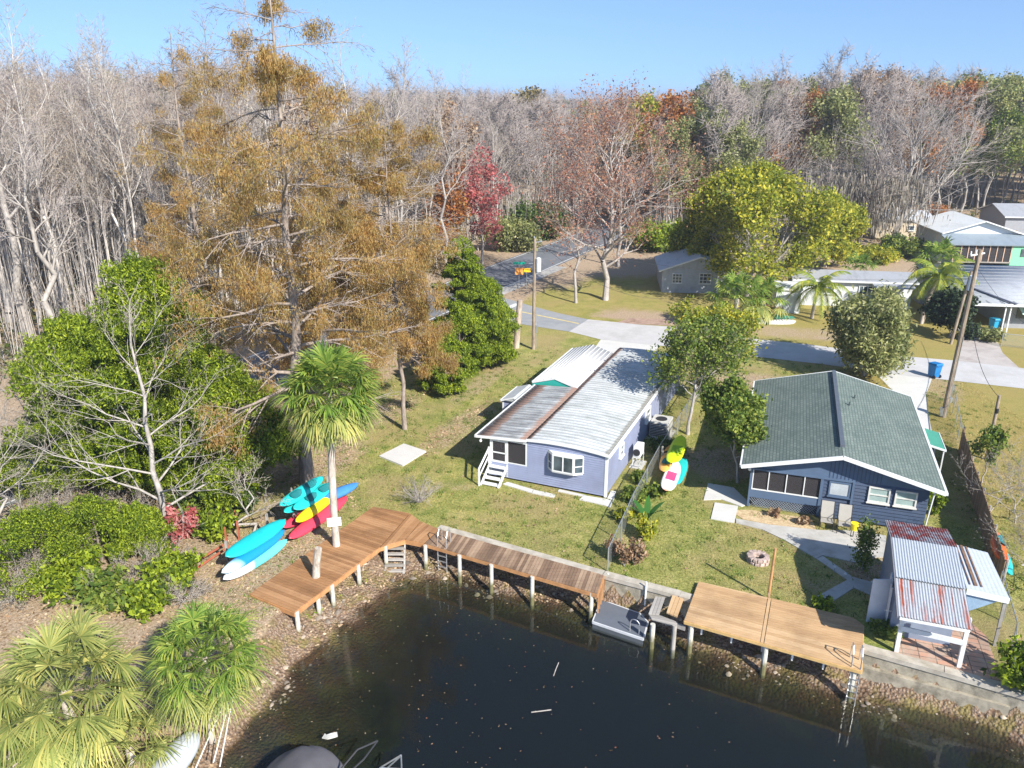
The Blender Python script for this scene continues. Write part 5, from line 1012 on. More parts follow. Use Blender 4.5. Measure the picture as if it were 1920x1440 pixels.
lf_yg = leafmat('yellow_green_leaves', [(.10, .15, .022), (.27, .32, .035), (.47, .47, .05), (.62, .54, .07)], .45)
lf_red = leafmat('red_maple_leaves', [(.34, .06, .07), (.52, .13, .15), (.60, .26, .26), (.40, .14, .10)], .4)
lf_or = leafmat('orange_leaves', [(.34, .11, .03), (.48, .17, .05), (.52, .26, .09), (.3, .2, .06)], .4)
lf_br = leafmat('brown_dead_leaves', [(.16, .09, .05), (.30, .18, .11), (.42, .29, .2), (.5, .38, .26)], .3)
lf_bam = leafmat('dusty_green_leaves', [(.12, .14, .05), (.22, .25, .09), (.33, .35, .13), (.45, .44, .24)], .35)
lf_moss = leafmat('spanish_moss', [(.18, .15, .13), (.27, .24, .21), (.38, .34, .31)], .2)
def emit(name, label, cat, loc, trunk, crown, tm, cm, group=None, crown2=None, cm2=None, rot=0, trunk_name='trunk', crown_name='crown'):
    t = thing(name, label, cat, loc, rot, group)
    if trunk is not None: part(trunk_name, npmesh(trunk_name, trunk[0], trunk[1]), tm, t)
    if crown is not None and len(crown[0]): part(crown_name, npmesh(crown_name, crown[0], crown[1]), cm, t)
    if crown2 is not None and len(crown2[0]): part('foliage', npmesh('foliage', crown2[0], crown2[1]), cm2, t)
    return t
def trunkline(T, H, r, lean=(0, 0), n=8, wob=.25, top=.25):
    pts = [np.array([0, 0, -.3])]; rs = [r * 1.25]
    for i in range(1, n + 1):
        f = i / n; pts.append(np.array([lean[0] * f + T.r.normal(0, wob) * (f > .1), lean[1] * f + T.r.normal(0, wob) * (f > .1), H * f])); rs.append(r * (1 - (1 - top) * f))
    for i in range(n): T.seg.append((pts[i], pts[i + 1], rs[i], rs[i + 1]))
    return pts, rs
def at_h(pts, rs, f):
    x = f * (len(pts) - 1); i = min(int(x), len(pts) - 2); t_ = x - i; return pts[i] * (1 - t_) + pts[i + 1] * t_, rs[i] * (1 - t_) + rs[i + 1] * t_
def bare_tree(seed, H=18, r=.17, first=.45, nl=11, spread=4.0, maxl=2, kids=2, up=.16, leadup=.55, tww=.016, n=4, kl=(.45, .7), wob=.3, n0=4):
    T = Tree(seed); pts, rs = trunkline(T, H * .86, r, T.r.normal(0, H * .03, 2), 8, wob)
    for i in range(nl):
        f = first + (1 - first) * (i + T.r.uniform(0, .8)) / nl; p, rr_ = at_h(pts, rs, min(f, 1)); a = i * 2.4 + T.r.uniform(-.5, .5); Lg = spread * (1.15 - .62 * (f - first) / (1 - first + 1e-6)) * T.r.uniform(.75, 1.15)
        d = unit(np.array([cos(a), sin(a), leadup + T.r.uniform(-.15, .45) + .5 * (f - first)])); T.limb(p, d, Lg, rr_ * .55, 0, maxl, n0, kids, .75, up, .15, kl)
    T.limb(pts[-1], np.array([0, 0, 1.]), H * .16, rs[-1], 0, maxl, n0, kids, .7, .1)
    return T
# ------------------------------------------------------------------ feature trees
def meshes(T, tn=5, tww=.012): return tubes(T.seg, tn), ribbons(T.tw, tww, T.r)
# big bare sycamore-like tree, left foreground
b0 = G(312, 1012, -.1); T = Tree(11); pts, rs = trunkline(T, 9.0, .17, (-.5, .8), 8, .12, .3)
for i in range(17):
    f = .16 + .84 * i / 17; p, rr_ = at_h(pts, rs, f); a = i * 2.4 + .4; T.limb(p, unit(np.array([cos(a), sin(a), .25 + .5 * f])), 4.4 * (1.05 - .55 * f) * T.r.uniform(.8, 1.15), rr_ * .42, 0, 3, 4, 1, .62, .05, .13, (.5, .72), .2)
T.limb(pts[-1], np.array([-.1, 0, 1.]), 2.0, rs[-1], 0, 2, 4, 2); tr, cr_ = meshes(T, 6, .013); emit('bare_tree', 'large pale bare tree in front of the bright green cedars', 'tree', b0, tr, cr_, bark_pale, twig_pale)
for n_, (x, y, H, lab) in enumerate(((30, 1010, 6.0, 'bare tree cut by the left edge above the green shrubs'), (95, 905, 7.5, 'low sprawling bare tree left of the cedars'), (470, 1000, 3.2, 'small forked bare trunk between cedars and kayaks'))):
    T = bare_tree(40 + n_, H, .09 if n_ < 2 else .07, .2, 12 if n_ < 2 else 4, H * .5, 2, 2, .02, .15 if n_ < 2 else .5, .012); tr, cr_ = meshes(T, 5, .012); emit('bare_tree', lab, 'tree', G(x, y), tr, cr_, bark_pale, twig_pale)
# rust coloured bald cypresses
def cypress(seed, H, R_, r, label, loc, first=.12, nb=60, leaves=9, dens=1.0, topsparse=.85, mat=lf_cyp, droop=-.05):
    T = Tree(seed); pts, rs = trunkline(T, H, r, T.r.normal(0, .3, 2), 12, .1, .1); LV = []
    for i in range(nb):
        f = first + (1 - first) * (i / nb) ** .9; p, rr_ = at_h(pts, rs, f); a = i * 2.4 + T.r.uniform(-.4, .4); prof = (1.0 - .62 * f ** 2) * min(1, .55 + 2.2 * (f - first)) * (.7 if f > .93 else 1); Lg = R_ * prof * T.r.uniform(.35, 1.15)
        n0 = len(T.tips); s0 = len(T.seg); w0 = len(T.tw); T.limb(p, unit(np.array([cos(a), sin(a), .25])), Lg, rr_ * .32 + .014, 0, 2, 4, 2, .6, droop, .1, (.32, .55), .25)
        keep = dens * (1 if f < topsparse else .55)
        if T.r.uniform() < (.86 if f < .6 else .62 if f < .85 else .42):
            ph = T.r.uniform(0, 6)
            for sg in T.tw[w0:]:
                if T.r.uniform() < keep and sin(sg[0][0] * 1.9 + ph) + sin(sg[0][1] * 2.1 + ph) + sin(sg[0][2] * 2.3) > -.55: LV.append(sg[0]); LV.append(sg[1])
    LV = np.array(LV); leaves = int(leaves * 1.9); C_ = np.repeat(LV, leaves, 0) + T.r.normal(0, .16, (len(LV) * leaves, 3)); C_[:, 2] -= np.abs(T.r.normal(0, .2, len(C_)))
    d = T.r.normal(0, .35, C_.shape); d[:, 2] = -1; d /= np.linalg.norm(d, axis=1)[:, None]; x = np.cross(d, T.r.normal(0, 1, C_.shape)); x /= np.linalg.norm(x, axis=1)[:, None]; l = T.r.uniform(.08, .22, len(C_))[:, None]; w_ = .015 + .009 * T.r.uniform(0, 1, len(C_))[:, None]
    V = np.stack([C_ - x * w_, C_ + x * w_, C_ + d * l], 1).reshape(-1, 3); F = np.arange(len(V)).reshape(-1, 3); tr = tubes(T.seg, 6); tw = ribbons(T.tw, .012, T.r); print('cyp', len(F), len(tr[1]), len(tw[1])); emit('bald_cypress', label, 'tree', loc, tr, tw, bark_cyp, twig_mauve, None, (V, F), mat)
b = G(576, 905); cypress(3, TOPZ(b, 2), 6.8, .36, 'tallest rust-orange cypress rising above the horizon', b, .2, 62, 7)
b = G(759, 805); cypress(5, TOPZ(b, 215), 4.6, .15, 'rusty cypress with pale thin trunk left of the round green cedar', b, .26, 62, 7)
b = G(655, 790); cypress(6, TOPZ(b, 290), 4.2, .22, 'rusty cypress standing right behind the sabal palm crown', b, .2, 44, 6)
b = Vector((-22, 56, 0)); cypress(7, TOPZ(b, 62), 4.6, .26, 'second tall cypress with dark tufts left of the tallest one', b, .3, 44, 6, .8)
b = Vector((-13, 52, 0)); cypress(8, TOPZ(b, 330), 4.8, .22, 'broad rusty cypress across the dark road', b, .2, 44, 6)
b = Vector((-9.5, 62, 0)); cypress(9, TOPZ(b, 215), 4.8, .24, 'rusty cypress at the far side behind the red maple shrubs', b, .2, 44, 6)
b = Vector((-19.5, 48, 0)); cypress(10, TOPZ(b, 400), 3.6, .18, 'low rusty cypress behind the left green cedars', b, .2, 34, 6)
# cedars: layered clumps of fine sprays
def cedar(seed, H, R_, label, loc, n=46, per=620, mat=lf_cedar, name='cedar_tree', sz=.06, cat='tree', low=.08, shape=1.0, trunk=True, blob_r=(.5, .95), up=.5, asp=2.2):
    r_ = np.random.default_rng(seed); T = Tree(seed); pts, rs = trunkline(T, H * .9, .02 * H + .03, (0, 0), 6, .05, .2); Cc = []
    for i in range(n):
        f = low + (1 - low) * (i + .5) / n; a = i * 2.4 + r_.uniform(-.6, .6); env = R_ * (sin(pi * min(1, (f * .86 + .17))) ** .7 if shape else 1) * r_.uniform(.45, 1.0); c = np.array([cos(a) * env, sin(a) * env, f * H]); br = R_ * r_.uniform(*blob_r) * .42
        p, rr_ = at_h(pts, rs, max(0, f - .12)); T.seg.append((p, c, rr_ * .35, .012))
        k = int(2.6 * per * (br / (R_ * .3)) ** 2); dv = r_.normal(0, 1, (k, 3)); dv /= np.linalg.norm(dv, axis=1)[:, None]; dv[:, 2] = np.where(dv[:, 2] < -.2, -dv[:, 2] * .6, dv[:, 2]); rad = br * r_.uniform(.35, 1.2, k)[:, None] ** .8 * (1 + .25 * np.sin(dv[:, :1] * 7 + dv[:, 1:2] * 5 + i))
        Cc.append(c + dv * rad * [1, 1, .75])
    C_ = np.concatenate(Cc); V = leafquads(C_, sz, r_, asp + .9, up + .5); tr = tubes(T.seg, 5); return emit(name, label, cat, loc, tr if trunk else None, V, bark_dark, mat, crown_name='foliage')
cedar(21, 11.3, 3.5, 'tallest bright green cedar behind the pale bare tree', G(320, 910), 74, 700); cedar(22, 6.9, 2.8, 'bright green cedar leaning over toward the palm trunk, right of the bare tree', G(440, 930), 52, 800); cedar(23, 8.6, 3.1, 'green cedar at the left of the cedar group', G(185, 905), 54, 700); cedar(24, 8.6, 2.6, 'narrow green cedar between the other two cedars', G(250, 925), 42, 700)
cedar(25, 2.6, 2.2, 'low spreading green shrub at the left edge below the cedars', G(30, 930), 26, 500, name='shrub', cat='shrub', sz=.05, asp=1.0); cedar(26, 2.8, 2.8, 'wide bright green shrub in the lower left thicket', G(70, 1085), 30, 600, name='shrub', cat='shrub', sz=.05, asp=1.0, blob_r=(.3, .7)); cedar(27, 2.8, 2.2, 'bright green shrub right of the wide one in the thicket', G(190, 1050), 26, 600, name='shrub', cat='shrub', sz=.05, asp=1.0, blob_r=(.3, .7)); cedar(38, 1.8, 1.4, 'green shrub under the bare tree near the red railing', G(262, 1030), 26, 700, name='shrub', cat='shrub')
cedar(28, 6.4, 2.3, 'bright green cedar beside the palm stump, largest of its group', G(908, 688), 48, 900); cedar(29, 8.6, 2.0, 'tall narrow green cedar behind the one by the palm stump', G(868, 660), 46, 800); cedar(30, 4.2, 1.7, 'low green cedar nearest the lavender shed', G(838, 738), 30, 800); cedar(31, 5.2, 1.8, 'green cedar left of the largest one by the stump', G(862, 712), 32, 800)
# leafy broad trees
def leafy(seed, H, R_, label, loc, mat, name='broadleaf_tree', first=.25, nl=12, per=16, sz=.16, maxl=2, kids=2, r=.2, sig=.3, up=.1, leadup=.6, bark=bark_grey, cat='tree', lean=(0, 0), twm=None, asp=1.6, frac=1.0, kl=(.45, .7), n0=4, group=None, clump=0):
    T = Tree(seed); pts, rs = trunkline(T, H * .75, r, lean, 7, .1 * R_ / 4, .35)
    for i in range(nl):
        f = first + (1 - first) * (i + .4) / nl; p, rr_ = at_h(pts, rs, f); a = i * 2.4 + T.r.uniform(-.5, .5); prof = sin(pi * (.22 + .62 * (f - first) / (1 - first + 1e-6))) ; T.limb(p, unit(np.array([cos(a), sin(a), leadup + .4 * f])), R_ * .72 * prof * T.r.uniform(.8, 1.15), rr_ * .5, 0, maxl, n0, kids, .75, up, .16, kl, .3)
    T.limb(pts[-1], np.array([0, 0, 1.]), H * .22, rs[-1], 0, maxl, n0, kids, .8, .1)
    LV = np.array([x[1] for x in T.tw]); 
    if frac < 1: LV = LV[T.r.uniform(0, 1, len(LV)) < frac]
    if clump: ph = T.r.uniform(0, 6, 3); cw = 2.1 / (R_ * .3); LV = LV[np.sin(LV[:, 0] * cw + ph[0]) + np.sin(LV[:, 1] * cw + ph[1]) + np.sin(LV[:, 2] * cw * 1.1 + ph[2]) > -clump]
    C_ = np.repeat(LV, per, 0) + T.r.normal(0, sig, (len(LV) * per, 3)); print(name, len(C_)); return emit(name, label, cat, loc, tubes(T.seg, 5), ribbons(T.tw, .012, T.r), bark, twm or twig_mauve, group, leafquads(C_, sz, T.r, asp, .2), mat)
b = G(1402, 566); leafy(51, TOPZ(b, 340), 8.2, 'broad yellow-green oak in front of the bare woods, across the street', b, lf_yg, 'oak_tree', .1, 22, 13, .2, 2, 3, .4, .42, leadup=.35, clump=.3)
b = G(1335, 525); leafy(56, TOPZ(b, 370), 5.2, 'yellow-green tree over the white cottage roof', b, lf_yg, 'oak_tree', .12, 16, 18, .2, 2, 3, .3, .4, leadup=.4, clump=.8); b = G(1545, 500); leafy(57, TOPZ(b, 385), 4.2, 'golden green tree at the right of the broad oak', b, lf_yg, 'oak_tree', .12, 16, 18, .2, 2, 3, .3, .4, leadup=.4, clump=.8)
b = G(1290, 815); leafy(52, TOPZ(b, 615), 3.3, 'thin mixed-leaf tree leaning over the lavender roof', b, lf_mid, 'broadleaf_tree', .4, 13, 9, .11, 2, 3, .12, .2, bark=bark_pale, lean=(.5, .6), frac=.5, twm=twig_pale)
b = G(1330, 760); leafy(58, TOPZ(b, 600), 3.4, 'lichen-covered tree behind the one leaning over the lavender roof', b, lf_yg, 'broadleaf_tree', .4, 14, 10, .13, 2, 3, .1, .2, bark=bark_pale, frac=.5, twm=twig_pale)
b = G(1384, 905); leafy(53, TOPZ(b, 738), 2.1, 'round dark-leaved small tree left of the navy cottage', b, lf_mid, 'broadleaf_tree', .35, 12, 12, .12, 2, 3, .07, .18, bark=bark_pale, lean=(-.7, .2))
b = G(1620, 705); leafy(54, TOPZ(b, 592), 3.6, 'dense dusty green bush-like tree behind the navy cottage roof', b, lf_bam, 'willow_bush', .02, 26, 15, .12, 2, 2, .1, .3, leadup=.7, asp=3, cat='tree')
b = G(1778, 632); leafy(55, 3.4, 2.2, 'dark glossy bush between the two leaning poles', b, leafmat('magnolia', [(.015, .03, .012), (.03, .05, .02), (.06, .09, .04)], .2), 'magnolia_bush', .1, 12, 9, .18, 2, 2, .08, .25, cat='shrub')
b = G(1842, 905); leafy(59, 3.0, 1.2, 'sapling with sparse green leaves beside the bamboo fence', b, lf_mid, 'sapling', .4, 6, 8, .12, 1, 3, .04, .12, frac=.8)
b = G(1615, 1072); leafy(60, 2.3, .6, 'tall leafy bush standing in shade by the cottage patio', b, lf_mid, 'garden_bush', .05, 10, 6, .07, 1, 3, .04, .12, leadup=1.2, cat='shrub')
b = G(905, 497); leafy(61, TOPZ(b, 290), 4.0, 'red maple with pink-red leaves beside the main road', b, lf_red, 'red_maple', .2, 14, 4, .2, 2, 3, .16, .3, bark=bark_pale, twm=twig_pale, leadup=1.0, frac=.34)
b = G(845, 500); leafy(62, TOPZ(b, 330), 3.5, 'orange-brown leaved tree left of the red maple', b, lf_or, 'autumn_tree', .15, 12, 5, .2, 2, 3, .14, .4, leadup=.9, frac=.6)
b = G(1135, 563); leafy(63, TOPZ(b, 195), 10, 'wide pinkish-brown tree on the shaded lawn left of the white cottage', b, leafmat('russet_buds', [(.30, .13, .09), (.42, .20, .13), (.36, .24, .14)], .3), 'russet_tree', .22, 26, 2, .13, 2, 3, .3, .4, bark=bark_grey, twm=twig_red, frac=.8)
b = G(1080, 568); leafy(64, TOPZ(b, 300), 6.0, 'twin-trunk bare reddish tree nearest the street corner', b, leafmat('pink_buds', [(.42, .16, .12), (.5, .26, .18)], .3), 'russet_tree', .35, 14, 1, .13, 2, 3, .16, .4, bark=bark_pale, twm=twig_red, frac=.6)
b = G(1160, 500); leafy(65, TOPZ(b, 235), 5, 'grey bare tree behind the wide pinkish-brown one', b, lf_br, 'russet_tree', .35, 10, 1, .16, 2, 3, .2, .4, bark=bark_grey, twm=twig_mauve, frac=.2)
b = G(1255, 430); leafy(66, TOPZ(b, 200), 6.5, 'large rust-orange tree in the woods right of the wide pinkish tree', b, lf_or, 'autumn_tree', .3, 16, 8, .32, 2, 3, .25, .6, leadup=.5, clump=.6)
b = G(1195, 405); leafy(67, TOPZ(b, 205), 6.0, 'golden-brown tree rising behind the wide pinkish tree', b, lf_yg, 'autumn_tree', .4, 14, 7, .32, 2, 3, .25, .6, leadup=.5, clump=.5)
b = G(990, 335); leafy(68, TOPZ(b, 185), 9, 'round brownish-green crown breaking the far tree line in the middle', b, leafmat('olive_brown_leaves', [(.12, .10, .04), (.24, .19, .08), (.33, .27, .12)], .3), 'autumn_tree', .3, 16, 8, .5, 2, 3, .3, .8, leadup=.5)
# palms
lf_palm = leafmat('palm_green', [(.09, .17, .035), (.20, .32, .06), (.32, .44, .09), (.50, .52, .12)], .45, .4); lf_palmy = leafmat('yellowed_palm', [(.16, .21, .06), (.28, .33, .10), (.42, .44, .15), (.55, .50, .16)], .4, .45)
lf_dead = leafmat('dead_frond', [(.25, .17, .10), (.42, .31, .2), (.5, .4, .28)], .3)
def fan(V, F, base, d, upv, petiole, span, nl=34, rng=None, w_=.03, droop=.35):
    side = unit(np.cross(d, upv)); c = base + d * petiole; n_ = unit(np.cross(side, d)); o = len(V)
    V += [base - side * .02, base + side * .02, c + side * .02, c - side * .02]; F.append((o, o + 1, o + 2, o + 3))
    for k in range(nl):
        a = -2.15 + 4.3 * k / (nl - 1); ld = unit(d * cos(a) + side * sin(a) + n_ * .12 * rng.normal()); Lf = span * (1 - .22 * abs(a) / 2.1) * rng.uniform(.88, 1.08); ws = unit(np.cross(ld, n_)) * w_
        m_ = c + ld * Lf * .55; m_[2] -= droop * .22 * Lf; e = c + ld * Lf; e[2] -= droop * Lf * (.8 + .3 * rng.uniform()); o = len(V); V += [c + ws * .3, c - ws * .3, m_ - ws, m_ + ws, e]; F.append((o, o + 1, o + 2, o + 3)); F.append((o + 3, o + 2, o + 4, o + 4))
        wp = c + (m_ - c) * .62
        if k: o2 = len(V); V += [c, wl, wp]; F.append((o2, o2 + 1, o2 + 2, o2 + 2))
        wl = wp
def sabal(seed, H, Rr, label, loc, nf=34, mat=lf_palm, trunk_r=.17, nl=30, span=1.05, lean=(0, 0), dead=5, w_=.032, boots=True, petiole=None, droop=.35, top=False):
    r_ = np.random.default_rng(seed); pts = [np.array([lean[0] * f * f, lean[1] * f * f, H * f]) for f in np.linspace(0, 1, 9)]; T = Tree(seed); rs = [trunk_r * (1.15 if i == 0 else 1) for i in range(9)]
    pts[0] = pts[0] - np.array([0, 0, .4]); T.seg = [(pts[i], pts[i + 1], rs[i], rs[i + 1]) for i in range(8)]
    tv = tubes(T.seg, 10); t = thing('palm_tree', label, 'palm', loc); 
    tm = barkmat('palm_trunk_bark', (.26, .21, .17), (.60, .53, .46), 5) if 'palm_trunk' not in _mc else _mc['palm_trunk']; _mc['palm_trunk'] = tm; part('trunk', npmesh('trunk', *tv), tm, t)
    c = pts[-1]; V = []; F = []; VD = []; FD = []; VO = []; FO = []
    for i in range(nf):
        f = i / (nf - 1); el = 1.35 - 2.15 * f ** .9; a = i * 2.4 + r_.uniform(-.2, .2); d = np.array([cos(a) * cos(el), sin(a) * cos(el), sin(el)]); upv = np.array([-cos(a) * sin(el), -sin(a) * sin(el), cos(el)]) + 1e-3; pt = (petiole or Rr - span * .8) * r_.uniform(.8, 1.1); fan(VO if f > .62 else V, FO if f > .62 else F, c + d * .1, d, upv, pt, span * r_.uniform(.9, 1.1), nl, r_, w_, droop + .25 * f)
    part('fronds', npmesh('fronds', np.array(V), [np.array([x for x in F if x[2] != x[3]]), np.array([x[:3] for x in F if x[2] == x[3]])]), mat, t, smooth=False); part('old_fronds', npmesh('old_fronds', np.array(VO), [np.array([x for x in FO if x[2] != x[3]]), np.array([x[:3] for x in FO if x[2] == x[3]])]), lf_palmy, t, 'yellowing lower fronds')
    for i in range(dead): a = i * 2.4 + 1; d = unit(np.array([cos(a) * .45, sin(a) * .45, -1])); fan(VD, FD, c, d, np.array([cos(a), sin(a), .4]), Rr * .35, span * .7, 14, r_, w_ * .7, .5)
    if dead: part('dead_fronds', npmesh('dead_fronds', np.array(VD), [np.array([x for x in FD if x[2] != x[3]]), np.array([x[:3] for x in FD if x[2] == x[3]])]), lf_dead, t)
    return t
b = G(631, 1027, 0); Hp = TOPZ(b, 738); dx = G(621, 738, Hp).x - b.x; sabal(71, Hp, 2.2, 'tall sabal palm growing through the reddish dock', b, 64, lf_palm, .16, 36, 1.1, (dx, 0), 10, .04, droop=.28)
q = MB().box(-.3, .3, -.2, -.17, 1.2, 1.62); so_ = solo('blank_sign', q, M('sign_white', (.75, .75, .74), .6, .04), 'white board fixed to the tall sabal palm trunk above the dock', 'sign', b, R(12))
b = G(150, 1420, 0); sabal(72, TOPZ(b, 1300), 2.9, 'biggest pale sabal palm crown in the lower left corner', b, 34, lf_palmy, .17, 46, 1.25, (0, 0), 4, .028, petiole=1.5, droop=.3)
b = G(35, 1470, 0); sabal(74, 1.2, 1.9, 'low palm at the bottom left corner of the view', b, 18, lf_palmy, .15, 40, 1.0, (0, 0), 2, .022, petiole=1.0)
b = G(250, 1440, 0); sabal(77, .7, 1.5, 'small low palm between the biggest palm and the white skiff', b, 14, lf_palmy, .12, 36, .9, (0, 0), 3, .02, petiole=.8)
b = G(395, 1372, 0); Hp = TOPZ(b, 1235); sabal(73, Hp, 1.9, 'bushy green sabal palm right of the pale one, above the rocks', b, 52, lf_palm, .09, 36, .95, (G(385, 1235, Hp).x - b.x, 0), 4, .02)
b = G(1376, 622); sabal(75, TOPZ(b, 560), 2.9, 'sabal palm with shaggy skirt in front of the white cottage', b, 36, lf_palm, .2, 20, 1.3, dead=10, w_=.06); b = G(1428, 600); sabal(78, TOPZ(b, 562), 2.4, 'greyish sabal palm in front of the white shed', b, 24, lf_palm, .2, 18, 1.2, dead=4, w_=.06)
b = G(1748, 560); sabal(76, TOPZ(b, 490), 2.6, 'dark sabal palm crown behind the feathery palm at right', b, 30, lf_palm, .2, 18, 1.3, dead=4, w_=.06); b = G(1608, 545); sabal(79, 2.0, 2.4, 'low sabal palm behind the trailer house roof', b, 22, lf_palm, .2, 18, 1.2, dead=6, w_=.06)
def feather(seed, H, Lf, label, loc, nf=16, lean=(0, 0), mat=leafmat('feather_green', [(.12, .19, .03), (.26, .33, .05), (.46, .46, .06)], .4)):
    r_ = np.random.default_rng(seed); n = 8; pts = [np.array([lean[0] * f * f, lean[1] * f * f, H * f]) for f in np.linspace(0, 1, n)]; tv = tubes([(pts[i], pts[i + 1], .17 - .008 * i, .162 - .008 * i) for i in range(n - 1)], 8); t = thing('feather_palm', label, 'palm', loc); part('trunk', npmesh('trunk', *tv), _mc['palm_trunk'], t); V = []; F = []
    for i in range(nf):
        a = i * 2.4; el = 1.2 - 1.3 * i / nf; d = np.array([cos(a) * cos(el), sin(a) * cos(el), sin(el)]); p = pts[-1].copy(); side = unit(np.array([-sin(a), cos(a), 0])); m_ = 26
        for k in range(m_):
            q_ = p + d * Lf / m_; d = unit(d + np.array([0, 0, -.085])); o = len(V); V += [p - side * .03, p + side * .03, q_ + side * .03, q_ - side * .03]; F.append((o, o + 1, o + 2, o + 3))
            for s_ in (-1, 1):
                ll = Lf * .24 * sin(pi * (.12 + .8 * k / m_)) * r_.uniform(.85, 1.1); e = q_ + side * s_ * ll * .75 + d * ll * .35 + np.array([0, 0, -ll * (.35 + .2 * r_.uniform())]); o = len(V); V += [p, q_, e, (p + e) / 2 + np.array([0, 0, -.02])]; F.append((o, o + 1, o + 2, o + 3))
            p = q_
    part('fronds', npmesh('fronds', np.array(V), np.array(F)), mat, t); return t
b = G(1522, 597); feather(81, TOPZ(b, 540), 3.4, 'feathery palm in the lawn in front of the trailer house', b, 17, (.3, 0)); b = G(1727, 607); feather(82, TOPZ(b, 520), 3.6, 'feathery palm with double trunk beside the far driveway', b, 20, (.9, 0))
t = [o for o in bpy.data.objects if o.get('label', '').startswith('feathery palm with double')][0]; part('trunk', npmesh('trunk', *tubes([(np.array([.1, 0, 0]), np.array([.75, .1, 4.2]), .13, .1)], 8)), bark_dark, t)
# ------------------------------------------------------------------ small plants of the yards
def bush(seed, H, R_, label, loc, mat, n=2000, sz=.1, name='shrub', cat='shrub', group=None, stems=8, asp=2, tall=0):
    T = Tree(seed)
    for i in range(stems): a = i * 2.4; T.limb(np.array([0, 0, 0.]), unit(np.array([cos(a), sin(a), 1.2 + tall])), H * .7, .02, 0, 1, 3, 2, .6, .05)
    L_ = np.array([x[1] for x in T.tw] + [x[0] for x in T.tw]); s_ = np.array([R_, R_, H]) / (np.abs(L_).max(0) + 1e-6); L_ = L_ * s_; T.seg = [(p * s_, q_ * s_, a, b_) for p, q_, a, b_ in T.seg]; C_ = L_[T.r.integers(0, len(L_), n)] + T.r.normal(0, R_ * .13, (n, 3)); C_[:, 2] = np.abs(C_[:, 2])
    return emit(name, label, cat, loc, tubes(T.seg, 4), leafquads(C_, sz, T.r, asp, .3), bark_grey, mat, group, trunk_name='stem', crown_name='leaves')
yl_ = [(330, 1095, 1.3, 1.1, lf_cedar, 'bright green bush beside the red railing'), (200, 1140, 1.3, 1.2, lf_mid, 'yellow-green bush in the lower part of the thicket'), (275, 1150, 1.1, 1.0, lf_cedar, 'round green bush under the thicket above the green palm'), (145, 1110, 1.5, 1.3, lf_cedar, 'leafy bush at the leaf-litter edge of the thicket'), (340, 1010, 1.5, .9, lf_red, 'small reddish bush at the foot of the pale bare tree'), (405, 1010, 1.2, 1.0, lf_cedar, 'yellow-green bush left of the lowest kayak rack'), (365, 960, 1.3, 1.2, lf_mid, 'green bush behind the reddish bush'), (450, 955, 1.2, 1.0, lf_dk, 'dark green bush near the forked bare trunk'),
       (668, 1100, .35, .5, lf_cedar, 'green plant growing under the reddish dock edge'), (700, 1060, .35, .45, lf_cedar, 'green plant near the top of the grey wooden steps'), (765, 1022, .5, .4, lf_mid, 'green plant behind the grey wooden steps'), (622, 1132, .3, .4, lf_cedar, 'low green plant on the bank below the dock'), (575, 1165, .35, .6, lf_cedar, 'creeping green plant at the dock corner post'),
       (1208, 1010, 1.0, .6, lf_yg, 'yellowish banana-like plant at the fence end'), (1150, 1045, 1.0, .4, lf_br, 'withered brown plant left of the fence end'), (1190, 1060, 1.3, .45, lf_br, 'withered brown banana clump right of the fence post'), (1170, 1062, 1.1, .35, lf_br, 'withered brown plant in the middle of the fence clump'), (1185, 940, .6, .7, lf_mid, 'green weeds along the fence below the paddle boards'), (1172, 975, .6, .5, lf_yg, 'yellowish weeds along the fence near the fence end'), (1200, 905, .5, .5, lf_mid, 'green weeds against the chain-link fence by the white slab'), (1225, 930, .5, .6, lf_mid, 'green weeds in front of the white paddle board'), (1240, 850, .9, .7, lf_dk, 'dark weeds at the fence beside the orange kayak'),
       (1450, 968, .4, .3, lf_br, 'dried brown plants on straw bed left end'), (1505, 983, .35, .28, lf_br, 'dried brown plants on straw bed right end'), (1750, 965, 1.2, .4, lf_cedar, 'green plant at the right back corner of navy wall'), (1660, 1190, .4, .5, lf_mid, 'low green plant between tan dock and the shed post'), (1910, 1290, 1.6, .9, lf_cedar, 'bright green bush at the right edge by seawall end'), (1545, 1140, .35, .4, lf_cedar, 'small green weeds by the cut path end'),
       (1010, 445, 4.0, 4.5, lf_dk, 'dark green bushes left of the main road'), (960, 470, 3.5, 3.5, lf_bam, 'grey-green bush at the roadside behind the pole'), (1235, 470, 3.2, 3.5, lf_cedar, 'bright green bushes at the lawn edge behind the cottage'), (1290, 495, 2.2, 2.5, lf_mid, 'green bush at the back corner of the white cottage'), (1640, 492, 1.6, 2.4, lf_yg, 'yellow crotons behind the trailer house'), (1690, 480, 2.2, 2.6, lf_mid, 'mixed green shrubs behind the yellow crotons'), (1745, 425, 3.5, 2.2, lf_or, 'orange-yellow bush left of the white gable roof'), (1855, 640, 1.0, 1.0, lf_bam, 'spiky plant beside the far carport post'), (1440, 590, .8, 1.0, lf_br, 'dry bush by the small grey boat')]
for n_, (x, y, H, R_, m_, lab) in enumerate(yl_): z = H0(*G(x, y).xy) if y > 1000 else 0; p = G(x, y, z); bush(100 + n_, H, R_, lab, p, m_, int((700 if m_ is not lf_br else 160) + 900 * R_ * R_), .09 + .035 * R_, stems=7)
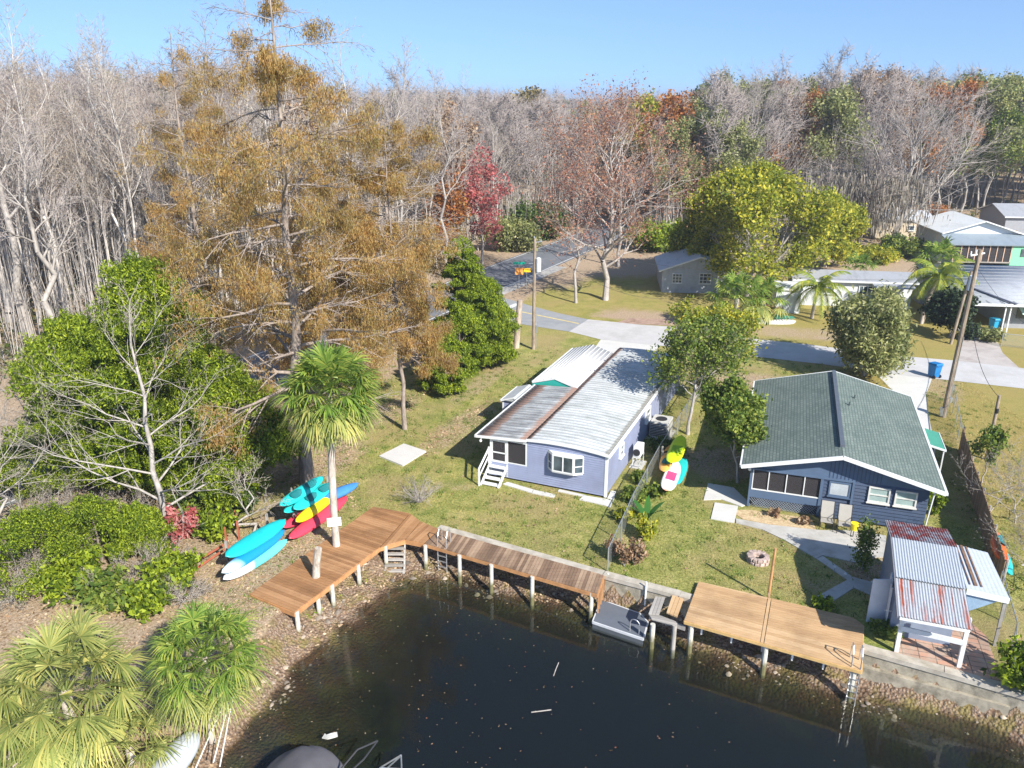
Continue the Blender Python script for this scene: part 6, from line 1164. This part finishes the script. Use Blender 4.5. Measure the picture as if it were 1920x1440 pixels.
# big banana leaves
t = thing('banana_plant', 'broad glossy green leaves standing in the fence plants', 'plant', G(1212, 975)); V = []; F = []
for i in range(6):
    a = i * 1.05 + .3; d = np.array([cos(a) * .6, sin(a) * .6, 1.]); d = unit(d); s_ = unit(np.cross(d, [0, 0, 1.])); p = np.zeros(3); o = len(V)
    for k in range(6): w_ = .16 * sin(pi * (.08 + .9 * k / 5)); V += [p - s_ * w_, p, p + s_ * w_]; p = p + d * .26; d = unit(d + np.array([0, 0, -.2]))
    for k in range(5): F += [(o + 3 * k, o + 3 * k + 1, o + 3 * k + 4, o + 3 * k + 3), (o + 3 * k + 1, o + 3 * k + 2, o + 3 * k + 5, o + 3 * k + 4)]
part('leaf', npmesh('leaf', np.array(V), np.array(F)), leafmat('banana_green', [(.04, .13, .03), (.07, .2, .04)], .3, .4), t)
for n_, (x, y, H) in enumerate(((60, 1000, 1.8), (140, 985, 1.6), (250, 985, 1.5), (300, 1075, 1.2), (210, 1120, 1.2), (380, 930, 1.6), (120, 1060, 1.5), (20, 1130, 1.4), (345, 1130, .9))):
    T = Tree(700 + n_)
    for i in range(12): a = i * 2.4; T.limb(np.array([0, 0, 0.]), unit(np.array([cos(a), sin(a), .8])), H, .02, 0, 2, 4, 2, .6, .02)
    emit('dead_brush', ('dead grey brush at the left edge below the sprawling bare tree', 'dead brush left of the foreground cedars', 'dead grey brush at the foot of the middle cedar', 'small dead brush near the red-brown railing', 'low dead brush at the lower rim of the thicket', 'dead brush under the cedar next to the palm', 'dead brush between the two wide green shrubs', 'dead brush at the bottom of the thicket by the left edge', 'little dead brush above the green palm crown')[n_], 'brush', G(x, y), tubes(T.seg, 4), ribbons(T.tw, .01, T.r), bark_pale, twig_pale, trunk_name='stem', crown_name='twigs')
T = Tree(200)
for i in range(16): a = i * 2.4; T.limb(np.array([0, 0, 0.]), unit(np.array([cos(a), sin(a), .9])), .9, .018, 0, 2, 3, 2, .5, .05)
emit('bare_shrub', 'small leafless grey shrub alone on the lawn behind the dock', 'shrub', G(786, 942), tubes(T.seg, 4), ribbons(T.tw, .009, T.r), bark_grey, twig_mauve, trunk_name='stem')
for n_, (x, y, H, lab) in enumerate(((1905, 985, 2.8, 'tangled bare shrub above the orange kayak at the right edge'), (1935, 1110, 3.0, 'bare shrub at the right edge beside the lean-to roof'), (1850, 960, 2.2, 'thin pale leafless sapling against the bamboo fence'))):
    T = bare_tree(210 + n_, H, .035, .1, 12 if n_ < 2 else 4, H * .75, 2, 2, .02, .4); tr, cr_ = meshes(T, 4, .009); emit('bare_shrub', lab, 'shrub', G(x, y), tr, cr_, bark_pale, twig_pale)
# red railing in the thicket
t = thing('wooden_railing', 'leaning red-brown wooden railing half hidden in the thicket', 'railing', G(368, 1062)); o = G(368, 1062); red_w = M('red_brown_wood', (.38, .11, .06), .8, .2); q = MB()
q.bar(G(362, 1056, .5) - o, G(425, 1018, .6) - o, .05, .08); q.bar(G(368, 1066, .3) - o, G(430, 1024, .4) - o, .05, .08); part('rail', q, red_w, t)
for a in ((425, 1018), (448, 1006), (443, 985)): p = G(*a, .2) - o; q = MB().bar((p.x, p.y, -.2), (p.x, p.y, 1.0), .07); part('post', q, red_w, t)
# ------------------------------------------------------------------ loose natural cover
r_ = np.random.default_rng(9)
def scatter(n, x0, x1, y0, y1, fn):
    X = r_.uniform(x0, x1, n); Y = r_.uniform(y0, y1, n); k = fn(X, Y); return X[k], Y[k]
roadd = lambda X, Y: (X - rc.x) * rn.x + (Y - rc.y) * rn.y
def cen(px): P_ = np.array(px); return P_
POLY = [g2(p) for p in ([(711, 857), (757, 834), (799, 848), (755, 875)], )]
hse = [[(O1 + Vector((x * cos(A1) - y * sin(A1), x * sin(A1) + y * cos(A1), 0))).xy for x, y in ((-3.3, 0), (4.5, 0), (4.5, 17.2), (-3.3, 17.2))], [H2(x, y).xy for x, y in ((0, .2), (8.9, .2), (8.9, 12.8), (0, 12.8))], [S0.xy + Vector((x * cos(A3) - y * sin(A3), x * sin(A3) + y * cos(A3))) for x, y in ((-.2, -2), (X1 + 3, -2), (X1 + 3, yb + .2), (-.2, yb + .2))],
       g2([(468, 1113), (552, 1147), (712, 1025), (768, 962), (700, 950)]), g2([(1310, 1090), (1618, 1163), (1616, 1257), (1283, 1163)]), conc_n + conc_s, side_n + side_s, g2([(1640, 698), (1748, 710), (1736, 740), (1742, 785), (1752, 830), (1715, 840), (1700, 760)]), g2([(1802, 603), (1862, 622), (1880, 662), (1912, 691), (1787, 677), (1797, 640)]), g2([(1127, 636), (1235, 648), (1215, 690), (1050, 720), (1108, 662)]), g2(z5([(1380, 705), (1610, 745), (1760, 890), (1640, 1062), (1405, 1025), (1340, 855)])), g2(z7([(0, 600), (700, 735), (1350, 790), (1345, 985), (1200, 990), (1075, 1035), (720, 1000), (440, 835), (230, 735), (0, 680)])), g2(z7([(725, 1000), (780, 975), (1050, 1165), (1340, 1240), (1345, 1370), (1060, 1270), (870, 1385), (800, 1395), (725, 1340), (1000, 1190)])), POLY[0]]
def free(X, Y):
    k = sdist(X, Y, UP) < -.15
    for p in hse: k &= sdist(X, Y, [tuple(q_) for q_ in p]) < -.03
    return k & (np.abs(roadd(X, Y)) > 3.9)
X, Y = scatter(330000, -18, 32, 26, 56, lambda X, Y: free(X, Y) & (r_.uniform(0, 1, len(X)) < np.clip(1.4 - Y / 60, .15, 1)))
def blades(X, Y, h, w_, z=None):
    n = len(X); a = r_.uniform(0, 2 * pi, n); hh = h * r_.uniform(.5, 1.4, n); ww = w_ * r_.uniform(.7, 1.3, n); zz = (np.zeros(n) if z is None else z); l = r_.normal(0, .6, (n, 2)) * hh[:, None]; V = np.stack([np.stack([X - np.cos(a) * ww, Y - np.sin(a) * ww, zz], -1), np.stack([X + np.cos(a) * ww, Y + np.sin(a) * ww, zz], -1), np.stack([X + l[:, 0], Y + l[:, 1], zz + hh], -1)], 1).reshape(-1, 3); return V, np.arange(3 * n).reshape(-1, 3)
dryk = r_.uniform(0, 1, len(X)) < np.clip(.28 + .5 * np.sin(X * .35 + 1.1 * np.sin(Y * .3)) * np.cos(Y * .27 + X * .1) + .8 * np.clip((X - 19) / 4, 0, 1) + .25 * np.clip((Y - 42) / 8, 0, 1), .08, .95)
g1 = leafmat('lawn_blades', [(.13, .165, .035), (.22, .26, .06), (.33, .345, .10), (.46, .43, .17)], .3, .8); g2m = leafmat('dry_lawn_blades', [(.28, .21, .08), (.45, .35, .13), (.58, .46, .21), (.38, .32, .12)], .3, .8)
V, F = blades(X[~dryk], Y[~dryk], .055, .014); solo('lawn_grass', npmesh('lawn_grass', V, F), g1, 'short green grass blades covering the yards', 'grass', kind='stuff')
V, F = blades(X[dryk], Y[dryk], .05, .014); solo('dry_grass', npmesh('dry_grass', V, F), g2m, 'dry straw-coloured grass patches in the yards', 'grass', kind='stuff')
X, Y = scatter(2600, -12, 31, 26, 60, lambda X, Y: free(X, Y)); n = len(X); per = 16; hw_ = r_.uniform(.05, .16, n); XX = np.repeat(X, per) + r_.normal(0, 1, n * per) * np.repeat(hw_, per); YY = np.repeat(Y, per) + r_.normal(0, 1, n * per) * np.repeat(hw_, per); V, F = blades(XX, YY, .11, .02); solo('lawn_weeds', npmesh('lawn_weeds', V, F), leafmat('weed_green', [(.07, .13, .02), (.13, .22, .035), (.22, .30, .06), (.36, .36, .12)], .3, .8), 'darker green weed tufts dotted through the lawns', 'weeds', kind='stuff')
X, Y = scatter(5200, -10, 31, 27, 62, lambda X, Y: free(X, Y) & (r_.uniform(0, 1, len(X)) < .25 + .7 * (np.sin(X * .6 + 1.3 * np.sin(Y * .4)) > .5))); C_ = np.stack([X, Y, np.full(len(X), .05)], -1); V, F = leafquads(C_, .075, r_, 1.5, 0, .85); solo('lawn_leaves', npmesh('lawn_leaves', V, F), lf_br, 'scattered dry brown leaves lying on the lawns', 'leaves', kind='stuff')
# leaf litter on the left bank, thicket floor and shore
def litterd(X, Y):
    c = [blob(*(G(a, b_).xy), rx, ry, R(-25), X, Y) for a, b_, rx, ry in ((470, 1090, 2.6, 5), (100, 1130, 5, 4), (240, 1050, 5, 5), (330, 1250, 4, 5), (560, 960, 2, 4), (600, 860, 2, 3), (730, 770, 1.2, 4), (860, 800, 1, 5))]; return np.maximum.reduce(c)
X, Y = scatter(44000, -26, 2, 16, 52, lambda X, Y: ((litterd(X, Y) > r_.uniform(0.1, .9, len(X))) & (sdist(X, Y, WATER) < -.05)) | ((sdist(X, Y, UP) > 0) & (sdist(X, Y, WATER) < 0)))
Z = hgt(X, Y) + .03; C_ = np.stack([X, Y, Z], -1); V, F = leafquads(C_, .085, r_, 1.6, 0, .8); solo('leaf_litter', npmesh('leaf_litter', V, F), leafmat('litter_leaves', [(.18, .11, .065), (.33, .22, .14), (.44, .32, .21), (.55, .43, .31)], .1, .8), 'fallen tan and brown leaves on the left bank and thicket floor', 'leaf litter', kind='stuff')
X, Y = scatter(26000, -16, 24, 14, 34, lambda X, Y: (sdist(X, Y, UP) > .1) & (sdist(X, Y, WATER) < .5) & (r_.uniform(0, 1, len(X)) < .08 + .75 * (np.sin(X * 1.3 + 2 * np.sin(Y * .8)) + np.cos(Y * 1.7 - X * .5) > .6))); Z = hgt(X, Y) + .01; n = len(X)
oct_ = np.array([(1, 0, 0), (0, 1, 0), (-1, 0, 0), (0, -1, 0), (0, 0, .8), (0, 0, -.6), (.7, .7, .1), (-.7, .7, .2), (-.7, -.7, 0), (.7, -.7, .25)]); of = np.array([(0, 6, 4), (6, 1, 4), (1, 7, 4), (7, 2, 4), (2, 8, 4), (8, 3, 4), (3, 9, 4), (9, 0, 4)]); s_ = (.035 + .13 * r_.uniform(0, 1, n) ** 4)[:, None, None] * np.where(X < 0, 1.0, .75)[:, None, None]; V = (oct_[None] * (1 + r_.normal(0, .18, (n, 10, 1))) * s_ * r_.uniform(.7, 1.3, (n, 1, 3)) + np.stack([X, Y, Z], -1)[:, None]).reshape(-1, 3); F = (of[None] + (np.arange(n) * 10)[:, None, None]).reshape(-1, 3)
solo('shore_rocks', npmesh('shore_rocks', V, F), M('shore_rock', (.34, .29, .235), .9, .3, 5, bump=.4, isl=.7), 'pale rocks and rubble along the water edge', 'rocks', kind='stuff')
X, Y = scatter(8500, -14, 22, 12, 31, lambda X, Y: (sdist(X, Y, WATER) > .03) & (r_.uniform(0, 1, len(X)) < np.exp(-((X + 2) / 9) ** 2) * np.where(sdist(X, Y, WATER) < .9, 1, .16))); C_ = np.stack([X, Y, np.full(len(X), WZ + .012)], -1); V, F = leafquads(C_, .042, r_, 1.7, 0, .97); solo('floating_leaves', npmesh('floating_leaves', V, F), leafmat('floating_debris', [(.06, .04, .02), (.14, .09, .05), (.30, .24, .16), (.22, .08, .05)], .1, .8), 'small leaves and bits floating on the dark canal', 'debris', kind='stuff')
q = MB(); q.plate([(-.25, -.1, .02), (-.05, -.16, .04), (.1, -.1, .03), (.26, -.02, .02), (.2, .16, .03), (.02, .08, .05), (-.12, .02, .04), (-.2, .1, .02)], .04); solo('foam_scrap', q, M('foam_white', (.5, .5, .46), .8, .2, 8), 'pale scrap floating on the water beside the covered boat', 'debris', G(619, 1380, WZ))
q = MB().tube([(-.35, -.05, .01), (0, 0, .02), (.35, .07, .01)], .02, 5); solo('floating_stick', q, bark_pale, 'lone pale stick floating in the middle of the canal', 'stick', G(1015, 1334, WZ))
q = MB().tube([(-.1, -.35, .01), (0, .0, .02), (.13, .4, .01)], .018, 5); solo('floating_stick', q, bark_pale, 'thin pale stick floating nearer the boardwalk', 'stick', G(1042, 1256, WZ))
# ------------------------------------------------------------------ the woods
V_B = []
for k in range(9):
    T = bare_tree(300 + k, 17 * (1, .9, 1.08)[k % 3], (.125, .10, .16)[k % 3], (.54, .6, .45)[k % 3], (9, 7, 12)[k % 3], (2.9, 2.3, 3.8)[k % 3], 2, 2, .14, 1.0, n0=4, kl=(.42, .62), wob=.13); V_B.append((tubes(T.seg, 4), ribbons(T.tw, .017, T.r)))
print('bare variant', [(len(a[1]), len(b_[1])) for a, b_ in V_B])
MB_ = [(npmesh('trunk', *a), npmesh('crown', *b_)) for a, b_ in V_B]
woods_bark = barkmat('woods_bark', (.30, .27, .24), (.62, .575, .52))
twigs_ = [twig_mauve, M('tan_twigs', (.36, .31, .25), .9, .12, .5, bump=0, isl=.35), M('brown_twigs', (.27, .215, .18), .9, .12, .5, bump=0, isl=.35)]
for i_, (a, b_) in enumerate(MB_): a.materials.append(woods_bark if i_ % 4 else bark_grey); b_.materials.append(twigs_[i_ // 3 % 3])
rw = random.Random(77); cand = []
def wedge(x, y): return abs(x) < .70 * y + 6
def woods_ok(x, y):
    if not wedge(x, y): return False
    dr_ = (x - rc.x) * rn.x + (y - rc.y) * rn.y
    if y < 135 and abs(dr_) < 6.5: return False
    if dr_ < 0: return y > 60 - .25 * x * .6 and x < -12 - 0 if y < 70 else True
    if x < 32: return y > 112
    if x < 60: return y > 128
    return y > 132
y = 58
while y < 420:
    s_ = 2.15 + max(0, (y - 75)) * .032
    x = -.7 * y - 8
    while x < .7 * y + 8:
        xx = x + rw.uniform(-.48, .48) * s_; yy = y + rw.uniform(-.48, .48) * s_
        if woods_ok(xx, yy): cand.append((xx, yy))
        x += s_
    y += s_
cand.sort(key=lambda c: math.hypot(*c)); print('woods', len(cand))
def kindof(x, y):
    q_ = rw.random(); rightness = x / max(y, 1)
    if rightness > .50: return 'g' if q_ < .62 else ('o' if q_ < .68 else 'b')
    if rightness > .30: return 'g' if q_ < .2 else ('o' if q_ < .28 else 'b')
    if rightness > .12: return 'g' if q_ < .28 else ('o' if q_ < .42 else 'b')
    return 'g' if (q_ < .03 and y > 105) else ('o' if (q_ < .045 and y > 85) else 'b')
def htgt(x, y):
    q_ = x / y
    if q_ < -.25: h = 20.5
    elif q_ < .0: h = 18
    elif q_ < .22: h = 17
    elif q_ < .3: h = 19.5
    else: h = 21.5
    return h * (1 if y > 100 or x < 0 else .95)
def leafv(seed, H, R_, per, sz, frac=1): 
    T = bare_tree(seed, H, .16, .35, 12, R_, 1, 4, .1, .5, n0=5, kl=(.45, .7)); L_ = np.array([x[1] for x in T.tw]); L_ = L_[np.sin(L_[:, 0] * 1.3 + seed) + np.sin(L_[:, 1] * 1.3) + np.sin(L_[:, 2] * 1.4) > -.6]; C_ = np.repeat(L_, per, 0) + T.r.normal(0, .45, (len(L_) * per, 3)); return tubes(T.seg + T.tw, 4), leafquads(C_, sz, T.r, 1.5)
V_G = [leafv(400 + k, 16, 4.8, 16, .22) for k in range(4)]; print('leafy variant', [(len(a[1]), len(b_[1])) for a, b_ in V_G]); MG = {}
woodgreen = [lf_mid, lf_bam, lf_dk, lf_bam]; woodor = [lf_or, lf_br]
for kk_, mats_ in (('g', woodgreen), ('o', woodor)):
    MG[kk_] = []
    for mt in mats_:
        for a, b_ in V_G:
            ma = npmesh('trunk', *a); mb_ = npmesh('crown', *b_); ma.materials.append(bark_pale if kk_ == 'g' else bark_grey); mb_.materials.append(mt); MG[kk_].append((ma, mb_))
cnt = {'b': 0, 'g': 0, 'o': 0}; lim = {'b': 295, 'g': 90, 'o': 60}; rest = {'b': [], 'g': [], 'o': []}
LAB = {'b': ('woodland_tree', 'slender leafless grey tree of the crowded bare woods', 'leafless trees of the bare woods'), 'g': ('woodland_evergreen', 'green-leaved tree standing among the bare woods', 'green trees among the woods'), 'o': ('woodland_autumn_tree', 'orange-brown leaved tree standing among the bare woods', 'autumn-coloured trees among the woods')}
for x, y in cand:
    k = kindof(x, y); hs = htgt(x, y) * rw.uniform(.76, 1.08) / 17; rz = rw.uniform(0, 6.28); ws = hs * rw.uniform(.8, 1.15)
    if rw.random() < .06: hs *= 1.1
    if cnt[k] < lim[k]:
        cnt[k] += 1; ms = rw.choice(MB_) if k == 'b' else rw.choice(MG[k] if not (k == 'o' and x < 5) else MG[k][4:]); lb_ = LAB[k][1]
        if k != 'b':
            mn = ms[1].materials[0].name; cn = {'mid_green_leaves': 'fresh green', 'dusty_green_leaves': 'dusty olive', 'dark_evergreen': 'dark green', 'orange_leaves': 'orange', 'brown_dead_leaves': 'brown'}[mn]; qx = x / y
            lb_ = cn + '-leaved tree in the woods ' + ('left of the main road' if qx < -.02 else 'behind the red maple and russet trees' if qx < .13 else 'behind the white cottage' if qx < .24 else 'behind the broad yellow-green oak' if qx < .38 else 'behind the far cabin' if qx < .5 else 'behind the white gable roof')
        t = thing(LAB[k][0], lb_, 'tree', (x, y, 0), rz, LAB[k][2]); t.scale = (ws, ws, hs); part('trunk', ms[0], None, t); part('crown', ms[1], None, t)
    else: rest[k].append((x, y, hs * (.9 if k != 'b' else 1), ws, rz))
print('individual', cnt, 'rest', {k: len(v) for k, v in rest.items()})
def far_variant(seed, leaf, mat):
    T = bare_tree(seed, 17, .12, .45, 8, 3.6, 1, 3, .14, .75, n0=4); tr = tubes(T.seg, 3)
    if leaf: L_ = np.array([x[1] for x in T.tw]); C_ = np.repeat(L_, 5, 0) + T.r.normal(0, .5, (len(L_) * 5, 3)); return merge(tr), leafquads(C_, .65, T.r, 1.4)
    tw = []
    for p, q_, a, b_ in T.tw:
        tw.append((p, q_ + T.r.normal(0, .3, 3), a, b_)); tw.append((q_, q_ + (q_ - p) * .9 + T.r.normal(0, .5, 3), a, b_)); tw.append((q_, q_ + T.r.normal(0, .7, 3) + np.array([0, 0, .3]), a, b_))
    return merge(tr), ribbons(tw, .035, T.r)
for k, mt, leaf, lab in (('b', twig_mauve, False, 'far-off mass of leafless grey woods reaching the horizon'), ('g', lf_dk, True, 'far-off mass of dark green trees in the woods'), ('o', lf_or, True, 'far-off mass of orange-brown trees in the woods')):
    vs = [far_variant(500 + i, leaf, mt) for i in range(4)]; allv = []; 
    TV = []; TF = []; CV = []; CF = []; ot = oc = 0
    for x, y, hs, ws, rz in rest[k]:
        (tv, tf), (cv, cf) = rw.choice(vs); c, s_ = cos(rz), sin(rz); m_ = np.array([[c * ws, s_ * ws, 0], [-s_ * ws, c * ws, 0], [0, 0, hs]]); off = np.array([x, y, 0]); TV.append(tv @ m_ + off); TF.append(tf[0] + ot); ot += len(tv); CV.append(cv @ m_ + off); CF.append(cf + oc); oc += len(cv)
    if not TV: continue
    V = np.concatenate(TV + CV); me = npmesh('distant_woods', V, [np.concatenate(TF), np.concatenate(CF) + ot]); me.materials.append(bark_pale); me.materials.append(mt); nt_ = sum(len(a) for a in TF); nf_ = len(me.polygons); mi = np.ones(nf_, np.int32); mi[:nt_] = 0; me.polygons.foreach_set('material_index', mi); solo('distant_woods', me, None, lab, 'woods', kind='stuff'); print('far', k, nf_)
# undergrowth on the forest floor
X, Y = scatter(5200, -75, 90, 50, 140, lambda X, Y: (np.abs(X) < .7 * Y + 6) & (((roadd(X, Y) < -5) & (X < -9)) | (Y > 108)) & (r_.uniform(0, 1, len(X)) < np.clip(70 / Y, 0, 1)) & (np.abs(roadd(X, Y)) > 5)); n = len(X); hh = r_.uniform(.3, 1.8, n); per = 26; C_ = np.repeat(np.stack([X, Y, hh * .5], -1), per, 0) + r_.normal(0, 1, (n * per, 3)) * np.repeat(np.stack([hh * .7, hh * .7, hh * .35], -1), per, 0); C_[:, 2] = np.abs(C_[:, 2])
V, F = leafquads(C_, .26, r_, 1.6); solo('undergrowth', npmesh('undergrowth', V, F), leafmat('undergrowth_leaves', [(.04, .07, .02), (.10, .14, .03), (.22, .17, .09), (.36, .28, .2), (.14, .20, .04)], .3), 'low mixed green and brown undergrowth on the forest floor', 'undergrowth', kind='stuff')
X, Y = scatter(9000, -100, 60, 56, 135, lambda X, Y: (np.abs(X) < .7 * Y + 6) & (((roadd(X, Y) < -6) & (X < -12)) | (Y > 112)) & (np.abs(roadd(X, Y)) > 6)); sg = []
for x, y in zip(X, Y):
    h = r_.uniform(2.5, 11); a = r_.normal(0, .06, 2) * h; m_ = np.array([x + a[0] * .5 + r_.normal(0, .12), y + a[1] * .5, h * .5]); e = np.array([x + a[0], y + a[1], h]); w_ = r_.uniform(.02, .06); sg += [(np.array([x, y, 0.]), m_, w_, w_ * .8), (m_, e, w_ * .8, .01)]
V, F = tubes(sg, 3); TW = []
for s_ in sg[1::2]:
    for k in range(5): p = s_[0] + (s_[1] - s_[0]) * r_.uniform(.1, 1); TW.append((p, p + r_.normal(0, .5, 3) + np.array([0, 0, .7])))
V2, F2_ = ribbons([(a, b_, 0, 0) for a, b_ in TW], .018, r_); me = npmesh('saplings', np.concatenate([V, V2]), [F, F2_ + len(V)]); solo('saplings', me, barkmat('sapling_bark', (.34, .30, .26), (.60, .55, .49)), 'thicket of thin pale upright saplings filling the bare woods', 'saplings', kind='stuff')
# individual landmark trees standing in front of the woods
def lone(seed, px, py, ty, spread, label, first=.3, nl=12, tw=twig_mauve, bark=bark_pale, r=.25, kids=3, leadup=.7, tww=.02):
    b = G(px, py); T = bare_tree(seed, TOPZ(b, ty), r, first, nl, spread, 2, kids, .1, leadup, n0=4); emit('bare_tree', label, 'tree', b, tubes(T.seg, 5), ribbons(T.tw, tww, T.r), bark, tw)
lone(601, 1385, 430, 175, 9, 'wide fan-shaped bare tree behind the yellow-green oak', .2, 14); lone(602, 1680, 462, 225, 11, 'large spreading bare tree with leaning pale trunks by the far cabin', .2, 16, r=.4); lone(603, 1610, 470, 300, 7, 'bare tree hung with grey moss left of the far cabin', .2, 12, bark=bark_dark, r=.35)
lone(604, 262, 600, 105, 4.5, 'tall white-trunked bare tree standing out in the left woods', .6, 8, r=.2, bark=barkmat('white_bark', (.4, .375, .34), (.62, .59, .55))); lone(605, 60, 650, 120, 5, 'thick crooked grey tree at the left edge of the woods', .55, 8, r=.38); lone(606, 835, 520, 165, 4, 'tall thin white bare tree left of the red maple', .5, 8, r=.2); lone(607, 760, 560, 120, 5, 'tall feathery bare tree breaking the horizon in the middle', .5, 10, r=.2); lone(608, 110, 700, 260, 4, 'pale thick trunk with bare limbs behind the left cedars', .5, 7, r=.3); lone(609, 20, 620, 250, 4, 'cluster of thick grey trunks at the far left', .5, 7, r=.4)
# hanging moss
b = G(1610, 470); n = 5000; C_ = np.stack([r_.normal(0, 3.6, n), r_.normal(0, 3, n), r_.uniform(3.5, 10, n)], -1); d = np.tile([0, 0, -1.], (n, 1)) + r_.normal(0, .12, (n, 3)); x = np.cross(d, r_.normal(0, 1, (n, 3))); x /= np.linalg.norm(x, axis=1)[:, None]; l = r_.uniform(.5, 1.8, (n, 1)); V = np.stack([C_ - x * .07, C_ + x * .07, C_ + d * l], 1).reshape(-1, 3)
t = [o for o in bpy.data.objects if o.get('label', '').startswith('bare tree hung with grey moss')][0]; part('hanging_moss', npmesh('hanging_moss', V, np.arange(3 * n).reshape(-1, 3)), lf_moss, t)
# ------------------------------------------------------------------ the winter air between the camera and the far woods
m, nt, out = newmat('air'); pv = N(nt, 'ShaderNodeVolumePrincipled'); pv.inputs['Color'].default_value = (.80, .88, 1, 1); pv.inputs['Density'].default_value = .00045; pv.inputs['Anisotropy'].default_value = .2; L(nt, pv.outputs[0], out.inputs[1])
solo('haze', MB().box(-3100, 3100, -320, 3600, -8, 31), m, 'thin pale winter haze over the woods', 'haze', kind='stuff')
